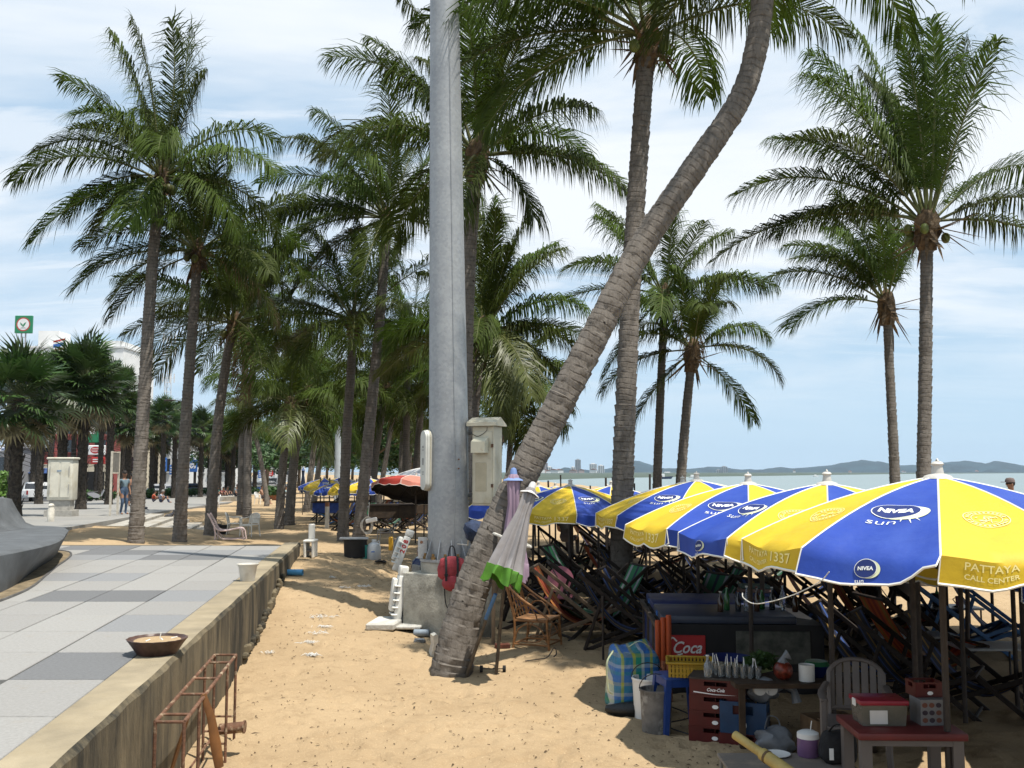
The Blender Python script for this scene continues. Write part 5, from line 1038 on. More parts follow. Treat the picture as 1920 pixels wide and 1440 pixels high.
# meter cabinet on the pole's right
def meter_cabinet():
    CMM = mat('aged_cream_steel', (0.58, 0.54, 0.42), 0.55, 0.07, 4, stain=(0.42, 0.34, 0.20), ssc=4, sthr=(0.55, 0.8)); root = thing('meter_cabinet', 'cream metal meter cabinet with sloping roof fixed to the right of the pole', 'cabinet', (PX + 0.56, PYY - 0.05, 1.92), R(-24))
    w, d, h = 0.34, 0.30, 1.14; b = MB(); b.rbox((0, 0, h / 2), (w, d, h), 0.008); b.build('body', CMM, root)
    b = MB(); b.rbox((0.0, -d / 2 - 0.008, h * 0.48), (w * 0.9, 0.016, h * 0.9), 0.005); dr = b.build('door', CMM, root)
    b = MB(); b.rbox((-0.02, -d / 2 - 0.018, h * 0.36), (w * 0.52, 0.008, h * 0.36), 0.004); b.build('lower_panel', mat('panel_beige', (0.47, 0.42, 0.30), 0.6, 0.1, 4, stain=(0.3, 0.17, 0.07), ssc=5, sthr=(0.6, 0.7)), dr)
    for z in (0.25, 0.75): b = MB(); b.box((w * 0.47, -d / 2 - 0.02, h * z), (0.03, 0.02, 0.05)); b.build('hinge', RUST, dr)
    b = MB(); b.prism([(-d * 0.72, 0.0), (d * 0.6, 0.0), (d * 0.6, 0.02), (-d * 0.1, 0.13), (-d * 0.72, 0.05)], -w * 0.68, w * 0.68, 0, T((0, 0, h)) @ Euler((math.pi / 2, 0, math.pi / 2)).to_matrix().to_4x4()); b.build('roof', CMM, root)
    b = MB(); X = T((-0.01, -d / 2 - 0.016, h * 0.66)); b.add([(-0.11, 0, 0), (0.11, 0, 0), (0.11, -0.13, 0.0), (-0.11, -0.13, 0.0), (-0.11, 0, 0.23), (0.11, 0, 0.23), (0.11, -0.13, 0.16), (-0.11, -0.13, 0.16)], [(0, 3, 2, 1), (4, 5, 6, 7), (3, 7, 6, 2), (0, 4, 7, 3), (1, 2, 6, 5)], 0, X); b.build('ventilation_hood', mat('hood_cream', (0.64, 0.60, 0.46), 0.5, 0.06, 5, stain=(0.38, 0.2, 0.08), ssc=9, sthr=(0.62, 0.7)), root)
    for z in (0.12, 0.92): b = MB(); b.box((-w / 2 - 0.10, 0.06, h * z), (0.22, 0.05, 0.05)); b.build('bracket', GALV, root)
    b = MB(); b.tube(cr([(-0.16, -d / 2 - 0.02, h * 0.90), (-0.06, -d / 2 - 0.03, h * 0.87), (0.06, -d / 2 - 0.02, h * 0.93), (0.08, -d / 2 - 0.02, h * 0.985)], 4), 0.004, 4); b.build('loose_wire', DARKM, root)
meter_cabinet()
# folded white loungers and rubble around the block
LW = mat('white_lounger_plastic', (0.70, 0.69, 0.64), 0.5, 0.06, 4, stain=(0.5, 0.44, 0.32), ssc=5, sthr=(0.56, 0.8))
def folded_lounger(label, p, tilt, rz, L, w, number=None, m=LW):
    root = thing('folded_lounger', label, 'lounger', p, rz); X = Euler((0, tilt, 0)).to_matrix().to_4x4()
    b = MB(); b.rbox((0, 0, L * 0.42), (0.11, w, L * 0.84), 0.02, X=X, seg=2); b.build('frame', m, root, smooth=40)
    b = MB(); b.rbox((0.01, 0, L * 0.92), (0.13, w * 0.85, L * 0.16), 0.02, X=X, seg=2); b.rbox((0.01, -w * 0.43, L * 0.93), (0.07, 0.012, L * 0.10), 0.004, X=X); b.build('head_end', m, root, smooth=40)
    b = MB(); b.rbox((-0.09, 0.02, L * 0.50), (0.07, w * 0.8, L * 0.55), 0.02, X=X, seg=2); b.build('folded_leg', m, root, smooth=40)
    for k in range(5): b = MB(); b.rbox((-0.06, -w * 0.1, L * (0.18 + 0.12 * k)), (0.09, w * 0.96, 0.022), 0.006, X=X); b.build('slat', m, root)
    if number:
        b = MB(); v, f = text_verts(' '.join(number), 0.10, 0.004); Xn = X @ T((0, -w / 2 - 0.003, L * 0.60)); v2 = [(-y, 0, x) for x, y, _ in v]; b.add([(x, y, z) for x, y, z in v2], f, 0, Xn); b.build('painted_number', mat('red_paint', (0.45, 0.03, 0.03), 0.6), root)
    return root
g0 = Vector((-1.78, 15.6, gz(-1.78, 15.6))); folded_lounger('white folded lounger leaning on end with red painted number', at(741, 1070, 15.35), R(20), 0.1, 0.66, 0.15, '208')
p = G(742, 1172); folded_lounger('chunky white folded lounger standing upright left of the concrete block', p, R(7), 0.25, 0.84, 0.24)
b = MB(); q = G(715, 1178); X = T(q + Vector((0.05, 0.1, 0.05)), 0.05, -0.03, -0.2); b.rbox((0, 0, 0), (0.42, 0.55, 0.10), 0.02, X=X); b.rbox((0.30, -0.05, -0.03), (0.5, 0.25, 0.04), 0.01, X=X)
tag(b.build('concrete_slab', mat('pale_broken_slab', (0.52, 0.50, 0.45), 0.9, 0.12, 6, bump=0.4), smooth=30), 'pale broken slab lying flat on the sand left of the block', 'slab')
TG = mat('grey_roof_tile', (0.19, 0.19, 0.19), 0.8, 0.2, 8); q = G(766, 1168)
for k in range(5):
    b = MB(); n = 14; w, l = 0.24, 0.34
    prof = [(lerp(-w / 2, w / 2, i / n), 0.018 * math.cos(i / n * math.pi * 4)) for i in range(n + 1)]; b.prism(prof + [(x, z - 0.016) for x, z in reversed(prof)], -l / 2, l / 2, 0, Euler((math.pi / 2, 0, 0)).to_matrix().to_4x4())
    tag(b.build('roof_tile', TG, None, 40, q + Vector((0.01 * (k % 2), 0.15, 0.035 + 0.052 * k)), 0.1 * (k % 3)), ('bottom', 'second', 'middle', 'fourth', 'topmost')[k] + ' grey roof tile in the stack beside the concrete block' if k else 'lowest grey roof tile in the stack beside the concrete block', 'tile', 'stacked grey roof tiles')
q = G(772, 1172) + Vector((0.0, 0.28, 0.30)); b = MB(); b.rbox((0, 0, 0.30), (0.06, 0.34, 0.46), 0.012, X=T((0, 0, 0), 0.0, R(6), 0.45)); tag(b.build('paving_slab', mat('dark_slab', (0.22, 0.21, 0.19), 0.9, 0.2, 6), None, 30, q), 'dark paving slab leaning on edge against the concrete block', 'slab')
q = G(790, 1193); b = MB(); b.tube([(-0.10, 0, 0.045), (0.11, -0.02, 0.045)], 0.05, 12); tag(b.build('pipe_piece', mat('blue_grey_pipe', (0.20, 0.24, 0.28), 0.6, 0.15, 9), None, 40, q), 'short blue-grey pipe piece lying left of the leaning trunk', 'pipe')
q = G(787, 1206); b = MB(); b.rbox((0, 0, 0.02), (0.16, 0.07, 0.05), 0.015, rz=-0.2); b.tube([(-0.07, 0.01, 0.05), (0.06, -0.02, 0.055)], 0.012, 6); b.tube([(-0.05, -0.03, 0.05), (0.07, -0.04, 0.045)], 0.010, 6); tag(b.build('crushed_can', mat('crushed_metal', (0.32, 0.32, 0.31), 0.4, 0.3, 20, metal=0.6), None, 40, q), 'crushed silvery metal scrap lying in front of the block', 'scrap')
q = G(812, 1228); b = MB(); n = 9; pr = [(0.0 + 0.03 * math.sin(k / n * 3), 0.30 * k / n) for k in range(n + 1)]; b.prism([(-0.05, 0.0), (0.06, 0.0), (0.075, 0.12), (0.06, 0.24), (0.03, 0.29), (-0.02, 0.27), (-0.01, 0.15)], -0.09, 0.09, 0, T((0, 0, -0.02)) @ Euler((math.pi / 2, 0, 0)).to_matrix().to_4x4()); tag(b.build('curved_tile', mat('off_white_tile', (0.55, 0.52, 0.45), 0.7, 0.15, 7), None, 30, q, 0.3), 'off-white curved tile standing against the foot of leaning palm', 'tile')
def helmet(label, p, m, m2, s=1.0):
    root = thing('helmet', label, 'helmet', p); b = MB(); b.lathe([(0.11, 0.0), (0.15, 0.05), (0.165, 0.14), (0.145, 0.22), (0.10, 0.265)], 20); b.build('shell', m, root, smooth=True); b = MB(); b.lathe([(0.10, 0.265), (0.05, 0.30), (0, 0.31)], 20); b.build('crown_panel', m2, root, smooth=True)
    b = MB(); b.rbox((0.02, -0.145, 0.09), (0.2, 0.05, 0.10), 0.02); b.build('visor', GLASSD, root, smooth=40); root.scale = (s, s, s)
b = MB(); b.rbox((0, 0, 0.30), (0.36, 0.34, 0.60), 0.02); q = Vector((-1.38, 15.35, gz(-1.38, 15.35) - 0.05)); tag(b.build('storage_box', BLACKP, None, 30, q), 'black box under the blue helmet behind the concrete block', 'box')
helmet('dark blue helmet with white top beside the leaning folded lounger', q + Vector((0, 0, 0.60)), mat('navy_gloss', (0.015, 0.025, 0.075), 0.15, 0.05), mat('white_gloss', (0.68, 0.70, 0.72), 0.2, 0.02), 1.05)
q = Vector((-1.36, 16.2, gz(-1.36, 16.2) - 0.05)); b = MB(); b.rbox((0, 0, 0.38), (0.45, 0.45, 0.76), 0.02); tag(b.build('crate', mat('dark_wood', (0.06, 0.04, 0.025), 0.8, 0.3), None, 30, q), 'dark wooden crate behind the pole footing', 'crate'); helmet('rust-brown helmet behind the blue helmet by the pole', q + Vector((0, 0, 0.76)), mat('brown_gloss', (0.13, 0.055, 0.035), 0.3, 0.1), MATS['brown_gloss'], 1.15)
# red backpack hanging on the flange
def backpack():
    p = at(847, 1076, 13.85); root = thing('backpack', 'red backpack with black straps hanging on the pole flange', 'backpack', p, 0.12); RM = mat('red_canvas', (0.33, 0.045, 0.055), 0.8, 0.15, 9, bump=0.3, bsc=60); ST = mat('black_webbing', (0.02, 0.02, 0.022), 0.8, 0.2)
    b = MB(); b.ell((0, 0, 0.06), (0.20, 0.11, 0.185), 0, 18, 12); b.v = [(x * (1 + 0.12 * (z < 0)), y, z * (0.9 if z < 0 else 1)) for x, y, z in b.v]; b.build('body', RM, root, smooth=True)
    b = MB(); b.ell((0.015, -0.06, -0.12), (0.155, 0.10, 0.115), 0, 16, 10); b.build('pocket', RM, root, smooth=True)
    b = MB(); b.rbox((0, -0.075, 0.13), (0.34, 0.10, 0.15), 0.05, seg=3, X=T((0, 0, 0), -0.35)); b.build('flap', RM, root, smooth=True)
    for x in (-0.085, 0.075):
        b = MB(); b.tube([(x, -0.05, 0.24), (x, -0.135, 0.16), (x, -0.15, 0.05), (x, -0.17, -0.08)], 0.016, 6, flat=0.4); s_ = b.build('strap', ST, root, smooth=True); b = MB(); b.box((x, -0.165, 0.0), (0.05, 0.02, 0.035)); b.build('buckle', ST, s_)
    b = MB(); b.tube(cr([(-0.10, -0.02, -0.20), (-0.09, -0.05, -0.35), (-0.06, -0.07, -0.45), (0.04, -0.09, -0.50)], 5), 0.011, 5, flat=0.4); b.build('dangling_strap', ST, root, smooth=True)
    b = MB(); b.tube(cr([(-0.05, 0.02, 0.22), (-0.02, 0.06, 0.36), (0.03, 0.06, 0.36), (0.06, 0.02, 0.22)], 5), 0.010, 5); b.build('carry_loop', ST, root, smooth=True)
backpack()
# rope round the leaning palm, blue jacket stuffed behind it
c = at(955, 1010, 11.95); b = MB(); b.tube([(0.255 * math.cos(a), 0.235 * math.sin(a), -0.10 * math.cos(a)) for a in [2 * math.pi * k / 28 for k in range(29)]], 0.019, 7); b.tube(cr([(-0.22, -0.1, 0.05), (-0.32, -0.06, -0.03), (-0.34, -0.02, -0.2), (-0.25, -0.04, -0.33)], 5), 0.008, 5)
tag(b.build('rope', mat('white_rope', (0.55, 0.53, 0.48), 0.85, 0.2, 30, bump=0.5), None, True, c), 'thick white rope tied round the leaning trunk', 'rope')
p = at(893, 995, 12.5); root = thing('bundle', 'dark blue cloth bundle wedged between pole and leaning trunk', 'cloth bundle', p); b = MB(); rb = random.Random(3); b.lathe([(0.0, -0.14), (0.10, -0.12), (0.15, -0.04), (0.16, 0.04), (0.10, 0.10), (0, 0.12)], 16, 0, T((0, 0, 0), 0.3, 0.5, 0), jit=lambda a, i: 1 + 0.18 * math.sin(3 * a + i) + 0.1 * math.sin(7 * a - 2 * i)); b.build('cloth', mat('navy_cloth', (0.025, 0.04, 0.085), 0.85, 0.25, 9, bump=0.5), root, smooth=True)
b = MB(); b.tube([(-0.1, 0.05, -0.1), (-0.12, 0.3, -0.2), (-0.3, 1.2, -0.25)], 0.008, 5); b.build('tie_cord', MATS['white_rope'], root)
# closed parasols leaning on the trunk
def closed_parasol(label, top, hem, foot, rmax, m, mh, cap, seed, tape=None):
    root = thing('closed_parasol', label, 'umbrella', foot); top, hem = Vector(top) - Vector(foot), Vector(hem) - Vector(foot); ax = hem - top; L = ax.length; X = Matrix.Translation(top) @ (-ax).to_track_quat('Z', 'Y').to_matrix().to_4x4()
    n = 72; b = MB(); prof = [(0.025, 0.0), (0.06, -0.04), (0.075, -0.10 * L), (rmax * 0.40, -0.30 * L), (rmax * 0.62, -0.52 * L), (rmax * 0.84, -0.74 * L), (rmax * 0.96, -0.86 * L), (rmax * 1.0, -0.865 * L), (rmax * 1.05, -0.94 * L), (rmax * 1.08, -1.0 * L)]
    jf = lambda a, i: 1 + (0.20 * math.sin(a * 9 + seed + i * 0.05) + 0.10 * math.sin(a * 4 + seed * 2) + 0.05 * math.sin(a * 17 + i)) * min(1, i / 4)
    b.lathe(prof, n, 0, X, jit=jf); b.f.pop(0) if False else None
    k = len(b.f); nf = n
    b.m = [1 if (i // nf) >= 7 and mh else 0 for i in range(k)]
    # open hem: drop the end caps
    b.f = b.f[:nf * (len(prof) - 1)]; b.m = b.m[:len(b.f)]
    b.v = [(x, y, z - (0.05 * math.sin(math.atan2(y - hem.y, x - hem.x) * 4.5 + seed) if i >= n * (len(prof) - 2) else 0)) for i, (x, y, z) in enumerate(b.v)]
    b.build('canopy', [m, mh or m], root, smooth=True)
    b = MB(); b.lathe([(0.018, -0.06), (0.045, -0.03), (0.04, 0.02), (0.028, 0.05), (0, 0.06)], 12, 0, X); b.lathe([(0.03, -0.05), (0.10, -0.085), (0.11, -0.10), (0.05, -0.07)], 14, 0, X, jit=lambda a, i: 1 + 0.2 * math.sin(a * 3)); b.build('cap', cap, root, smooth=True)
    b = MB(); b.tube([top - ax.normalized() * -0.05, Vector((0, 0, -0.1))], 0.020, 8); b.build('pole', mat('weathered_pole', (0.10, 0.075, 0.05), 0.8, 0.3, 12), root, smooth=True)
    if tape: u = hem.lerp(Vector((0, 0, 0)), 0.12); w = hem.lerp(Vector((0, 0, 0)), 0.38); b = MB(); b.tube([u, w], 0.0225, 8); b.build('blue_tape', mat('blue_tape', (0.05, 0.13, 0.27), 0.6, 0.1), root, smooth=True)
GC = mat('grey_canvas', (0.235, 0.22, 0.22), 0.85, 0.12, 3, stain=(0.2, 0.18, 0.17), ssc=4); LC = mat('lilac_canvas', (0.30, 0.215, 0.285), 0.85, 0.08, 3, trans=0.1); GR = mat('lime_green_canvas', (0.055, 0.165, 0.010), 0.8, 0.15)
f1 = G(868, 1270); f2 = G(928, 1272); f2 = f2 + Vector((0, 0.15, 0))
closed_parasol('closed grey parasol with lime green border leaning on the slanting palm', at(998, 912, 11.55), at(938, 1092, 11.3), f1, 0.185, GC, GR, mat('white_cap', (0.62, 0.60, 0.58), 0.6), 1, True)
closed_parasol('closed lilac parasol with blue cap tucked behind the grey one', at(963, 886, 11.8), at(962, 1085, 11.72), f2, 0.155, LC, None, mat('blue_cap', (0.16, 0.25, 0.50), 0.6), 5)
# rattan armchair
def rattan():
    RT = mat('rattan_cane', (0.27, 0.125, 0.045), 0.45, 0.25, 10, stretch=(1, 1, 3)); p = G(1006, 1212); root = thing('rattan_chair', 'brown rattan armchair with looped cane sides by the closed parasols', 'chair', p, R(-22)); tb = lambda P, r, nm, n=4: (lambda b: (b.tube(cr(P, n), r, 7), b.build(nm, RT, root, smooth=True)))(MB())
    W = 0.25
    for s in (-1, 1):
        y = s * W; tb([(0.27, y, 0.0), (0.25, y, 0.22), (0.24, y, 0.40)], 0.017, 'leg'); tb([(-0.24, y, 0.0), (-0.22, y, 0.22), (-0.23, y, 0.42), (-0.36, y * 0.92, 0.86)], 0.017, 'leg')
        tb([(-0.36, y * 0.92, 0.85), (-0.15, y * 1.05, 0.68), (0.10, y * 1.08, 0.53), (0.27, y * 1.02, 0.41)], 0.016, 'armrest')
        tb([(0.26, y, 0.06), (-0.23, y, 0.06)], 0.013, 'stretcher'); tb([(0.24, y, 0.37), (-0.22, y, 0.37)], 0.014, 'seat_rail')
        tb([(-0.22, y, 0.10), (-0.16, y, 0.26), (0.0, y, 0.33), (0.16, y, 0.26), (0.24, y, 0.10)], 0.010, 'cane_loop', 5); tb([(-0.22, y, 0.40), (-0.15, y, 0.55), (-0.02, y, 0.57), (0.08, y, 0.46), (0.10, y, 0.38)], 0.010, 'cane_loop', 5); tb([(-0.26, y, 0.52), (-0.2, y, 0.66), (-0.08, y, 0.60)], 0.009, 'cane_loop', 5)
        tb([(-0.2, y, 0.08), (-0.1, y, 0.02 + 0.08), (0.1, y, 0.10), (0.24, y, 0.2)], 0.009, 'cane_loop', 5)
    for x, z in ((0.255, 0.06), (-0.23, 0.06), (0.24, 0.37), (-0.22, 0.37), (-0.36, 0.85)): tb([(x, -W, z), (x, W, z)], 0.014, 'cross_bar')
    tb([(0.26, -W * 0.9, 0.10), (0.26, -W * 0.5, 0.30), (0.26, W * 0.5, 0.30), (0.26, W * 0.9, 0.10)], 0.010, 'cane_loop', 5)
    for k in range(9): b = MB(); y = lerp(-W * 0.92, W * 0.92, k / 8); b.tube([(0.25, y, 0.392), (0.0, y, 0.382), (-0.22, y, 0.392)], 0.017, 6, flat=0.5); b.build('seat_cane', mat('polished_cane', (0.40, 0.20, 0.085), 0.35, 0.2, 10), root, smooth=True)
    for k in range(5): b = MB(); y = lerp(-W * 0.8, W * 0.8, k / 4); b.tube([(-0.225, y, 0.40), (-0.36, y * 0.9, 0.85)], 0.009, 6); b.build('back_cane', RT, root, smooth=True)
rattan()
# deck chairs
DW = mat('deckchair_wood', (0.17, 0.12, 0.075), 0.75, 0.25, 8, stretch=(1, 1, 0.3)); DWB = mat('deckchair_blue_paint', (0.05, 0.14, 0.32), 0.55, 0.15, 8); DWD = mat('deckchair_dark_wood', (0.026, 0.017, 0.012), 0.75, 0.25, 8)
def stripes(name, cols, sc=14.0):
    m = bpy.data.materials.new(name); m.use_nodes = True; nt = m.node_tree; N = nt.nodes; Lk = nt.links; b = N['Principled BSDF']; tc = N.new('ShaderNodeTexCoord'); sp = N.new('ShaderNodeSeparateXYZ'); Lk.new(tc.outputs['Object'], sp.inputs[0])
    a = N.new('ShaderNodeMath'); a.operation = 'MULTIPLY_ADD'; a.inputs[1].default_value = 1.9; a.inputs[2].default_value = 0.5; Lk.new(sp.outputs[1], a.inputs[0]); r = N.new('ShaderNodeValToRGB'); r.color_ramp.interpolation = 'CONSTANT'; e = r.color_ramp.elements; n = len(cols)
    while len(e) < n: e.new(0.5)
    for i, c in enumerate(cols): e[i].position = i / n; e[i].color = (*c, 1)
    Lk.new(a.outputs[0], r.inputs[0]); Lk.new(r.outputs[0], b.inputs['Base Color']); b.inputs['Roughness'].default_value = 0.85; MATS[name] = m; return m
OR_, RD_, BL_, WT_, GN_, YL_, NV_ = (0.36, 0.07, 0.012), (0.22, 0.022, 0.012), (0.022, 0.06, 0.21), (0.20, 0.20, 0.22), (0.010, 0.11, 0.042), (0.22, 0.13, 0.02), (0.006, 0.009, 0.028)  # stripe colours lowered to deepen the shade under the parasols
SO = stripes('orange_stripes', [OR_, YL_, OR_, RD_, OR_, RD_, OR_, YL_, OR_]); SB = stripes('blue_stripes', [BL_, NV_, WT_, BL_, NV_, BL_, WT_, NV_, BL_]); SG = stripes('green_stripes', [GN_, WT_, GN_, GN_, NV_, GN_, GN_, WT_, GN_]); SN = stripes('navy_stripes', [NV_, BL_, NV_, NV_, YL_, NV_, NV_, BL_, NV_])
DCM = {}
def deckchair(label, p, rz, wood, sling, s=1.0, group='deck chairs under the parasols'):
    root = thing('deck_chair', label, 'deck chair', p, rz, group); key = wood.name
    if key not in DCM:
        def bar(a, c, w=0.05, t=0.028):
            b = MB(); a, c = Vector(a), Vector(c); d = c - a; X = Matrix.Translation((a + c) / 2) @ d.to_track_quat('Z', 'Y').to_matrix().to_4x4(); b.rbox((0, 0, 0), (t, w, d.length), 0.005, X=X); return b
        D = []
        for s_ in (-1, 1):
            y = s_ * 0.29; D.append(('long_rail', bar((-0.60, y, 0.96), (0.62, y, 0.0)).mesh('long_rail', wood))); y = s_ * 0.255; D.append(('short_rail', bar((-0.52, y, 0.0), (0.58, y, 0.44)).mesh('short_rail', wood))); y = s_ * 0.32; D.append(('prop', bar((-0.28, y, 0.70), (-0.52, y, 0.02), 0.04).mesh('prop', wood)))
        for nm, x, z in (('top_bar', -0.60, 0.95), ('front_bar', 0.58, 0.44), ('foot_bar', 0.56, 0.04), ('rear_bar', -0.51, 0.03)): b = MB(); b.tube([(x, -0.33, z), (x, 0.33, z)], 0.018, 7); D.append((nm, b.mesh(nm, wood, True)))
        DCM[key] = D
    for nm, me in DCM[key]: put(nm, me, root)
    if sling.name not in DCM:
        b = MB(); P = cr([(-0.60, 0, 0.97), (-0.40, 0, 0.62), (-0.15, 0, 0.32), (0.15, 0, 0.22), (0.40, 0, 0.32), (0.59, 0, 0.46)], 4); vs_ = []
        for v in P: vs_ += [(v.x, -0.25, v.z), (v.x, 0, v.z - 0.015), (v.x, 0.25, v.z)]
        fs = []
        for i in range(len(P) - 1): a = i * 3; fs += [(a, a + 1, a + 4, a + 3), (a + 1, a + 2, a + 5, a + 4)]
        n = len(vs_); vs_ += [(x, y, z - 0.006) for x, y, z in vs_]; fs += [tuple(i + n for i in reversed(f)) for f in fs]; b.add(vs_, fs); DCM[sling.name] = b.mesh('sling', sling, True)
    put('sling', DCM[sling.name], root); root.scale = (s, s, s); return root
q = G(1085, 1203); deckchair('weathered deck chair with orange striped sling right of the rattan chair', q + Vector((0, 0.25, 0)), R(-12), DW, SO, 1.05)
def shell_chair(label, p, rz, m):
    root = thing('shell_chair', label, 'chair', p, rz); b = MB(); b.rbox((0, 0, 0.44), (0.42, 0.40, 0.03), 0.012, seg=2); b.build('seat', m, root, smooth=40)
    st = [(math.cos(a) * 0.21 * (1 - 0.08 * math.sin(a)), 0.22 + math.sin(a) * 0.21) for a in [2 * math.pi * k / 24 for k in range(24)]]; b = MB(); b.prism(st, -0.01, 0.01, 0, T((0, -0.24, 0.46), 0.15) @ Euler((math.pi / 2, 0, 0)).to_matrix().to_4x4()); o = b.build('backrest', m, root, smooth=30); b = MB(); b.rbox((0, -0.30, 0.76), (0.035, 0.05, 0.09), 0.012); b.build('grip_slot', DARKM, o)
    for x in (-0.17, 0.17):
        for y in (-0.17, 0.16): b = MB(); b.tube([(x, y, 0.43), (x * 1.2, y * 1.2, 0)], 0.013, 6); b.build('leg', DARKM, root)
shell_chair('pink moulded chair back behind the orange deck chair', G(1052, 1185) + Vector((0, 0.6, 0)), 3.0, mat('pink_plastic', (0.50, 0.16, 0.20), 0.4, 0.08))
q = G(942, 1216); b = MB(); b.rbox((0, 0, 0.03), (0.20, 0.10, 0.065), 0.01, rz=0.2); tag(b.build('brick', mat('red_brown_brick', (0.13, 0.04, 0.022), 0.85, 0.25, 12, bump=0.4), None, 30, q), 'red-brown brick on the sand behind the parasol foot', 'brick')
a, c = G(905, 1262), G(943, 1262); root = thing('axle', 'small pair of black wheels on a thin axle in the sand', 'wheels', (a + c) / 2)
for s in (-1, 1): b = MB(); b.lathe([(0.012, -0.02), (0.04, -0.018), (0.04, 0.018), (0.012, 0.02)], 14, 0, T((s * 0.135, 0, 0.04), 0, math.pi / 2)); b.build('wheel', TYRE, root, smooth=40)
b = MB(); b.tube([(-0.15, 0, 0.04), (0.15, 0, 0.04)], 0.006, 6); b.build('rod', DARKM, root)
q = G(1010, 1240); b = MB(); b.tube(cr([(-0.17, -0.06, 0.012), (0.0, 0.02, 0.02), (0.10, 0.06, 0.03), (0.16, 0.09, 0.09), (0.19, 0.10, 0.14), (0.22, 0.09, 0.13), (0.225, 0.08, 0.07), (0.19, 0.07, 0.04)], 5), 0.007, 6); tag(b.build('hooked_wire', DARKM, None, True, q), 'dark hooked wire lying on the sand before the rattan chair', 'wire')
q = G(835, 1245); b = MB(); b.tube([(0.02, -0.05, -0.05), (0.08, 0.0, 0.55)], 0.012, 6); tag(b.build('thin_stake', DARKM, None, True, q), 'thin dark stake leaning at the foot of the slanting palm', 'stake')
q = G(922, 1212) + Vector((0.02, 0.1, 0)); b = MB(); b.box((0, 0, 0.45), (0.05, 0.05, 0.95)); tag(b.build('timber_post', DW, None, False, q), 'weathered timber post at the right corner of the block', 'post')

# ------------------------------------------------------------------ things round the palms left of the pole
q = G(666, 1046); root = thing('tub', 'black rubber tub covered with a pale board by the palm foot', 'tub', q); b = MB(); b.lathe([(0.19, 0.0), (0.23, 0.02), (0.245, 0.34), (0.26, 0.38), (0.235, 0.38), (0.22, 0.05), (0, 0.05)], 24); b.build('body', BLACKP, root, smooth=40); b = MB(); b.rbox((-0.03, 0, 0.40), (0.60, 0.42, 0.03), 0.008, rz=0.15); b.build('board', mat('pale_board', (0.40, 0.39, 0.37), 0.8, 0.15, 6), root)
bucket('bucket', 'teal plastic bucket between the black tub and white jug', G(684, 1047), 0.11, 0.14, 0.28, mat('teal_plastic', (0.03, 0.26, 0.22), 0.4, 0.08))
q = G(701, 1050); root = thing('water_jug', 'white translucent plastic water jug on the sand', 'jug', q); b = MB(); b.lathe([(0.13, 0.0), (0.145, 0.02), (0.145, 0.26), (0.12, 0.33), (0.05, 0.37), (0.045, 0.38)], 22); b.build('body', mat('milky_plastic', (0.55, 0.56, 0.56), 0.35, 0.06, 4, trans=0.1), root, smooth=40); b = MB(); b.lathe([(0.05, 0.38), (0.05, 0.42), (0, 0.425)], 14); b.build('cap', WHITEP, root, smooth=40); b = MB(); b.tube([(0.05, 0, 0.36), (0.1, 0, 0.40), (0.12, 0, 0.33)], 0.012, 6); b.build('handle', MATS['milky_plastic'], root); b = MB(); b.box((0.0, -0.146, 0.18), (0.07, 0.003, 0.02)); b.build('label_mark', BLUS, root)
for k, (px, lb) in enumerate(((711, 'left flip-flop lying beside the white jug'), (720, 'right flip-flop lying beside the white jug'))):
    q = G(px, 1054); root = thing('flip_flop', lb, 'sandal', q, 0.8 + k); b = MB(); b.prism([(math.cos(a) * 0.12, math.sin(a) * 0.05 * (1 + 0.25 * math.cos(a))) for a in [2 * math.pi * i / 16 for i in range(16)]], 0.0, 0.02); b.build('sole', BLACKP, root); b = MB(); b.tube([(-0.03, -0.045, 0.015), (0.04, 0, 0.045), (-0.03, 0.045, 0.015)], 0.007, 5); b.build('thong', BLACKP, root)
q = G(582, 1045); root = thing('folded_chair', 'narrow white folded plastic chair seen end-on at the wall corner', 'chair', q); b = MB(); b.rbox((-0.08, 0, 0.17), (0.05, 0.4, 0.34), 0.015); b.rbox((0.08, 0, 0.17), (0.05, 0.4, 0.34), 0.015); b.build('leg_frame', CREAMP, root); b = MB(); b.rbox((0, 0, 0.33), (0.23, 0.42, 0.05), 0.015); b.build('seat', CREAMP, root); b = MB(); b.rbox((0, 0.1, 0.50), (0.13, 0.06, 0.32), 0.02); b.build('backrest', CREAMP, root); b = MB(); b.rbox((0, -0.02, 0.14), (0.12, 0.3, 0.05), 0.015); b.build('cross_brace', GREYP, root)
q = G(722, 1028); root = thing('metal_chair', 'grey tubular metal chair frame by the palm behind the jug', 'chair', q, 0.3)
for s in (-1, 1): b = MB(); y = s * 0.22; b.tube([(-0.2, y, 0), (-0.18, y, 0.45), (-0.16, y, 0.52), (0.15, y, 0.55), (0.20, y, 0.44), (0.22, y, 0)], 0.014, 6); b.tube([(0.15, y, 0.45), (0.42, y, 0.78)], 0.014, 6); b.build('side_frame', mat('grey_tube', (0.22, 0.22, 0.21), 0.5, 0.15), root, smooth=True)
b = MB(); b.box((0, 0, 0.44), (0.4, 0.46, 0.02)); b.build('seat', GREYP, root)
for x, z in ((0.42, 0.76), (0.3, 0.6), (-0.18, 0.5)): b = MB(); b.tube([(x, -0.22, z), (x, 0.22, z)], 0.012, 6); b.build('cross_bar', MATS['grey_tube'], root)
q = G(733, 1032); b = MB(); b.rbox((0, 0, 0.19), (0.12, 0.16, 0.38), 0.02); tag(b.build('yellow_canister', mat('yellow_plastic', (0.55, 0.30, 0.02), 0.45, 0.08), None, 40, q), 'yellow canister under the metal chair', 'canister')
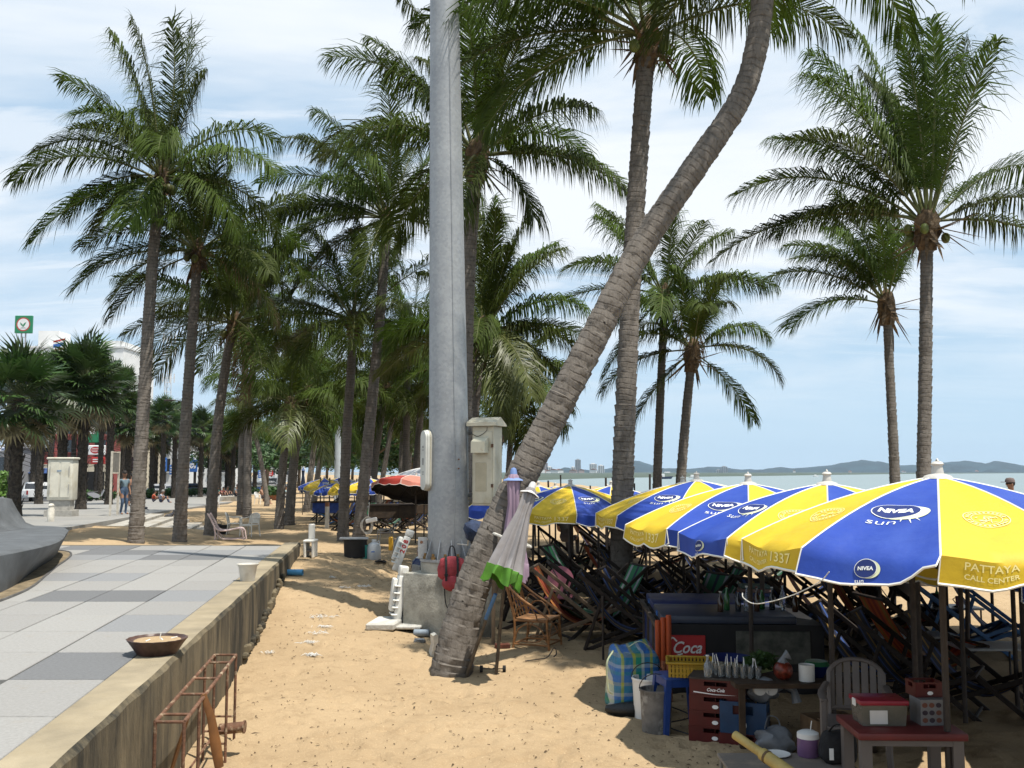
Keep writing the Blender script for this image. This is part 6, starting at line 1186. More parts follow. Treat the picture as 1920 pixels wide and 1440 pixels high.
q = G(742, 1043); b = MB(); b.prism([(math.cos(a) * 0.11, 0.26 + math.sin(a) * 0.27) for a in [2 * math.pi * k / 22 for k in range(22)]], -0.012, 0.012, 0, T((0, 0, 0), 0.2, 0.15, 0.3) @ Euler((math.pi / 2, 0, 0)).to_matrix().to_4x4()); tag(b.build('oval_tray', mat('pale_blue_grey_plastic', (0.36, 0.40, 0.42), 0.45, 0.08), None, 40, q), 'pale blue-grey oval tray leaning behind the numbered lounger', 'tray')
q = G(613, 991); root = thing('timber_post', 'pale square timber post with brown tip before the far stall', 'post', q); b = MB(); b.box((0, 0, 0.42), (0.15, 0.13, 0.84)); b.build('shaft', mat('pale_post', (0.45, 0.43, 0.38), 0.8, 0.12, 5), root); b = MB(); b.box((0, 0, 0.92), (0.15, 0.13, 0.16)); b.build('tip', mat('brown_tip', (0.22, 0.10, 0.05), 0.8, 0.15), root)
p = at(690, 980, 29.5); root = thing('cable_reel', 'white cable coil and plug board hanging on the palm trunk', 'cable', p); b = MB()
for k in range(4): b.tube([(-0.06 + 0.02 * k + 0.16 * math.cos(a), -0.02 * k, -0.08 + (0.20 + 0.02 * k) * math.sin(a)) for a in [2 * math.pi * i / 16 for i in range(17)]], 0.012, 5)
b.build('coil', MATS['white_rope'], root, smooth=True); b = MB(); b.rbox((0.12, -0.05, 0.05), (0.34, 0.08, 0.13), 0.02, X=T((0, 0, 0), 0, -0.2, 0)); b.build('plug_board', WHITEP, root); b = MB(); b.tube([(0, 0, 0.1), (0.03, 0.05, 0.6)], 0.012, 5); b.build('cord', MATS['white_rope'], root)
# ------------------------------------------------------------------ parasols
BLUEC = mat('parasol_blue', (0.013, 0.050, 0.32), 0.65, 0.10, 1.8, trans=0.03, bump=0.5, bsc=5, stain=(0.03, 0.075, 0.34), ssc=3, sthr=(0.45, 0.8)); YELC = mat('parasol_yellow', (0.62, 0.425, 0.02), 0.65, 0.07, 1.8, trans=0.03, bump=0.5, bsc=5, stain=(0.48, 0.31, 0.02), ssc=4, sthr=(0.5, 0.85))
LINB = mat('parasol_lining_grey', (0.30, 0.29, 0.31), 0.8, 0.08, 3); LINY = mat('parasol_lining_tan', (0.36, 0.24, 0.11), 0.8, 0.08, 3)  # tan lining holds the browning of yellow cloth seen in shade
PIPE = mat('parasol_white_piping', (0.72, 0.71, 0.66), 0.7, 0.03); INKD = mat('print_navy', (0.008, 0.022, 0.13), 0.6, 0.04); INKW = mat('print_white', (0.78, 0.79, 0.76), 0.6, 0.02); INKG = mat('print_sun_glow', (0.62, 0.64, 0.42), 0.6, 0.05); INKY = mat('print_pale_yellow', (0.86, 0.74, 0.30), 0.6, 0.03)
REDC = mat('parasol_red', (0.42, 0.045, 0.03), 0.7, 0.08, 2.5, trans=0.12); REDP = mat('parasol_salmon', (0.62, 0.22, 0.16), 0.7, 0.08, trans=0.12); BLKL = mat('parasol_black_lining', (0.012, 0.010, 0.010), 0.85, 0.2); GREYC = mat('parasol_grey', (0.42, 0.43, 0.46), 0.75, 0.08)  # inner layer of the red canopy is coloured near-black
NG = 10; RU, HU = 1.32, 0.43; HA = math.pi / NG; LARC = 1.46; VAL = 0.17
def csurf(s, t, off=0.0, R_=RU, H_=HU):      # gore centred on +x: s tip to rim, t across
    r = R_ * s; z = -H_ * (0.42 * s + 0.58 * s * s); y = t * r * math.sin(HA); x = r * math.cos(HA)
    x += r * 0.012 * (1 - t * t); z -= 0.035 * s * (1 - t * t) + 0.007 * s * s * math.sin(t * 7 + s * 4) * (1 - t * t)
    nz = 1.0; nx = H_ / R_ * (0.42 + 1.16 * s); l = math.hypot(nx, nz)
    return Vector((x + nx / l * off, y, z + nz / l * off))
def vsurf(t, v, off, style):                 # hanging valance, v 0 rim to 1 lower edge
    p = csurf(1.0, t, 0.0); sc = 0.80 + 0.20 * abs(math.sin((t + 1) * math.pi)) if style == 0 else (0.92 - 0.25 * max(0, math.sin(t * 2.6 + 0.7)) if style == 1 else 0.95 - 0.35 * max(0.0, t) ** 2)
    out = (0.02 + 0.10 * math.sin(t * 4 + style)) if style < 2 else (0.30 + (1.5 * max(0.0, t - 0.15) ** 2))
    d = VAL * v * sc
    return Vector((p.x + d * out + off, p.y * (1 + 0.05 * v), p.z - d * math.sqrt(max(0.1, 1 - min(0.8, out * out)))))
PMESH = {}
def panel_mesh(col, lin, style=0):
    key = (col.name, style)
    if key in PMESH: return PMESH[key]
    b = MB(); ns, nt_ = 12, 12; vs_ = []; fs = []; ms = []
    for side, off in ((0, 0.0), (1, -0.012)):
        o = len(vs_)
        for i in range(ns + 1):
            for j in range(nt_ + 1): vs_.append(csurf(lerp(0.03, 1, i / ns), lerp(-1, 1, j / nt_), off))
        for k in range(1, 4):
            for j in range(nt_ + 1): vs_.append(vsurf(lerp(-1, 1, j / nt_), k / 3, off * 0.6, style))
        w = nt_ + 1
        for i in range(ns + 3):
            for j in range(nt_):
                a = o + i * w + j; f = (a, a + w, a + w + 1, a + 1); fs.append(f if side == 0 else f[::-1]); ms.append(side)
    b.add(vs_, fs); b.m = ms
    b.tube([vsurf(lerp(-1, 1, j / 12), 1.0, 0.0, style) for j in range(13)], 0.008, 5, 2)
    for t in (-1, 1): b.tube([vsurf(t, k / 3, 0, style) for k in range(4)], 0.005, 4, 2)
    b.tube([csurf(lerp(0.03, 1, i / 12), -1, 0.0) for i in range(13)], 0.006, 4, 2)
    PMESH[key] = b.mesh('panel', [col, lin, PIPE], 60); return PMESH[key]
def on_gore(x, y, s0, off): s = clamp(s0 - y / LARC, 0.05, 1.0); w = RU * s * math.sin(HA); return csurf(s, x / w, off)
def on_val(x, y, v0, off, style): v = clamp(v0 - y / VAL, 0.02, 1.0); w = RU * math.sin(HA); return vsurf(x / w, v, off, style)
def ringpts(cx, cy, rx, ry, n=32): return [(cx + math.cos(2 * math.pi * k / n) * rx, cy + math.sin(2 * math.pi * k / n) * ry) for k in range(n)]
def nivea_print(style=0):
    b = MB(); s0 = 0.60
    def fill(P, m, off, f=on_gore, a0=s0, *ex):
        c = (sum(x for x, _ in P) / len(P), sum(y for _, y in P) / len(P)); n = len(P)
        # concentric rings so that the print follows the cloth
        vs_ = [f(c[0], c[1], a0, off, *ex)]; fs = []
        for r_ in (0.5, 1.0): vs_ += [f(lerp(c[0], x, r_), lerp(c[1], y, r_), a0, off, *ex) for x, y in P]
        for k in range(n): q = (k + 1) % n; fs += [(0, 1 + k, 1 + q), (1 + k, 1 + n + k, 1 + n + q, 1 + q)]
        b.add(vs_, fs, m)
    def band(P, Q, m, off, f=on_gore, a0=s0, closed=True, *ex):
        n = len(P); vs_ = [f(x, y, a0, off, *ex) for x, y in P] + [f(x, y, a0, off, *ex) for x, y in Q]; b.add(vs_, [(k, (k + 1) % n, n + (k + 1) % n, n + k) for k in range(n if closed else n - 1)], m)
    fill(ringpts(0.055, -0.02, 0.145, 0.105), 2, 0.004); fill(ringpts(-0.01, 0.0, 0.155, 0.108), 1, 0.0055); fill(ringpts(-0.01, 0.0, 0.148, 0.101), 0, 0.007)
    for a, l in ((-1.15, 0.07), (-0.85, 0.06), (-1.5, 0.04)):
        c, s_ = math.cos(a), math.sin(a); P = (0.05 + c * 0.13, -0.02 + s_ * 0.10); Q = (P[0] + c * l, P[1] + s_ * l); band([(P[0] - 0.006, P[1]), Q], [(P[0] + 0.006, P[1]), (Q[0] + 0.002, Q[1])], 1, 0.0045, on_gore, s0, False)
    v, f = text_verts('NIVEA', 0.078, 0.0042); b.add([on_gore(-0.01 + x, y, s0, 0.0085) for x, y, _ in v], f, 1)
    v, f = text_verts('sun', 0.115, -0.001); b.add([on_gore(-0.05 + x * 1.25, y * 0.8 - 0.165, s0, 0.0045) for x, y, _ in v], f, 1)
    fill(ringpts(0.018, -0.005, 0.066, 0.058), 2, 0.006, on_val, 0.42, style); fill(ringpts(0, 0.0, 0.066, 0.060), 1, 0.008, on_val, 0.42, style); fill(ringpts(0, 0, 0.062, 0.056), 0, 0.010, on_val, 0.42, style)
    v, f = text_verts('NIVEA', 0.032, 0.001); b.add([on_val(x, y, 0.42, 0.012, style) for x, y, _ in v], f, 1)
    v, f = text_verts('sun', 0.04); b.add([on_val(-0.03 + x, y - 0.078, 0.42, 0.008, style) for x, y, _ in v], f, 1)
    return b.mesh('logo_print', [INKD, INKW, INKG])
def seal_print(style=0):
    b = MB(); s0 = 0.66
    def band(cx, cy, r0, r1, m=0, n=36, asp=0.86):
        P = ringpts(cx, cy, r0, r0 * asp, n); Q = ringpts(cx, cy, r1, r1 * asp, n); b.add([on_gore(x, y, s0, 0.004) for x, y in P + Q], [(k, (k + 1) % n, n + (k + 1) % n, n + k) for k in range(n)], m)
    band(0, 0, 0.128, 0.134); band(0, 0, 0.085, 0.090)
    for k in range(26):        # the seal's ring of fine lettering, too small to read, as short dashes
        a = 2 * math.pi * k / 26
        if k % 13 == 0: continue
        c, s_ = math.cos(a), math.sin(a); P = [(c * r - s_ * w, (s_ * r + c * w) * 0.86) for r, w in ((0.098, -0.006), (0.118, -0.007), (0.118, 0.007), (0.098, 0.006))]; b.add([on_gore(x, y, s0, 0.004) for x, y in P], [(0, 1, 2, 3)], 0)
    rs = random.Random(7)
    for k in range(26):        # leafy scroll in the middle
        a = rs.uniform(0, 6.28); r = rs.uniform(0.01, 0.07); c = (math.cos(a) * r, math.sin(a) * r * 0.86); d = rs.uniform(0, 6.28); l = 0.018; w = 0.004
        P = [(c[0] + math.cos(d) * u - math.sin(d) * q, c[1] + math.sin(d) * u + math.cos(d) * q) for u, q in ((-l, 0), (0, -w), (l, 0), (0, w))]; b.add([on_gore(x, y, s0, 0.004) for x, y in P], [(0, 1, 2, 3)], 0)
    for body, sz, x0, y0 in (('PATTAYA', 0.066, -0.14, 0.035), ('CALL CENTER', 0.044, -0.14, -0.028), ('1337', 0.125, 0.15, 0.005)):
        v, f = text_verts(body, sz, 0.0008); b.add([on_val(x0 + x, y0 + y, 0.48, 0.003, style) for x, y, _ in v], f, 0)
    return b.mesh('seal_print', [INKY])
NIV = {s: nivea_print(s) for s in (0, 1, 2)}; SEAL = {s: seal_print(s) for s in (0, 1)}
b = MB(); b.tube([(0, 0, 0), (0, 0, 1)], 0.024, 8); POLEM = b.mesh('pole', mat('parasol_pole', (0.045, 0.033, 0.027), 0.6, 0.3, 10), True)
b = MB(); b.lathe([(0.10, -0.015), (0.085, 0.005), (0.04, 0.02), (0.032, 0.07), (0.042, 0.085), (0.028, 0.10), (0.0, 0.105)], 14); b.tube([(0.0, -0.02, 0.10), (0.0, 0.0, 0.118), (0.0, 0.02, 0.10)], 0.007, 5); FINM = b.mesh('finial', mat('finial_grey', (0.50, 0.48, 0.44), 0.5, 0.08), True)
b = MB(); b.tube([csurf(0.05, -1, -0.02), csurf(0.5, -1, -0.022), csurf(1.0, -1, -0.02)], 0.008, 5); RIBM = b.mesh('rib', DARKM)
b = MB(); b.tube([(0.03, 0, -0.62), csurf(0.55, -1, -0.03)], 0.006, 4); STRM = b.mesh('strut', DARKM)
def parasol(label, x, y, ztip, rot, prints='all', group='blue and yellow parasols', ribs=True, tilt=(0, 0), s=1.0, cols=None, stylef=None, zg=None, first=0, lin=None):
    zgr = gz(x, y) if zg is None else zg; root = thing('parasol', label, 'umbrella', (x, y, zgr - 0.1), 0, group); h = ztip - zgr + 0.1
    o = put('pole', POLEM, root); o.scale = (1, 1, h)
    top = bpy.data.objects.new('canopy', None); 
    def pl(name, me, a=0.0):
        o = put(name, me, root, (0, 0, h)); o.rotation_euler = Euler((tilt[0], tilt[1], a), 'XYZ') if not (tilt[0] or tilt[1]) else (Euler((tilt[0], tilt[1], 0)).to_matrix() @ Euler((0, 0, a)).to_matrix()).to_euler(); o.scale = (s, s, s); return o
    bpy.data.objects.remove(top); pl('finial', FINM)
    c2 = cols or [BLUEC, YELC]; l2 = lin or [LINB, LINY]
    for k in range(NG):
        a = rot + 2 * math.pi * k / NG; i = (k + first) % 2; st = stylef(k) if stylef else (k * 7 + int(x * 10)) % 2
        pn = pl('panel', panel_mesh(c2[i], l2[i], st), a)
        face = math.sin(a) < 0.25
        if prints and face and not cols:
            q = put('logo_print' if i == 0 else 'seal_print', NIV[st] if i == 0 else SEAL[0 if st == 2 else st], pn); q['kind'] = 'stuff'
        if ribs: rb = pl('rib', RIBM, a); put('strut', STRM, rb)
    return root
parasol('nearest blue and yellow parasol in the right foreground, whole front facing', 2.90, 6.75, 2.37, R(-131.3), stylef=lambda k: 2 if k == 0 else (k % 2))
parasol('blue and yellow parasol second from the front, left of the nearest', 2.78, 8.75, 2.30, R(-89.6))
parasol('blue and yellow parasol third from the front, its valance lettering side-on', 2.50, 10.5, 2.28, R(-121.4))
parasol('blue and yellow parasol fourth from the front, mostly hidden', 2.42, 13.0, 2.29, R(-130))
parasol('blue and yellow parasol behind the closed parasols, fifth from the front', 1.00, 17.0, 2.17, R(-71))
parasol('blue and yellow parasol whose finial peeks beside the fourth one', 2.75, 16.0, 2.22, 0.6, prints=False)
hid = [(5.0, 5.0, 2.2), (4.3, 9.6, 2.12), (3.9, 4.1, 2.3), (6.4, 12.0, 1.72), (7.3, 9.2, 1.8), (5.5, 16.2, 1.8), (6.9, 14.4, 1.55), (5.35, 7.6, 1.92), (5.1, 10.2, 1.95), (4.7, 12.8, 1.98), (4.2, 15.4, 2.0), (3.9, 18.2, 2.0), (2.0, 20.0, 2.12), (0.6, 22.5, 2.08), (0.0, 20.6, 2.1), (3.3, 21.0, 1.95), (2.3, 24.0, 2.0), (-0.4, 26.0, 2.05), (1.2, 27.5, 2.0), (5.9, 13.6, 1.7)]  # leading entries are unseen parasols added to darken the stall
names = ['parasol at the right edge nearest the camera', 'parasol close behind the nearest one', 'parasol just beyond the right frame edge', 'parasol in the third row behind the nearest one', 'parasol in the third row at far right', 'parasol in the third row left of the tall right palm', 'parasol in the fourth row towards the sea', 'parasol in the second row behind the nearest one', 'parasol in the second row right of the drinks counter', 'parasol in the second row behind the third one', 'parasol in the second row behind the fourth one', 'parasol in the second row near the crossing trunks', 'farther parasol behind the fifth one', 'far parasol tip just left of the fifth one', 'parasol right of the leaning trunk behind the lilac closed one', 'farther parasol right behind the straight palm', 'far parasol behind the straight palm foot', 'far parasol left of the leaning trunk', 'far parasol beyond the closed parasols', 'parasol in the third row by the tall right palm']
for (x, y, z), nm in zip(hid, names): parasol('blue and yellow ' + nm, x, y, z, 0.3 * x + y, prints=False, ribs=False)
# far stall left of the pole
far = [(608, 897, 47, 0.92), (632, 905, 42, 0.86), (665, 903, 46, 0.8), (695, 898, 37, 0.9), (640, 895, 52, 0.8), (705, 897, 48, 0.8)]
fl = ['far parasol at the left end of the grove stall', 'far parasol at the front of the grove stall', 'far parasol half hidden by the upright palm trunk', 'parasol left of the red canopy', 'far parasol peeping over the grove stall', 'far parasol behind the leaning palm trunk']
for (px, py, Y, s), nm in zip(far, fl): p = at(px, py, Y); parasol('blue and yellow ' + nm, p.x, Y, p.z, 0.4 * Y, prints=True, ribs=False, s=s)
p = at(780, 896, 31); parasol('red parasol with salmon scalloped border and black lining left of the pole', p.x, 31, p.z + 0.05, 0.4, prints=False, cols=[REDC, REDP], tilt=(R(-14), R(8)), s=1.0, lin=[BLKL, BLKL], group='other parasols')
p = at(785, 876, 34); parasol('grey parasol rising behind the red one', p.x + 0.2, 34, p.z, 0.2, prints=False, cols=[GREYC, GREYC], s=1.1, ribs=False, group='other parasols')
p = at(672, 900, 55); parasol('white parasol among the far blue and yellow ones', p.x, 55, p.z, 0.1, prints=False, cols=[MATS['grey_canvas'], PIPE], s=0.8, ribs=False, group='other parasols')
q = G(567, 966); closed_parasol('closed navy parasol standing alone in the sand by the far palms', q + Vector((0, 0, 2.35)), q + Vector((0, 0, 1.15)), q, 0.13, MATS['navy_cloth'], None, MATS['blue_cap'], 3)

# ------------------------------------------------------------------ the shade: poles, deck chairs, tables
rs = random.Random(21); k = 0
DARKPOLE = MATS['parasol_pole']
spots = [(1.1, 19.3), (1.6, 18.4), (0.4, 19.8), (2.1, 22.2), (1.5, 24.5), (0.3, 24.0), (1.0, 26.0), (-0.3, 22.8), (2.6, 19.2), (3.2, 23.2), (2.9, 26.3), (1.9, 28.6), (0.7, 29.5), (3.8, 25.2), (0.1, 27.4), (4.3, 20.2), (3.5, 28.4), (4.4, 23.0), (2.5, 31.0), (1.6, 32.0), (0.5, 33.0)]
for (x, y) in spots:
    b = MB(); h = 2.0 + rs.uniform(-0.3, 0.15); b.tube([(0, 0, -0.1), (rs.uniform(-0.06, 0.06), 0, h)], 0.024, 6)
    tag(b.build('parasol_pole', DARKPOLE, None, True, (x, y, gz(x, y))), 'bare dark parasol pole planted among the shaded deck chairs', 'pole', 'bare poles in the shaded deck chair rows')
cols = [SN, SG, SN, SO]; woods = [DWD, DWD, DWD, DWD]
rows_ = []
for r_ in range(9):
    y = 11.5 + r_ * 2.1
    for c in range(4):
        if (r_ + c) % 3 == 2: continue
        x = 1.55 + c * 0.95 + 0.12 * y * 0.2 + (0.25 if r_ % 2 else 0)
        if (c < 1 and y < 17) or (x < 3.6 and y < 12.6): continue
        rows_.append((x, y, rs))
rows_x = [(0.35 + 0.85 * (k % 3) + 0.2 * (k // 3 % 2), 15.4 + 1.5 * (k // 3)) for k in range(15)]
ORD = ['first', 'second', 'third', 'fourth', 'fifth', 'sixth', 'seventh', 'eighth', 'ninth']; CN = {SB.name: 'blue and white', SG.name: 'green', SN.name: 'navy', SO.name: 'orange'}
cnt = {}
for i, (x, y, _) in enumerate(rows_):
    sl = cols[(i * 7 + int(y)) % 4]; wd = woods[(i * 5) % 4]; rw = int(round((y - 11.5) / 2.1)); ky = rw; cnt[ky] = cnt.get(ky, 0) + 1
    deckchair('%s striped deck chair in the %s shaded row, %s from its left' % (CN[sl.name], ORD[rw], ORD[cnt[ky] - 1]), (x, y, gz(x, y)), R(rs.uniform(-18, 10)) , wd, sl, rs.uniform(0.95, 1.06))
for k, (x, y) in enumerate(rows_x):
    if abs(x - 1.0) < 0.25 and abs(y - 17.0) < 0.4: x += 0.3
    deckchair('%s striped deck chair in the shade under the fifth parasol, row %s, place %s' % (CN[cols[k % 3].name], ORD[k // 3], ORD[k % 3]), (x, y, gz(x, y)), R(rs.uniform(-30, 5)), DWD, cols[k % 3], rs.uniform(0.95, 1.06))
TBL = mat('grey_tabletop', (0.34, 0.36, 0.38), 0.4, 0.06, 3)
def side_table(label, p, w, d, h, top=TBL, leg=DARKM, rz=0.0):
    root = thing('low_table', label, 'table', p, rz, 'small tables among the deck chairs'); b = MB(); b.rbox((0, 0, h), (w, d, 0.03), 0.008); b.build('tabletop', top, root)
    for sx in (-1, 1):
        for sy in (-1, 1): b = MB(); b.tube([(sx * w * 0.44, sy * d * 0.44, h - 0.015), (sx * w * 0.44, sy * d * 0.44, -0.03)], 0.014, 6); b.build('leg', leg, root)
    return root
def bottle(label, p, m, h=0.26, r=0.033, cap=None):
    root = thing('bottle', label, 'bottle', p); b = MB(); b.lathe([(r * 0.9, 0), (r, 0.01), (r, h * 0.55), (r * 0.4, h * 0.75), (r * 0.36, h * 0.95)], 12); b.build('body', m, root, smooth=40); b = MB(); b.lathe([(r * 0.45, h * 0.95), (r * 0.45, h), (0, h)], 10); b.build('cap', cap or WHITEP, root)
# sunlit deck chairs and table at the right edge of the shade
def gd(px, py): return G(px, py)
q = gd(1830, 1236); deckchair('bright blue painted deck chair half in the sun by the seaward poles', q + Vector((-0.1, 0.2, 0)), R(-12), DWB, SB, 1.0)
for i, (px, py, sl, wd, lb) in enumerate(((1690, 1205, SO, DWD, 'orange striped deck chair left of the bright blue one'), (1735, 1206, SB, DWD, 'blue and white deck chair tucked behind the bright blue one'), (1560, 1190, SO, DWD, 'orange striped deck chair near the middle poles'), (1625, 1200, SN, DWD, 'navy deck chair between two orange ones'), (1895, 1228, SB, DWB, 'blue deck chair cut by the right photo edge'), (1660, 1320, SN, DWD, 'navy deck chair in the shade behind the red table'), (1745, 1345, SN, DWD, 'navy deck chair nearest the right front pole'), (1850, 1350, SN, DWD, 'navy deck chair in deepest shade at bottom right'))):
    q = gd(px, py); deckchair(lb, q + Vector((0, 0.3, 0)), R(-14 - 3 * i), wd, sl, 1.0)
q = gd(1815, 1205) + Vector((0.0, 0.5, 0)); t = side_table('small dark table carrying a bottle bucket out in the sun', q, 0.75, 0.5, 0.42); z = 0.436
root = thing('ice_bucket', 'black ice bucket with two green bottles on the sunlit table', 'bucket', q + Vector((-0.18, 0, z))); b = MB(); b.lathe([(0.085, 0), (0.10, 0.18), (0.09, 0.18), (0.08, 0.02), (0, 0.02)], 16); b.build('body', BLACKP, root, smooth=40)
GRB = mat('green_bottle_glass', (0.02, 0.14, 0.03), 0.12, 0.1, spec=0.8)
bottle('left green bottle standing in the ice bucket', q + Vector((-0.20, 0, z + 0.03)), GRB); bottle('right green bottle standing in the ice bucket', q + Vector((-0.13, 0.02, z + 0.03)), GRB)
root = thing('mug', 'pinkish plastic mug beside the ice bucket', 'mug', q + Vector((0.12, 0, z))); b = MB(); b.lathe([(0.045, 0), (0.05, 0.14), (0.044, 0.14), (0.04, 0.01), (0, 0.01)], 14); b.build('body', mat('mauve_plastic', (0.35, 0.15, 0.22), 0.5), root, smooth=40); b = MB(); b.tube([(-0.05, 0, 0.12), (-0.09, 0, 0.10), (-0.05, 0, 0.04)], 0.008, 5); b.build('handle', MATS['mauve_plastic'], root)
q = gd(1735, 1258) + Vector((0, 0.4, 0)); side_table('long pale table in the gap of sunlit sand', q, 1.05, 0.45, 0.36)
root = thing('tumbler', 'dark drinking glass with a straw on the pale table', 'glass', q + Vector((-0.32, 0, 0.376))); b = MB(); b.lathe([(0.03, 0), (0.038, 0.12), (0.033, 0.12), (0.028, 0.01), (0, 0.01)], 12); b.build('body', GLASSD, root, smooth=40); b = MB(); b.tube([(0, 0, 0.02), (-0.05, 0, 0.24)], 0.004, 5); b.build('straw', WHITEP, root)
q = gd(1880, 1290) + Vector((0, 0.3, 0)); side_table('pale blue-grey table near the right front pole', q, 0.8, 0.5, 0.40)
for (x, y, lb) in ((4.9, 9.6, 'thick dark pole right of the nearest parasol'), (3.6, 9.0, 'dark pole between the two front parasol poles'), (4.05, 10.0, 'thin dark pole right of the second parasol'), (5.6, 12.4, 'slim leaning pole out at the sunlit sand'), (2.9, 11.6, 'dark pole behind the low table'), (6.6, 14.5, 'thin pole beside the sunlit table')):
    b = MB(); b.tube([(0, 0, -0.1), (0.08 if 'leaning' in lb else 0.0, 0, 1.9 - gz(x, y) * 0.3)], 0.042 if 'thick' in lb else 0.028, 8); tag(b.build('shade_pole', DARKPOLE, None, True, (x, y, gz(x, y))), lb, 'pole', 'poles under the front parasols')
# ------------------------------------------------------------------ drinks stall under the front parasols, many base colours lowered to deepen its shade
def stall():
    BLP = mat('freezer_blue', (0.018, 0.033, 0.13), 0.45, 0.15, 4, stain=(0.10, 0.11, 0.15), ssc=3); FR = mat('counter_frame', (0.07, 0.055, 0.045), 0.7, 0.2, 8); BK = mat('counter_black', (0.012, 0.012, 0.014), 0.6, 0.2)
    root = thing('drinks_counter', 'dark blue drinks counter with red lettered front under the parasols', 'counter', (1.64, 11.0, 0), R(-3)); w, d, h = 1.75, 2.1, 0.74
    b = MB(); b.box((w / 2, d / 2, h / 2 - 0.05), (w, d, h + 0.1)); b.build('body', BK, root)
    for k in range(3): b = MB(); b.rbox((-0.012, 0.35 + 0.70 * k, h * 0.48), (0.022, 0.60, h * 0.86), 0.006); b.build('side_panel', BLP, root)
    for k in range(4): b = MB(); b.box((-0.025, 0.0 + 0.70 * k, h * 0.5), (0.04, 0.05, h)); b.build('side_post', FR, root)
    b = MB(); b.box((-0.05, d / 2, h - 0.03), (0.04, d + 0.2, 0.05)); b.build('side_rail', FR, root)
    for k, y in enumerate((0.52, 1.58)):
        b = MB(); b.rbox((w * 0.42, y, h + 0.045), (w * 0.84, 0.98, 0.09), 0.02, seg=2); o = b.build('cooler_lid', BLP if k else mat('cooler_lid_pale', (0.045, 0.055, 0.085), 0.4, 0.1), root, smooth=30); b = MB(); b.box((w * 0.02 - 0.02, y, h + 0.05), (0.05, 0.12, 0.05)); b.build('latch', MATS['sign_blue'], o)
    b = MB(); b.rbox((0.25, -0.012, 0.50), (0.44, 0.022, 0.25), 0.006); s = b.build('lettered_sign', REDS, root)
    b = MB()
    v, f = text_verts('Coca', 0.175, 0.003, 0.42); b.add([(0.26 + x * 0.86, -0.027, 0.49 + y) for x, y, _ in v], f)
    P = cr([(0.16, 0, 0.56), (0.11, 0, 0.60), (0.07, 0, 0.52), (0.06, 0, 0.42), (0.12, 0, 0.40), (0.22, 0, 0.43)], 6)
    for i in range(len(P) - 1):
        a, c = P[i], P[i + 1]; t = (c - a).normalized(); nn = Vector((-t.z, 0, t.x)) * 0.008; b.add([(q.x, -0.0262, q.z) for q in (a - nn, c - nn, c + nn, a + nn)], [(0, 1, 2, 3)])
    b.build('script_lettering', TEXTM, s)
    b = MB(); b.rbox((1.2, -0.012, 0.50), (0.8, 0.022, 0.35), 0.006); b.build('dark_poster', mat('dark_poster', (0.03, 0.035, 0.03), 0.6, 0.5, 9, col2=(0.12, 0.12, 0.10)), root)
    # orange paper cups
    for k in range(3):
        root = thing('cup_stack', 'orange cup stack at the counter corner, %s of three' % ('left', 'middle', 'right')[k], 'cups', (1.56 + 0.055 * k, 10.75 - 0.02 * k, 0), 0, 'orange cup stacks'); b = MB(); b.lathe([(0.028, 0.40), (0.030, 0.80 + 0.03 * k), (0.026, 0.82 + 0.03 * k), (0, 0.82 + 0.03 * k)], 12); b.build('cups', mat('orange_plastic', (0.42, 0.065, 0.012), 0.5, 0.1), root, smooth=40); b = MB(); b.lathe([(0.034, -0.02), (0.030, 0.40)], 10); b.build('holder', mat('red_print_paper', (0.45, 0.16, 0.08), 0.6, 0.3, 30), root)
    b = MB(); b.tube([(0, 0, -0.05), (0, 0, 0.80)], 0.016, 7); tag(b.build('iron_stake', DARKM, None, True, G(1131, 1238)), 'thin black stake in the sand left of the counter', 'stake')
stall()
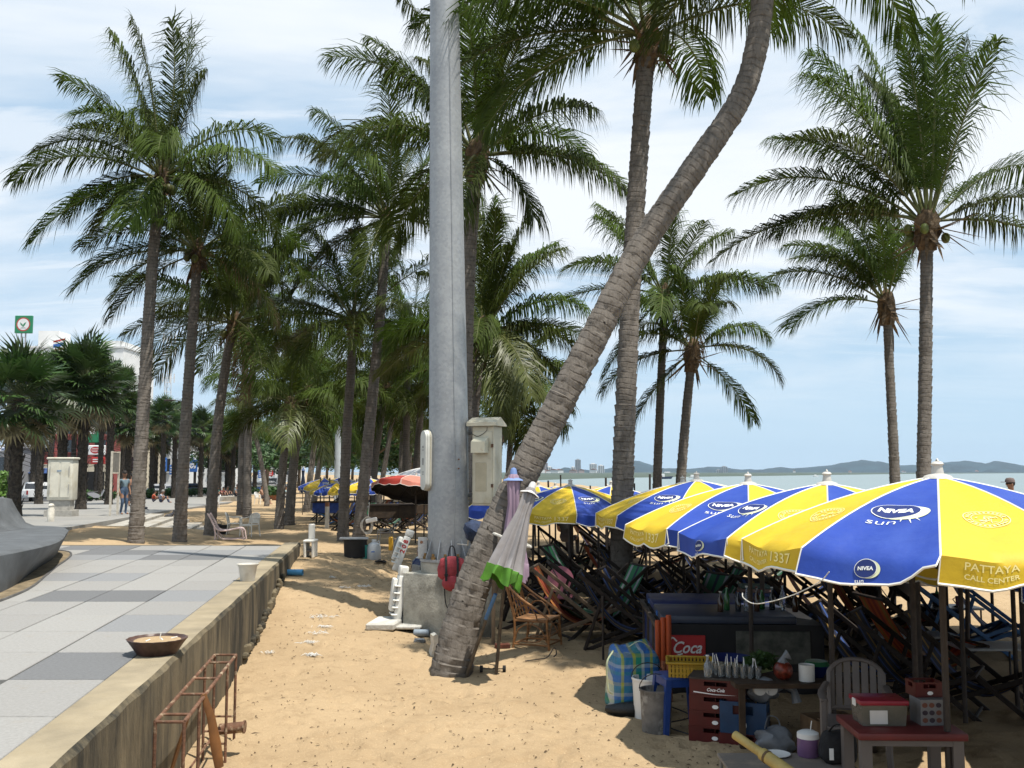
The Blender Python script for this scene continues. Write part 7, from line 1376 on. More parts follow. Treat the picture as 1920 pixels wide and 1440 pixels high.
def striped_bag():
    m = bpy.data.materials.new('striped_sack'); m.use_nodes = True; nt = m.node_tree; N = nt.nodes; Lk = nt.links; b_ = N['Principled BSDF']; tc = N.new('ShaderNodeTexCoord'); sp = N.new('ShaderNodeSeparateXYZ'); Lk.new(tc.outputs['Object'], sp.inputs[0])
    def rmp(i, sc, cs):
        a = N.new('ShaderNodeMath'); a.operation = 'MULTIPLY_ADD'; a.inputs[1].default_value = sc; a.inputs[2].default_value = 0.5; Lk.new(sp.outputs[i], a.inputs[0]); f = N.new('ShaderNodeMath'); f.operation = 'FRACT'; Lk.new(a.outputs[0], f.inputs[0]); r = N.new('ShaderNodeValToRGB'); r.color_ramp.interpolation = 'CONSTANT'; e = r.color_ramp.elements
        while len(e) < len(cs): e.new(0.5)
        for k, c in enumerate(cs): e[k].position = k / len(cs); e[k].color = (*c, 1)
        Lk.new(f.outputs[0], r.inputs[0]); return r.outputs[0]
    A = (0.03, 0.14, 0.40); B = (0.02, 0.24, 0.16); Cc = (0.36, 0.36, 0.06); W = (0.5, 0.55, 0.5)
    v1 = rmp(0, 3.3, [A, A, A, Cc, B, B, W, A, A, Cc]); v2 = rmp(2, 3.6, [A, W, B, B, Cc, A, A, B]); mx = N.new('ShaderNodeMixRGB'); mx.inputs[0].default_value = 0.35; Lk.new(v1, mx.inputs[1]); Lk.new(v2, mx.inputs[2]); Lk.new(mx.outputs[0], b_.inputs['Base Color']); b_.inputs['Roughness'].default_value = 0.28
    n = N.new('ShaderNodeTexNoise'); n.inputs['Scale'].default_value = 14; bp = N.new('ShaderNodeBump'); bp.inputs['Strength'].default_value = 0.6; bp.inputs['Distance'].default_value = 0.03; Lk.new(tc.outputs['Object'], n.inputs['Vector']); Lk.new(n.outputs['Fac'], bp.inputs['Height']); Lk.new(bp.outputs[0], b_.inputs['Normal'])
    p = G(1188, 1332); root = thing('striped_sack', 'bulging blue and green striped plastic sack on the sand', 'bag', p, 0.2); b = MB(); b.rbox((0, 0, 0.32), (0.50, 0.34, 0.64), 0.10, seg=4); rn = random.Random(2)
    b.v = [(x * (1 + 0.10 * math.sin(z * 7) + 0.05 * math.sin(y * 20 + z * 9)) + 0.06 * (z - 0.3), y * (1 + 0.10 * math.sin(x * 13 + z * 8)), z + (0.045 * math.sin(x * 16) + 0.03 * math.sin(y * 19)) * (z > 0.45)) for x, y, z in b.v]; b.build('body', m, root, smooth=60)
    b = MB(); b.tube(cr([(-0.24, -0.1, 0.62), (-0.32, -0.13, 0.5), (-0.31, -0.14, 0.25), (-0.27, -0.15, 0.2)], 5), 0.014, 5, flat=0.4); b.tube(cr([(-0.1, -0.16, 0.66), (0.0, -0.2, 0.72), (0.12, -0.16, 0.66)], 5), 0.012, 5, flat=0.4); b.build('handle', mat('pale_green_strap', (0.50, 0.55, 0.35), 0.5), root, smooth=True)
    b = MB(); P = cr([(-0.30, -0.18, 0.06), (-0.2, -0.22, 0.05), (-0.05, -0.25, 0.06), (0.1, -0.24, 0.07), (0.2, -0.24, 0.05)], 4); b.tube(P, [0.02 + 0.06 * math.sin(math.pi * (i + 1) / (len(P) + 1)) for i in range(len(P))], 10); tag(b.build('black_sack', mat('black_sheeting', (0.012, 0.013, 0.013), 0.45, 0.3, 9, bump=0.4), None, True, p), 'crumpled black sheeting along the foot of striped sack', 'sheet')
striped_bag()
PAINT = mat('paint_smeared_plastic', (0.16, 0.145, 0.13), 0.7, 0.3, 5, stain=(0.28, 0.265, 0.24), ssc=6, sthr=(0.52, 0.62))
bucket('paint_bucket', 'dirty grey paint bucket standing in front of the white one', G(1231, 1374), 0.135, 0.15, 0.40, PAINT, True); bucket('paint_bucket', 'white plastic bucket with green lettering behind the grey one', G(1222, 1352) + Vector((-0.02, 0.1, 0)), 0.135, 0.155, 0.40, WHITEP, True)
p = G(1275, 1378); root = thing('plastic_stool', 'blue plastic stool carrying the yellow basket', 'stool', p + Vector((0.02, 0.16, 0)), 0.2); SBL = mat('bright_blue_plastic', (0.012, 0.045, 0.20), 0.4, 0.08); b = MB(); b.rbox((0, 0, 0.50), (0.38, 0.36, 0.03), 0.012, seg=2); b.build('seat', SBL, root, smooth=30)
for sx in (-1, 1):
    for sy in (-1, 1): b = MB(); b.tube([(sx * 0.16, sy * 0.15, 0.49), (sx * 0.2, sy * 0.19, 0.0)], [0.04, 0.03], 4); b.build('leg', SBL, root)
for s in (-1, 1): b = MB(); b.box((0, s * 0.165, 0.46), (0.30, 0.015, 0.07)); b.box((s * 0.175, 0, 0.46), (0.015, 0.28, 0.07)); b.build('apron', SBL, root)
def basket(label, p, w, d, h, m, rz):
    root = thing('basket', label, 'basket', p, rz)
    b = MB(); b.box((0, 0, 0.006), (w * 0.86, d * 0.86, 0.012)); b.build('base', m, root); n = 12
    b = MB()
    for s in (-1, 1):
        b.tube([(-w / 2, s * d / 2, h), (w / 2, s * d / 2, h)], 0.012, 6); b.tube([(s * w / 2, -d / 2, h), (s * w / 2, d / 2, h)], 0.012, 6)
    b.build('rim', m, root, smooth=True)
    for s in (-1, 1):
        b = MB()
        for k in range(n): x = lerp(-0.48, 0.48, k / (n - 1)); b.box((x * w * 0.93, s * d * 0.465, h / 2), (w / n * 0.62, 0.006, h)); b.box((s * w * 0.465, x * d * 0.93, h / 2), (0.006, d / n * 0.62, h))
        for z in (0.3, 0.65): b.box((0, s * d * 0.466, h * z), (w * 0.92, 0.005, 0.012)); b.box((s * w * 0.466, 0, h * z), (0.005, d * 0.92, 0.012))
        tag(b.build('lattice_side', m, root), kind='stuff')
basket('yellow plastic lattice basket on the blue stool', p + Vector((0.12, 0.12, 0.516)), 0.42, 0.36, 0.13, mat('yellow_basket', (0.36, 0.22, 0.012), 0.45, 0.06), -0.15)
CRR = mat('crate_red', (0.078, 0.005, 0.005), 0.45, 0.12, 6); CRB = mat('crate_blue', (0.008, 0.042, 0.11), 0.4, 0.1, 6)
def crate(label, p, w, d, h, m, rz, group=None, logo=True):
    root = thing('bottle_crate', label, 'crate', p, rz, group); t = 0.012
    b = MB(); b.box((0, 0, 0.006), (w - 2 * t, d - 2 * t, 0.012)); b.build('base', m, root)
    for s in (-1, 1):
        b = MB(); y = s * (d / 2 - t / 2)
        b.box((0, y, h * 0.30), (w, t, h * 0.60)); b.box((0, y, h * 0.94), (w, t, h * 0.12)); b.box((-w * 0.36, y, h * 0.74), (w * 0.28, t, h * 0.28)); b.box((w * 0.36, y, h * 0.74), (w * 0.28, t, h * 0.28)); b.build('long_side', m, root)
        b = MB(); x = s * (w / 2 - t / 2); dd = d - 2 * t
        b.box((x, 0, h * 0.30), (t, dd, h * 0.60)); b.box((x, 0, h * 0.94), (t, dd, h * 0.12)); b.box((x, -dd * 0.37, h * 0.74), (t, dd * 0.26, h * 0.28)); b.box((x, dd * 0.37, h * 0.74), (t, dd * 0.26, h * 0.28)); b.build('short_side', m, root)
    b = MB(); b.box((0, 0, h * 0.45), (w - 2.4 * t, t * 0.5, h * 0.7)); b.box((0, 0, h * 0.45), (t * 0.5, d - 2.4 * t, h * 0.7)); b.build('divider', m, root)
    if logo == 'w':
        v, f = text_verts('Coca-Cola', h * 0.30, 0.001, 0.4); b = MB(); b.add([(x * 0.9, -d / 2 - 0.002, h * 0.36 + y) for x, y, _ in v], f); b.add([(-w * 0.42, -d / 2 - 0.0022, h * 0.22), (-w * 0.42, -d / 2 - 0.0022, h * 0.14), (w * 0.0, -d / 2 - 0.0022, h * 0.05), (w * 0.42, -d / 2 - 0.0022, h * 0.10), (w * 0.0, -d / 2 - 0.0022, h * 0.10)], [(0, 1, 2, 4), (2, 3, 4)]); b.build('script_lettering', TEXTM, root)
    elif logo: b = MB(); disc(b, (0, h * 0.28), h * 0.13, 0, -d / 2 - 0.003, 16, 1.6 if logo is True else 0.9); b.build('white_mark', TEXTM, root)
    return root
pc = G(1330, 1398) + Vector((0.12, 0.22, 0))
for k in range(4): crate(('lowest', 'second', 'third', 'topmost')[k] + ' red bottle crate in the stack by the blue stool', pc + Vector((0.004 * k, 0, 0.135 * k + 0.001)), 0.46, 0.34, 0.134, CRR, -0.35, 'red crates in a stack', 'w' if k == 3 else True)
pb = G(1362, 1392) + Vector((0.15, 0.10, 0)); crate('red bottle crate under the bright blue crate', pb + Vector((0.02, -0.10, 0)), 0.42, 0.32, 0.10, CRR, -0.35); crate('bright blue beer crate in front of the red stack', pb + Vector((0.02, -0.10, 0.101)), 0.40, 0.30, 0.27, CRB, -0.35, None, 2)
# water bottle and glasses on top of the red crates
CLR = mat('clear_plastic', (0.55, 0.58, 0.6), 0.08, 0.05, spec=0.7, transm=0.75); zt = 0.54
b = MB(); b.box((0, 0, 0.008), (0.5, 0.36, 0.016)); tag(b.build('tray', DARKM, None, False, pc + Vector((0.02, 0, zt + 0.002)), -0.35), 'dark tray laid over the topmost red crate', 'tray')
bottle('small water bottle with white cap on the red crates', pc + Vector((-0.10, -0.10, zt + 0.019)), CLR, 0.19, 0.035)
gl = random.Random(12)
gm = MB(); gm.lathe([(0.024, 0), (0.03, 0.10), (0.027, 0.10), (0.022, 0.008), (0, 0.008)], 9); GM = gm.mesh('bowl', mat('bar_glass', (0.6, 0.62, 0.62), 0.05, 0.05, spec=0.8, transm=0.8), True); sm = MB(); sm.tube([(0, 0, 0.01), (0.03, 0.01, 0.17)], 0.0035, 4); SM = sm.mesh('straw', TEXTM)
for k in range(16):
    i, j = k % 6, k // 6; root = thing('drinking_glass', 'empty drinking glass with a straw in the cluster on the red crates', 'glass', pc + Vector((0.02 + 0.062 * i - 0.02 * j, -0.09 + 0.085 * j - 0.02 * i, zt + 0.019)), gl.uniform(0, 6), 'cluster of drinking glasses'); put('bowl', GM, root); put('straw', SM, root)
p = at(1370, 1240, 9.6); root = thing('basin', 'dark blue plastic basin on a crate behind the glasses', 'basin', (p.x, 9.7, 0.0)); b = MB(); b.lathe([(0.16, 0.52), (0.23, 0.62), (0.24, 0.625), (0.15, 0.54), (0, 0.54)], 24); b.build('bowl', mat('navy_plastic', (0.01, 0.02, 0.10), 0.35), root, smooth=40); b = MB(); b.rbox((0, 0, 0.26), (0.4, 0.4, 0.52), 0.01); b.build('stand', BLACKP, root)
# plastic bag of rolls on the blue crate
p = pb + Vector((0.16, -0.18, 0.375)); root = thing('plastic_bag', 'white plastic bag with paper rolls on the blue crate', 'bag', p); PB = mat('thin_white_plastic', (0.22, 0.235, 0.26), 0.3, 0.1, 8, trans=0.25, bump=0.6, bsc=18); b = MB(); b.ell((0, 0, 0.09), (0.14, 0.10, 0.10), 0, 18, 12); b.v = [(x * (1 + 0.15 * math.sin(z * 50 + y * 30)), y * (1 + 0.12 * math.sin(x * 40)), z + 0.015 * math.sin(x * 37 + y * 29)) for x, y, z in b.v]; b.build('bag', PB, root, smooth=True); b = MB(); b.tube([(0.09, 0, 0.1), (0.2, 0.03, 0.13), (0.28, 0.02, 0.08), (0.30, 0, -0.02)], [0.05, 0.035, 0.03, 0.045], 8); b.build('gathered_neck', PB, root, smooth=True)
for x in (-0.05, 0.05): b = MB(); b.lathe([(0.02, -0.05), (0.055, -0.05), (0.055, 0.05), (0.02, 0.05)], 16, 0, T((x, -0.05, 0.11), 1.4, 0.3)); b.build('paper_roll', mat('tissue', (0.62, 0.60, 0.57), 0.9, 0.04), root, smooth=40)
# shelf behind with food things
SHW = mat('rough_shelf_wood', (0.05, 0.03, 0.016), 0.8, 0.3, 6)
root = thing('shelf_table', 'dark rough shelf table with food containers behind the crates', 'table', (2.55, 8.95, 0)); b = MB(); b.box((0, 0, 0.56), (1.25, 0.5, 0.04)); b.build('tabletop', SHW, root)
for sx in (-0.56, 0.56):
    for sy in (-0.2, 0.2): b = MB(); b.box((sx, sy, 0.27), (0.05, 0.05, 0.56)); b.build('leg', SHW, root)
zt = 0.581
root = thing('food_bag', 'clear bag of red fruit on the shelf table', 'bag', (2.38, 8.85, zt)); b = MB(); b.ell((0, 0, 0.085), (0.085, 0.08, 0.085), 0, 14, 10); b.build('contents', mat('red_fruit', (0.18, 0.03, 0.016), 0.3, 0.4, 25), root, smooth=True); b = MB(); b.tube([(0, 0, 0.15), (0.01, 0, 0.2), (0.05, 0, 0.22)], [0.05, 0.02, 0.05], 8); b.build('knot', PB, root, smooth=True)
root = thing('tin', 'squat white tin on the shelf table', 'tin', (2.58, 8.83, zt)); b = MB(); b.lathe([(0.068, 0), (0.068, 0.14), (0.06, 0.14), (0.06, 0.13), (0, 0.13)], 20); b.build('body', WHITEP, root, smooth=40)
root = thing('bowl', 'green and navy lidded bowl beside the white tin', 'bowl', (2.72, 9.0, zt)); b = MB(); b.lathe([(0.06, 0), (0.11, 0.10), (0.115, 0.105)], 20); b.build('bowl', mat('navy_plastic', (0.01, 0.02, 0.1)), root, smooth=40); b = MB(); b.lathe([(0.115, 0.105), (0.09, 0.14), (0, 0.15)], 20); b.build('lid', mat('green_plastic', (0.015, 0.10, 0.04), 0.4), root, smooth=40)
root = thing('dish', 'pale shallow dish at the right end of the shelf table', 'dish', (2.93, 8.85, zt)); b = MB(); b.lathe([(0.05, 0), (0.09, 0.045), (0.085, 0.045), (0.04, 0.008), (0, 0.008)], 20); b.build('body', GREYP, root, smooth=40)
root = thing('vegetables', 'bunch of leafy greens in a bag on the shelf table', 'greens', (2.25, 9.1, zt)); put('leaves', crown_mesh([((0, 0, 0.12), (0.16, 0.10, 0.09))], 220, 0.04, 3, MATS['tree_leaf']), root); b = MB(); b.tube([(-0.1, 0, 0.01), (0.1, 0, 0.05)], 0.02, 6); b.build('stalk', mat('pale_stalk', (0.4, 0.45, 0.2)), root)
# low white table in front
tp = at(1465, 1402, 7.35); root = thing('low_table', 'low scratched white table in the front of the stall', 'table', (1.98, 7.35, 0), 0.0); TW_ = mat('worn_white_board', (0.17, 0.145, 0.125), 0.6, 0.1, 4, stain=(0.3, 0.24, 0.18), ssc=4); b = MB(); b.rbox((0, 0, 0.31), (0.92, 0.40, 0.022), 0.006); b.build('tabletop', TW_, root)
for sx in (-1, 1):
    for sy in (-1, 1): b = MB(); b.tube([(sx * 0.43, sy * 0.18, 0.30), (sx * 0.43, sy * 0.18, -0.03)], 0.012, 6); b.build('leg', mat('grey_tube', (0.22, 0.22, 0.21)), root)
b = MB(); b.box((0, -0.195, 0.285), (0.88, 0.012, 0.03)); b.build('apron', MATS['grey_tube'], root)
zt = 0.322
root = thing('plate', 'white oval plate on the low table', 'plate', (1.95, 7.48, zt)); b = MB(); b.lathe([(0.06, 0), (0.10, 0.012), (0.098, 0.016), (0.055, 0.006), (0, 0.006)], 24); b.build('body', WHITEP, root, smooth=40)
root = thing('ice_jug', 'lilac insulated jug with white lid on the low table', 'jug', (2.18, 7.47, zt)); b = MB(); b.lathe([(0.075, 0), (0.08, 0.01), (0.078, 0.13)], 20); b.build('body', mat('lilac_plastic', (0.16, 0.085, 0.185), 0.4), root, smooth=40); b = MB(); b.lathe([(0.08, 0.13), (0.078, 0.165), (0.05, 0.18), (0, 0.182)], 20); b.build('lid', WHITEP, root, smooth=40); b = MB(); b.tube(cr([(0.078, -0.03, 0.12), (0.13, -0.05, 0.10), (0.12, -0.05, 0.05), (0.07, -0.03, 0.05)], 4), 0.009, 6); b.build('handle', WHITEP, root, smooth=True); b = MB(); b.tube([(0.02, 0, 0.18), (0.03, 0, 0.25)], 0.004, 5); b.build('straw', WHITEP, root)
root = thing('shoulder_bag', 'slumped black bag on the right of the low table', 'bag', (2.34, 7.32, zt)); b = MB(); b.rbox((0, 0, 0.11), (0.26, 0.20, 0.24), 0.07, seg=4); b.v = [(x * (1 - 0.9 * max(0, z - 0.08)) + 0.1 * z, y * (1 - 0.8 * max(0, z - 0.08)), z * 0.95 + 0.01 * math.sin(x * 40)) for x, y, z in b.v]; b.build('body', mat('black_cloth', (0.015, 0.015, 0.017), 0.85, 0.3, 9, bump=0.4), root, smooth=60); b = MB(); b.tube(cr([(-0.06, 0, 0.2), (-0.02, -0.05, 0.27), (0.05, -0.06, 0.25), (0.09, -0.08, 0.12)], 5), 0.012, 5, flat=0.4); b.build('strap', MATS['black_cloth'], root, smooth=True); b = MB(); b.box((-0.07, -0.105, 0.08), (0.03, 0.004, 0.08)); b.build('white_tag', TEXTM, root)
# yellow rolled parasol tubes in front
YT = mat('faded_yellow_tube', (0.42, 0.31, 0.10), 0.6, 0.15, 8); a = at(1378, 1378, 7.0); c = at(1500, 1462, 6.5); root = thing('tube_bundle', 'yellow tubes bound with a band leaning on the low table', 'tubes', c); d = a - c
b = MB(); b.tube([d, d * 0.52], 0.030, 12); b.build('thin_tube', YT, root, smooth=True); b = MB(); b.tube([d * 0.56, d * -0.6], 0.042, 12); b.build('thick_tube', YT, root, smooth=True); b = MB(); b.tube([d * 0.50, d * 0.47], 0.045, 12); b.build('band', mat('brown_band', (0.12, 0.07, 0.03), 0.7), root, smooth=True); b = MB(); b.tube([d * 0.35 + Vector((0, 0, -0.09)), d * -0.6 + Vector((0, 0, -0.09))], 0.034, 10); b.build('lower_tube', mat('grey_yellow_tube', (0.33, 0.30, 0.2), 0.6), root, smooth=True)
# plastic armchair, red-topped table with boxes
chair('grey-beige plastic armchair with slatted back behind the red table', Vector((2.72, 8.0, 0)), R(160), GREYP, 1.0, hb=0.86)
root = thing('red_table', 'white-legged table with red top carrying boxes at bottom right', 'table', (2.66, 6.95, 0), R(-2)); RT_ = mat('faded_red_top', (0.125, 0.018, 0.018), 0.5, 0.12, 5); w, d = 0.72, 0.52
b = MB(); b.rbox((0, 0, 0.655), (w, d, 0.05), 0.012, seg=2); b.build('tabletop', RT_, root, smooth=30)
for sx in (-1, 1):
    for sy in (-1, 1): b = MB(); b.box((sx * (w / 2 - 0.06), sy * (d / 2 - 0.06), 0.30), (0.07, 0.07, 0.66), top=1.0); b.build('leg', GREYP, root)
b = MB(); b.box((0, -d / 2 + 0.04, 0.61), (w - 0.14, 0.02, 0.04)); b.box((0, d / 2 - 0.04, 0.61), (w - 0.14, 0.02, 0.04)); b.build('apron', GREYP, root)
zt = 0.681; root = thing('storage_box', 'clear storage box with red lid on the red table', 'box', (2.53, 6.98, zt)); b = MB(); b.box((0, 0, 0.07), (0.29, 0.20, 0.14), top=1.08); b.build('body', mat('cloudy_plastic', (0.19, 0.175, 0.14), 0.25, 0.15, 6, transm=0.3), root); b = MB(); b.rbox((0, 0, 0.155), (0.335, 0.24, 0.035), 0.01, seg=2); b.build('lid', mat('crimson_plastic', (0.24, 0.012, 0.03), 0.35), root, smooth=30)
for s in (-1, 1): b = MB(); b.rbox((s * 0.168, 0, 0.14), (0.012, 0.06, 0.05), 0.004); b.build('clip', WHITEP, root)
b = MB(); b.box((-0.04, -0.108, 0.06), (0.12, 0.003, 0.09)); b.build('paper_inside', mat('tissue', (0.6, 0.6, 0.57)), root)
root = thing('carton', 'white carton printed with rows of round fruit beside the storage box', 'carton', (2.88, 6.98, zt), 0.05); b = MB(); b.box((0, 0, 0.085), (0.20, 0.17, 0.17)); b.build('body', mat('printed_card', (0.18, 0.175, 0.175), 0.7), root); b = MB(); cb = random.Random(4)
for i in range(3):
    for j in range(4): disc(b, (-0.072 + 0.048 * j, 0.035 + 0.05 * i), 0.017, cb.randrange(3), -0.0875, 12, 1.15)
b.build('fruit_print', [mat('print_brown', (0.14, 0.05, 0.03), 0.7), mat('print_dark', (0.03, 0.02, 0.03), 0.7), mat('print_ochre', (0.25, 0.14, 0.04), 0.7)], root)
crate('dark red crate resting on the printed carton', Vector((2.88, 7.05, zt + 0.171)), 0.2, 0.16, 0.10, CRR, 0.05)
# cord loop hanging from the nearest parasol rim
P = cr([at(1392, 1112, 6.35), at(1395, 1122, 6.3), at(1420, 1132, 6.2), at(1480, 1118, 6.05), at(1535, 1092, 5.9), at(1555, 1072, 5.85)], 6); b = MB(); b.tube(P, 0.0035, 5); tag(b.build('loose_cord', MATS['white_rope'], None, True), 'loose pale cord looping below the rim of the nearest parasol', 'cord')
# more stall clutter: bottles, towels, bags and a cable on and round the counter
CB = random.Random(31); GB = [mat('brown_bottle_glass', (0.05, 0.02, 0.008), 0.12, spec=0.7), GRB, MATS['dark_window_glass'], CLR]
for k in range(9): bottle('%s bottle in the row standing on the drinks counter' % ('first', 'second', 'third', 'fourth', 'fifth', 'sixth', 'seventh', 'eighth', 'ninth')[k], Vector((2.35 + 0.105 * k, 11.5 + CB.uniform(-0.2, 0.2) - 0.005 * k, 0.83)), GB[k % 4], CB.uniform(0.22, 0.30), 0.034, CRR if k % 3 else WHITEP)
for k in range(4):
    b = MB(); b.rbox((0, 0, 0.022), (0.42 - 0.02 * k, 0.30, 0.044), 0.018, seg=3); b.v = [(x + 0.006 * math.sin(y * 30 + k), y + 0.005 * math.sin(x * 25), z + 0.004 * math.sin(x * 17 + y * 21)) for x, y, z in b.v]; tag(b.build('folded_towel', mat('towel_%d' % k, ((0.12, 0.12, 0.14), (0.05, 0.07, 0.14), (0.16, 0.10, 0.08), (0.07, 0.10, 0.08))[k], 0.95, 0.2, 20, bump=0.4), None, 60, (3.0, 12.4, 0.832 + 0.046 * k), CB.uniform(-0.15, 0.15)), ('lowest', 'second', 'third', 'topmost')[k] + ' folded towel in the pile on the counter', 'towel', 'pile of folded towels')
p0 = Vector((1.95, 8.35, 0)); root = thing('cardboard_box', 'open cardboard box half hidden under the shelf table', 'box', (2.75, 8.75, 0), 0.2); KB = mat('brown_cardboard', (0.16, 0.10, 0.055), 0.85, 0.15, 6)
for (x, y, w, d) in ((0, -0.15, 0.4, 0.01), (0, 0.15, 0.4, 0.01), (-0.2, 0, 0.01, 0.3), (0.2, 0, 0.01, 0.3)): b = MB(); b.box((x, y, 0.15), (w, d, 0.30)); b.build('side', KB, root)
b = MB(); b.box((0, -0.21, 0.31), (0.39, 0.12, 0.006), X=T((0, 0, 0), -0.06)); b.build('flap', KB, root)
root = thing('carrier_bag', 'crumpled pale carrier bag lying under the shelf table', 'bag', (2.25, 8.7, 0)); b = MB(); b.ell((0, 0, 0.10), (0.17, 0.12, 0.12), 0, 20, 14); b.v = [(x * (1 + 0.18 * math.sin(z * 42 + y * 25)), y * (1 + 0.15 * math.sin(x * 33 + z * 20)), max(0.002, z + 0.02 * math.sin(x * 31 + y * 23))) for x, y, z in b.v]; b.build('bag', PB, root, smooth=True); b = MB(); b.tube(cr([(-0.08, 0, 0.2), (-0.04, 0.02, 0.30), (0.03, 0.0, 0.29), (0.06, 0, 0.19)], 4), 0.012, 5, flat=0.3); b.build('handle', PB, root, smooth=True)
b = MB(); b.tube(cr([(1.55, 10.4, 0.03), (1.75, 9.9, 0.02), (1.45, 9.55, 0.025), (1.7, 9.1, 0.02), (1.95, 8.6, 0.02), (1.75, 8.2, 0.02), (2.1, 7.7, 0.02), (2.6, 7.75, 0.02)], 6), 0.007, 5); tag(b.build('power_cable', BLACKP, None, True), 'thin black cable snaking over the shaded sand by the crates', 'cable')
# dark deck chairs packed in behind the counter to fill the shade
for k, (x, y) in enumerate(((1.55, 13.6), (2.3, 13.5), (3.05, 13.7), (1.9, 14.4), (2.7, 14.5), (3.5, 14.6), (3.7, 13.4), (1.3, 14.6))):
    deckchair('dark %s deck chair packed behind the drinks counter, %s of eight' % (CN[cols[k % 3].name], ORD[k]), (x, y, gz(x, y)), R(CB.uniform(-30, 30) + (180 if k % 3 == 1 else 0)), DWD, cols[k % 3], 1.05)
# stalls in the far grove: counters and dark cloths
for i, (px, py, Y, w, h, lb, m) in enumerate(((628, 985, 41, 1.9, 0.95, 'blue cloth-fronted counter under the far parasols', mat('royal_blue_cloth', (0.02, 0.05, 0.22), 0.8, 0.2, 5)), (668, 985, 43, 1.2, 0.9, 'blue counter behind the upright palm trunk', MATS['royal_blue_cloth']), (735, 1000, 34, 1.7, 1.0, 'dark counter under the red parasol', MATS['dark_wood']), (790, 995, 31, 1.5, 1.2, 'dark cupboard under the red parasol next to the pole', MATS['dark_wood']))):
    q = G(px, py); root = thing('stall_counter', lb, 'counter', q, 0.05 * i); b = MB(); b.rbox((0, 0.4, h * 0.75), (w, 0.8, h * 0.45), 0.02); b.build('cloth_front', m, root); b = MB(); b.box((0, 0.4, h), (w + 0.1, 0.9, 0.05)); b.build('worktop', DWD, root)
    for sx in (-1, 1): b = MB(); b.tube([(sx * w * 0.45, 0.05, h * 0.6), (-sx * w * 0.2, 0.05, 0.0)], 0.03, 5); b.build('crossed_leg', DWB if i < 2 else DWD, root); b = MB(); b.box((sx * w * 0.48, 0.7, h / 2), (0.05, 0.05, h)); b.build('leg', DWD, root)
for i in range(14):
    px = 598 + 14.5 * i; q = G(px, 978 + (i * 7) % 22); deckchair('%s deck chair under the far stall, %s from its left end' % (CN[cols[i % 4].name], (ORD + ['tenth', 'eleventh', 'twelfth', 'thirteenth', 'fourteenth'])[i]), q + Vector((0, 1.5, 0)), R(200 + 20 * (i % 3)), DWD, cols[i % 4], 1.0, 'deck chairs in the far grove stall')
for i in range(12):
    px = 600 + 17 * i; q = G(px, 972 + (i * 5) % 18); b = MB(); b.tube([(0, 0, -0.1), (0, 0, 1.9)], 0.03, 6); tag(b.build('parasol_pole', DARKPOLE, None, True, q), 'dark parasol pole under the far grove stall', 'pole', 'poles under the far grove stall')

# ------------------------------------------------------------------ far shore: hills, city, boats, air
HILLM = mat('wooded_hill', (0.012, 0.033, 0.042), 0.95, 0.35, 0.012)  # hill green shifted to blue, haze put into the base colour
def ridge(name, label, pts, Y, depth, seed):
    rnd = random.Random(seed); b = MB(); n = 140; px0, px1 = pts[0][0], pts[-1][0]; prof = []
    for k in range(n + 1):
        px = lerp(px0, px1, k / n); py = pw(pts, px); p = at(px, py, Y); prof.append((p.x, max(-1.5, p.z + (rnd.uniform(-1.0, 1.0) * 1.6 if p.z > 6 else 0))))
    m = 7
    for j in range(m + 1):
        f = j / m; hz = math.sin(min(1.0, f * 1.6) * math.pi / 2) if f < 0.65 else math.cos((f - 0.65) / 0.35 * math.pi / 2)
        for (x, z) in prof: b.v.append((x * (1 + (f - 0.5) * depth / Y), Y + (f - 0.62) * depth, -1.6 + (z + 1.6) * hz + (rnd.uniform(-1, 1) * 1.2 if 0 < j < m and z > 4 else 0)))
    w = n + 1
    for j in range(m):
        for i in range(n): a = j * w + i; b.f.append((a, a + 1, a + w + 1, a + w)); b.m.append(0)
    return tag(b.build(name, HILLM, None, 180), label, kind='structure')
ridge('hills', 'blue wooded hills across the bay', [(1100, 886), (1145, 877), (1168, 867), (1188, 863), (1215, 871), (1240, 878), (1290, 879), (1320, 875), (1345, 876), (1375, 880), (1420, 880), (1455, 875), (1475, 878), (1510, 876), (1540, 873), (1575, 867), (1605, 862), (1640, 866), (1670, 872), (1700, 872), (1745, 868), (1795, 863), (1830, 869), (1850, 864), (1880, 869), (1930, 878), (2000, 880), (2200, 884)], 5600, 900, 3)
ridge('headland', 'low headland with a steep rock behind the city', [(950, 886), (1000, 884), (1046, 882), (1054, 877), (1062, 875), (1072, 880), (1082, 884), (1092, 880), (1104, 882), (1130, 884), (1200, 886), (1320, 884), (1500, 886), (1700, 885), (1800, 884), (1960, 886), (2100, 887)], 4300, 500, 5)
b = MB(); n = 60; fx = [lerp(930, 2100, k / n) for k in range(n + 1)]
for px in fx:
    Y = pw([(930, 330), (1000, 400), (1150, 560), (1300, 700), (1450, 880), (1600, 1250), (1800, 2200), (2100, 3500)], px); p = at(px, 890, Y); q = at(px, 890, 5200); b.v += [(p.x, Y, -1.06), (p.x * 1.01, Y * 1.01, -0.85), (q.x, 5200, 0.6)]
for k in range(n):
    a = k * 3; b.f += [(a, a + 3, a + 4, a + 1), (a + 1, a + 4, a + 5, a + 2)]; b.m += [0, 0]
tag(b.build('far_shore', mat('far_shore_land', (0.035, 0.06, 0.045), 0.95, 0.4, 0.02, col2=(0.07, 0.085, 0.06))), kind='structure')
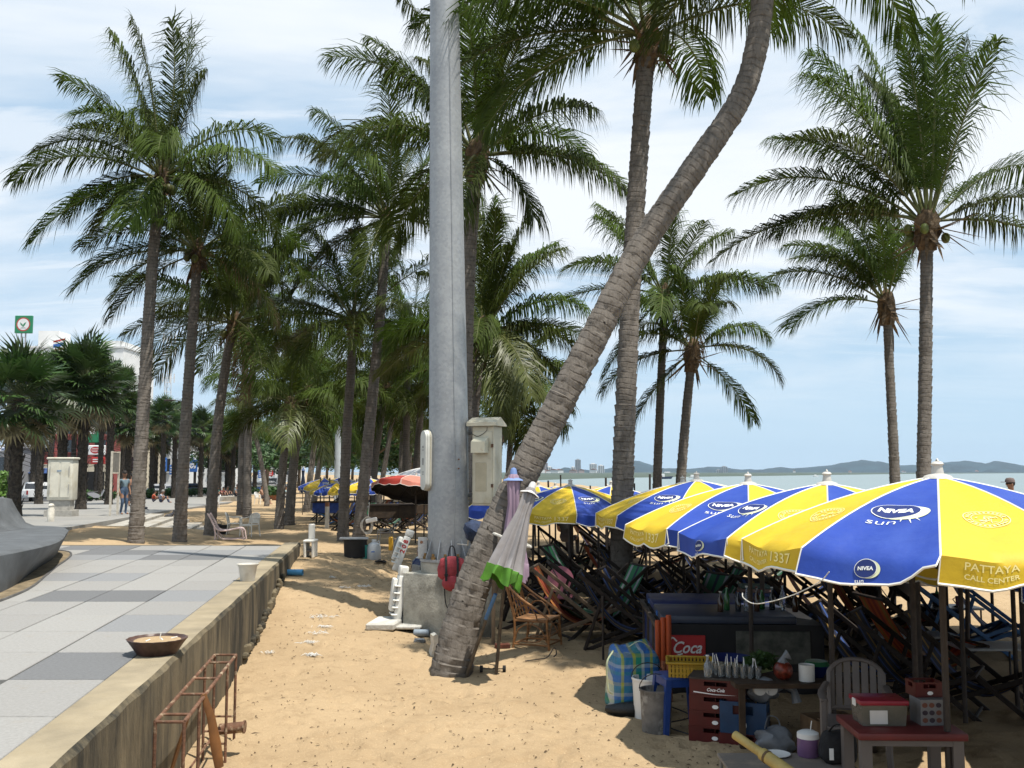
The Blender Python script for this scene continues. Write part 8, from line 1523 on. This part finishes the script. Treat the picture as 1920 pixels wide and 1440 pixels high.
def tower(label, px0, px1, pyt, Y, m, rows, cols, dep=18):
    a = at(px0, pyt, Y); c = at(px1, pyt, Y); w = c.x - a.x; h = a.z + 1; root = thing('tower_block', label, 'building', ((a.x + c.x) / 2, Y, -1 if Y < 3000 else -1), 0, 'towers across the bay'); b = MB(); b.box((0, dep / 2, h / 2), (w, dep, h)); b.build('wall', m, root)
    b = MB(); b.box((0, dep / 2, h + 1.2), (w * 0.5, dep * 0.5, 2.4)); b.build('roof_house', m, root); g = MB(); g.box((0, 0, 0), (w / cols * 0.6, 0.5, h / rows * 0.5)); gm = g.mesh('window', mat('far_window', (0.10, 0.12, 0.14), 0.3))
    for i in range(rows):
        for j in range(cols): put('window', gm, root, (-w / 2 + w / cols * (j + 0.5), -0.1, h * (i + 0.5) / rows))
TWW = mat('tower_white', (0.66, 0.66, 0.65), 0.8, 0.04, 0.05); TWG = mat('tower_grey', (0.34, 0.35, 0.36), 0.8, 0.05, 0.05); TWP = mat('tower_pink', (0.46, 0.36, 0.33), 0.8, 0.05, 0.05)
for t in (('broad pinkish tower just right of the leaning trunk', 1012, 1027, 868, 2300, TWP, 10, 4), ('white tower beside the pinkish one', 1025, 1036, 876, 2300, TWW, 9, 3), ('low white block left of the steep rock', 1037, 1048, 885, 2350, TWW, 4, 3), ('slim white tower left of the tallest one', 1071, 1079, 876, 2500, TWW, 8, 2), ('tallest grey tower of the far city', 1079, 1089, 862, 2550, TWG, 14, 3), ('left one of two white slab towers', 1106, 1119, 870, 2600, TWW, 10, 4), ('right one of two white slab towers', 1122, 1133, 873, 2600, TWW, 10, 3), ('left low tower on the far hill shore', 1344, 1351, 881, 3600, TWG, 5, 2), ('right tall tower on the far hill shore', 1353, 1364, 875, 3600, TWG, 8, 3), ('low white block on the shore right of the straight palm', 1186, 1198, 891, 3000, TWW, 2, 4), ('low pale block on the far hill slope', 1242, 1262, 886, 3400, TWW, 3, 5)): tower(*t)
fr = random.Random(9)
for i in range(14):
    px = fr.choice([fr.uniform(1010, 1150), fr.uniform(1380, 1900)]); Y = pw([(930, 1560), (1000, 1960), (1150, 2660), (1300, 3380), (1600, 4080), (2100, 4280)], px); p = at(px, 890, Y); root = thing('shore_house', 'tiny pale house on the far shore of the bay', 'house', (p.x, Y, 0.3), fr.uniform(-0.4, 0.4), 'tiny houses on the far shore'); w = fr.uniform(8, 22); h = fr.uniform(4, 8); b = MB(); b.box((0, 0, h / 2), (w, 10, h)); b.build('wall', TWW if i % 3 else TWP, root); b = MB(); b.prism([(-w * 0.55, 0), (w * 0.55, 0), (0, 3)], -5.5, 5.5, 0, T((0, 0, h)) @ Euler((math.pi / 2, 0, 0)).to_matrix().to_4x4()); b.build('roof', mat('far_roof', (0.22, 0.13, 0.10), 0.9), root)
for i, (px, py, s, lb) in enumerate(((1245, 898, 1.0, 'dark boat moored off the shore behind the thin palms'), (1300, 896, 0.7, 'small boat on the bay right of the thin palms'), (1530, 894, 0.6, 'small white boat far out on the bay'))):
    p = atz(px, py, -1.0); root = thing('boat', lb, 'boat', p, 0.2 * i); b = MB(); b.add([(-4 * s, -1 * s, 0.9 * s), (-4 * s, 1 * s, 0.9 * s), (4.6 * s, 0, 1.3 * s), (-3.6 * s, -0.6 * s, -0.2), (-3.6 * s, 0.6 * s, -0.2), (3.4 * s, 0, -0.2)], [(0, 2, 1), (3, 4, 5), (0, 3, 5, 2), (1, 2, 5, 4), (0, 1, 4, 3)]); b.build('hull', (MATS['navy_cloth'], TWW, TWW)[i], root); b = MB(); b.rbox((-1.0 * s, 0, 1.7 * s), (2.6 * s, 1.3 * s, 1.5 * s), 0.1); b.build('cabin', TWW, root)
# air: even pale haze round the whole place
b = MB(); b.box((0, 4000, 97), (15000, 8600, 210)); hz = tag(b.build('haze', None), 'thin pale sea haze over the bay', None, None, 'stuff')
hm = bpy.data.materials.new('sea_haze'); hm.use_nodes = True; N = hm.node_tree.nodes; N.clear(); ho = N.new('ShaderNodeOutputMaterial'); hv = N.new('ShaderNodeVolumePrincipled'); hv.inputs['Color'].default_value = (0.62, 0.80, 1.0, 1); hv.inputs['Density'].default_value = 0.00006; hv.inputs['Anisotropy'].default_value = 0.2
hm.node_tree.links.new(hv.outputs[0], ho.inputs['Volume']); hz.data.materials.clear(); hz.data.materials.append(hm)
# ------------------------------------------------------------------ people
def person(label, p, rz, pose, cloth, s=1.0, hair=(0.02, 0.015, 0.012), extra=None):
    SK = mat('skin', (0.30, 0.16, 0.10), 0.6, 0.06, 6); cm = [mat('cloth_%.2f_%.2f_%.2f' % c, c, 0.85, 0.12, 9) if c else SK for c in cloth]      # top, trousers
    if pose == 'stand': J = dict(pel=(0, 0, 0.95), ch=(0, 0, 1.28), nk=(0.0, 0, 1.47), hd=(0.03, 0, 1.62), ht=(0.03, 0, 1.70), hip=(0, 0.10, 0.90), kn=(0.04, 0.11, 0.50), an=(-0.02, 0.11, 0.08), to=(0.16, 0.13, 0.04), sh=(0, 0.19, 1.40), el=(-0.04, 0.25, 1.13), wr=(0.06, 0.25, 0.88), hn=(0.09, 0.24, 0.78))
    elif pose == 'sit': J = dict(pel=(0, 0, 0.10), ch=(0.05, 0, 0.42), nk=(0.12, 0, 0.60), hd=(0.18, 0, 0.74), ht=(0.19, 0, 0.82), hip=(0.04, 0.10, 0.09), kn=(0.44, 0.12, 0.08), an=(0.42, 0.12, -0.34), to=(0.58, 0.13, -0.39), sh=(0.06, 0.19, 0.54), el=(0.18, 0.23, 0.28), wr=(0.36, 0.14, 0.18), hn=(0.44, 0.10, 0.17))
    elif pose == 'ground': J = dict(pel=(0, 0, 0.10), ch=(0.06, 0, 0.42), nk=(0.12, 0, 0.60), hd=(0.18, 0, 0.73), ht=(0.19, 0, 0.81), hip=(0.04, 0.10, 0.11), kn=(0.38, 0.16, 0.42), an=(0.56, 0.12, 0.07), to=(0.72, 0.12, 0.04), sh=(0.08, 0.19, 0.53), el=(0.24, 0.25, 0.36), wr=(0.42, 0.14, 0.42), hn=(0.48, 0.08, 0.42))
    else: J = dict(pel=(0, 0, 0.46), ch=(-0.05, 0, 0.78), nk=(-0.04, 0, 0.97), hd=(0.02, 0, 1.11), ht=(0.02, 0, 1.19), hip=(0.04, 0.10, 0.45), kn=(0.42, 0.13, 0.47), an=(0.52, 0.12, 0.08), to=(0.66, 0.13, 0.03), sh=(-0.05, 0.19, 0.90), el=(0.10, 0.24, 0.66), wr=(0.34, 0.18, 0.58), hn=(0.42, 0.15, 0.58))
    root = thing('person', label, 'person', p, rz); V = []; Rr = []; E = []; idx = {}
    def av(n, c, r): idx[n] = len(V); V.append(c); Rr.append(r); return idx[n]
    av('pel', J['pel'], (0.15, 0.12)); av('ch', J['ch'], (0.155, 0.115)); av('nk', J['nk'], (0.055, 0.055)); av('hd', J['hd'], (0.088, 0.098)); av('ht', J['ht'], (0.075, 0.08)); E += [(0, 1), (1, 2), (2, 3), (3, 4)]
    for sg in (-1, 1):
        m_ = lambda k: (J[k][0] + (0.05 if (k in ('kn', 'wr') and sg < 0) else 0), J[k][1] * sg, J[k][2])
        a = av('hip%d' % sg, m_('hip'), (0.095, 0.095)); c = av('kn%d' % sg, m_('kn'), (0.062, 0.062)); d = av('an%d' % sg, m_('an'), (0.042, 0.042)); e = av('to%d' % sg, m_('to'), (0.036, 0.03)); E += [(0, a), (a, c), (c, d), (d, e)]
        a = av('sh%d' % sg, m_('sh'), (0.065, 0.065)); c = av('el%d' % sg, m_('el'), (0.042, 0.042)); d = av('wr%d' % sg, m_('wr'), (0.030, 0.030)); e = av('hn%d' % sg, m_('hn'), (0.036, 0.022)); E += [(1, a), (a, c), (c, d), (d, e)]
    me = bpy.data.meshes.new('body_skeleton'); me.from_pydata(V, E, []); o = bpy.data.objects.new('body_skeleton', me); COL.objects.link(o); sm = o.modifiers.new('skin', 'SKIN'); sm.use_smooth_shade = True; ss = o.modifiers.new('sub', 'SUBSURF'); ss.levels = 2; ss.render_levels = 2
    for i, sv in enumerate(me.skin_vertices[0].data): sv.radius = Rr[i]; sv.use_root = (i == 0)
    dg = bpy.context.evaluated_depsgraph_get(); bm_ = bpy.data.meshes.new_from_object(o.evaluated_get(dg)); bpy.data.objects.remove(o); bm_.materials.clear()
    for q in (SK, cm[0], cm[1]): bm_.materials.append(q)
    names = list(idx); reg = {}
    for n_ in names: reg[n_] = 2 if n_[:3] in ('pel', 'hip') or n_[:2] == 'kn' or (n_[:2] == 'an' and not (extra and 'shorts' in extra)) else (1 if n_ == 'ch' or n_[:2] == 'sh' else 0)
    VV = [Vector(v) for v in V]
    for pg in bm_.polygons:
        c = pg.center; k = min(range(len(VV)), key=lambda i: (VV[i] - c).length / (1.3 if i in (0, 1) else 1)); pg.material_index = reg[names[k]] if cloth[0] or reg[names[k]] != 1 else 0
    put('body', bm_, root)
    h = Vector(J['hd']); b = MB(); b.ell((0, 0, 0), (0.104, 0.096, 0.112), 0, 14, 10); b.v = [v for v in b.v]; b.v = [(x - 0.014, y, z if z > -0.03 else -0.03 + (z + 0.03) * (1.0 if x < -0.02 else 0.0)) for x, y, z in b.v]
    b.build('hair', mat('hair_%.2f' % hair[0], hair, 0.7, 0.2, 20), root, smooth=True, loc=h + Vector((0, 0, 0.035)))
    b = MB(); b.ell((0.095, 0, -0.005), (0.02, 0.014, 0.022), 0, 6, 5); b.build('nose', SK, root, smooth=True, loc=h)
    for sy in (-1, 1): b = MB(); b.ell((0.085, sy * 0.034, 0.022), (0.012, 0.012, 0.008), 0, 6, 5); b.build('eye', DARKM, root, loc=h); b = MB(); b.ell((0.0, sy * 0.096, 0.0), (0.022, 0.012, 0.03), 0, 6, 5); b.build('ear', SK, root, loc=h)
    b = MB(); b.ell((0.088, 0, -0.045), (0.01, 0.024, 0.007), 0, 6, 4); b.build('mouth', mat('lip', (0.25, 0.09, 0.07), 0.6), root, loc=h)
    if extra and 'cap' in extra:
        b = MB(); b.lathe([(0.112, -0.005), (0.11, 0.05), (0.08, 0.095), (0, 0.11)], 16); b.prism([(0.05, -0.085), (0.20, -0.06), (0.215, 0.0), (0.20, 0.06), (0.05, 0.085)], -0.006, 0.006); b.build('cap', mat('cap_cloth', (0.16, 0.12, 0.11), 0.85), root, smooth=40, loc=h + Vector((0, 0, 0.055)))
    root.scale = (s, s, s); return root
q = GP(286, 942); person('person in orange-red top sitting on the paving with legs drawn up', q, 0.4, 'ground', [(0.42, 0.07, 0.03), (0.05, 0.05, 0.07)], 1.08)
q = GP(300, 943); person('person in grey-blue shirt sitting on the paving beside the red one', q, 0.1, 'ground', [(0.30, 0.33, 0.40), (0.04, 0.05, 0.09)], 1.15, (0.25, 0.24, 0.23))
q = GP(428, 940); b = MB(); b.rbox((0, 0, 0.0), (2.6, 1.3, 0.9), 0.03); tag(b.build('stone_ledge', STEPM, None, 30, q + Vector((-0.4, 0.3, -0.02))), 'low concrete ledge at the sand where a man sits', 'ledge')
person('person in grey shirt and dark trousers sitting on the concrete ledge', q + Vector((0.6, -0.1, 0.43)), -0.2, 'sit', [(0.17, 0.20, 0.22), (0.015, 0.015, 0.02)], 1.15, (0.02, 0.02, 0.02), 'cap')
q = G(490, 946); person('bare-chested person in shorts sitting on the white plastic chair', q + Vector((0.05, -0.05, 0)), 0.1, 'chair', [None, (0.08, 0.06, 0.06)], 1.15, (0.03, 0.02, 0.015), 'shorts')
q = GP(222, 966); person('person in blue jeans standing behind the notice board', q + Vector((0, 0.5, 0)), -0.6, 'stand', [(0.14, 0.20, 0.24), (0.07, 0.11, 0.18)], 1.05)
q = GP(246, 950); person('bare-backed person in dark shorts standing by the first palm trunk', q, 1.7, 'stand', [None, (0.05, 0.05, 0.06)], 1.15, (0.02, 0.015, 0.012), 'shorts')
for px, py, c, lb in ((405, 932, (0.05, 0.16, 0.13), 'person in dark green top seated in the shade of the fan palms'), (416, 933, (0.20, 0.05, 0.05), 'person in maroon top seated in the shade of the fan palms'), (424, 931, (0.03, 0.03, 0.04), 'person in black top seated in the shade of the fan palms')):
    person(lb, GP(px, py), -0.5, 'ground', [c, (0.03, 0.03, 0.04)], 1.3)
q = G(535, 944); person('person in pale blue top seated behind the short palm trunk', q, 0.4, 'chair', [(0.30, 0.42, 0.45), (0.10, 0.10, 0.12)], 1.1)
p = at(1896, 905, 24.0); person('person with a dusky cap standing beyond the nearest parasol', Vector((p.x, 24.0, p.z - 1.66)), 3.2, 'stand', [(0.18, 0.14, 0.13), (0.05, 0.05, 0.07)], 1.0, (0.02, 0.015, 0.012), 'cap')
for px, py, Y, c, lb in ((1628, 1115, 15.5, (0.04, 0.03, 0.04), 'person in dark top seated in the shade left of the tall right palm'), (1690, 1112, 16.5, (0.06, 0.05, 0.08), 'second seated person in the shade by the tall right palm'), (1062, 985, 26, (0.03, 0.03, 0.03), 'seated person in dark clothes under the fifth parasol')):
    p = at(px, py, Y); person(lb, Vector((p.x, Y, gz(p.x, Y))), 1.2, 'chair', [c, (0.03, 0.03, 0.04)], 1.05)
# pigeons
def pigeon(label, p, rz):
    root = thing('pigeon', label, 'bird', p, rz, 'pigeons by the steps'); PG = mat('pigeon_feathers', (0.05, 0.05, 0.06), 0.7, 0.25, 20); b = MB(); P = cr([(-0.17, 0, 0.11), (-0.08, 0, 0.13), (0.02, 0, 0.15), (0.08, 0, 0.19), (0.10, 0, 0.25), (0.115, 0, 0.285)], 4); n = len(P)
    b.tube(P, [pw([(0, 0.018), (0.25, 0.05), (0.5, 0.062), (0.68, 0.045), (0.85, 0.026), (1, 0.024)], i / (n - 1)) for i in range(n)], 10); b.ell((0.125, 0, 0.30), (0.03, 0.025, 0.026), 0, 8, 6); b.build('body', PG, root, smooth=True)
    b = MB(); b.tube([(0.15, 0, 0.298), (0.18, 0, 0.29)], [0.009, 0.002], 5); b.build('beak', DARKM, root)
    b = MB(); b.add([(-0.13, -0.03, 0.115), (-0.13, 0.03, 0.115), (-0.27, 0.035, 0.07), (-0.27, -0.035, 0.07), (-0.13, 0, 0.10), (-0.27, 0, 0.06)], [(0, 1, 2, 3), (0, 3, 5, 4), (1, 4, 5, 2)]); b.build('tail', PG, root)
    for sy in (-1, 1): b = MB(); b.ell((-0.04, sy * 0.055, 0.14), (0.11, 0.012, 0.045), 0, 10, 6); b.build('wing', mat('pigeon_wing', (0.09, 0.09, 0.10), 0.7, 0.3, 20), root, smooth=True); b = MB(); b.tube([(0.01, sy * 0.025, 0.10), (0.02, sy * 0.025, 0.0)], 0.006, 5); b.tube([(0.05, sy * 0.025, 0.004), (-0.01, sy * 0.025, 0.004)], 0.006, 5); b.build('leg', mat('pigeon_leg', (0.3, 0.08, 0.06), 0.6), root)
    root.scale = (1.35,) * 3
pigeon('dark pigeon pecking on the sand left of first palm', G(227, 977), -2.4); pigeon('dark pigeon standing at the top of the steps', GP(269, 960), 2.6); pigeon('dark pigeon crouching on the lower steps', G(318, 980) + Vector((0, 0, 0.12)), 0.3)
# potted plants by the sunbather
for i, (px, py, r, lb) in enumerate(((505, 936, 0.75, 'large leafy potted plant right of the sunbather'), (498, 940, 0.4, 'small leafy plant beside the large pot'), (515, 938, 0.45, 'leafy plant in terracotta pot at the right of the group'))):
    q = G(px, py); root = thing('potted_plant', lb, 'plant', q, 0, 'potted plants on the sand'); b = MB(); b.lathe([(0.22, 0), (0.30, 0.40), (0.34, 0.45), (0.28, 0.45), (0, 0.40)], 16); b.build('pot', mat('terracotta', (0.25, 0.10, 0.05), 0.85, 0.15), root, smooth=40); put('foliage', crown_mesh([((0, 0, 0.75), (r, r, 0.45))], 400, 0.16, i + 3, MATS['tree_leaf']), root)
# ------------------------------------------------------------------ litter on the sand
LT = mat('shredded_white_plastic', (0.66, 0.65, 0.62), 0.6, 0.1, 9)
for i, (px, py, n, sp, lb) in enumerate(((600, 1160, 16, 0.16, 'shredded white strands on the sand left of slab'), (604, 1178, 10, 0.14, 'second tuft of white strands below the first'), (580, 1208, 14, 0.10, 'white strands caught in the sand near mid path'), (584, 1232, 20, 0.07, 'crumpled white scrap lying nearest the wall'), (680, 1102, 18, 0.14, 'white crumpled plastic strip near the folded lounger'), (622, 1085, 8, 0.05, 'small white scrap on the shaded sand'), (643, 1104, 8, 0.06, 'tiny white scrap right of the shaded sand'), (598, 1190, 8, 0.12, 'loose white thread curl on the sand'), (505, 1228, 8, 0.06, 'bluish white scrap close to the wall foot'))):
    q = G(px, py); rn = random.Random(i + 40); b = MB()
    for k in range(n * 2):
        a = rn.uniform(0, 6.28); c = Vector((rn.gauss(0, sp * 0.6), rn.gauss(0, sp * 0.35), 0.012)); d = Vector((math.cos(a), math.sin(a) * 0.6, 0)); l = rn.uniform(0.012, 0.07)
        b.tube([c - d * l, c + Vector((0, 0, rn.uniform(0.005, 0.035))), c + d * l + Vector((rn.uniform(-0.02, 0.02), rn.uniform(-0.02, 0.02), 0))], [0.001, rn.uniform(0.0015, 0.006), 0.001], 4)
    tag(b.build('litter', LT, None, False, q), lb, 'litter', 'white litter on the sand')
rn = random.Random(77); vs_ = []; fs = []
for k in range(2600):
    y = 7.2 + 20 * rn.random() ** 1.6; x = rn.uniform(wall_x(y) + 0.1, 3.0 if y < 14 else 1.0); z = gz(x, y) + 0.012; a = rn.uniform(0, 6.28); l = rn.uniform(0.006, 0.03) * (2.2 if rn.random() < 0.04 else 1); w = rn.uniform(0.003, 0.009); c, s_ = math.cos(a), math.sin(a); o = len(vs_)
    vs_ += [(x - c * l, y - s_ * l, z - 0.008), (x + s_ * w, y - c * w, z), (x + c * l, y + s_ * l, z - 0.006), (x - s_ * w, y + c * w, z + 0.006)]; fs += [(o, o + 1, o + 2, o + 3)]
b = MB(); b.add(vs_, fs); tag(b.build('sand_debris', mat('bark_crumbs', (0.10, 0.06, 0.03), 0.9, 0.5, 30)), 'scattered bits of bark and leaf on the sand', 'debris', None, 'stuff')
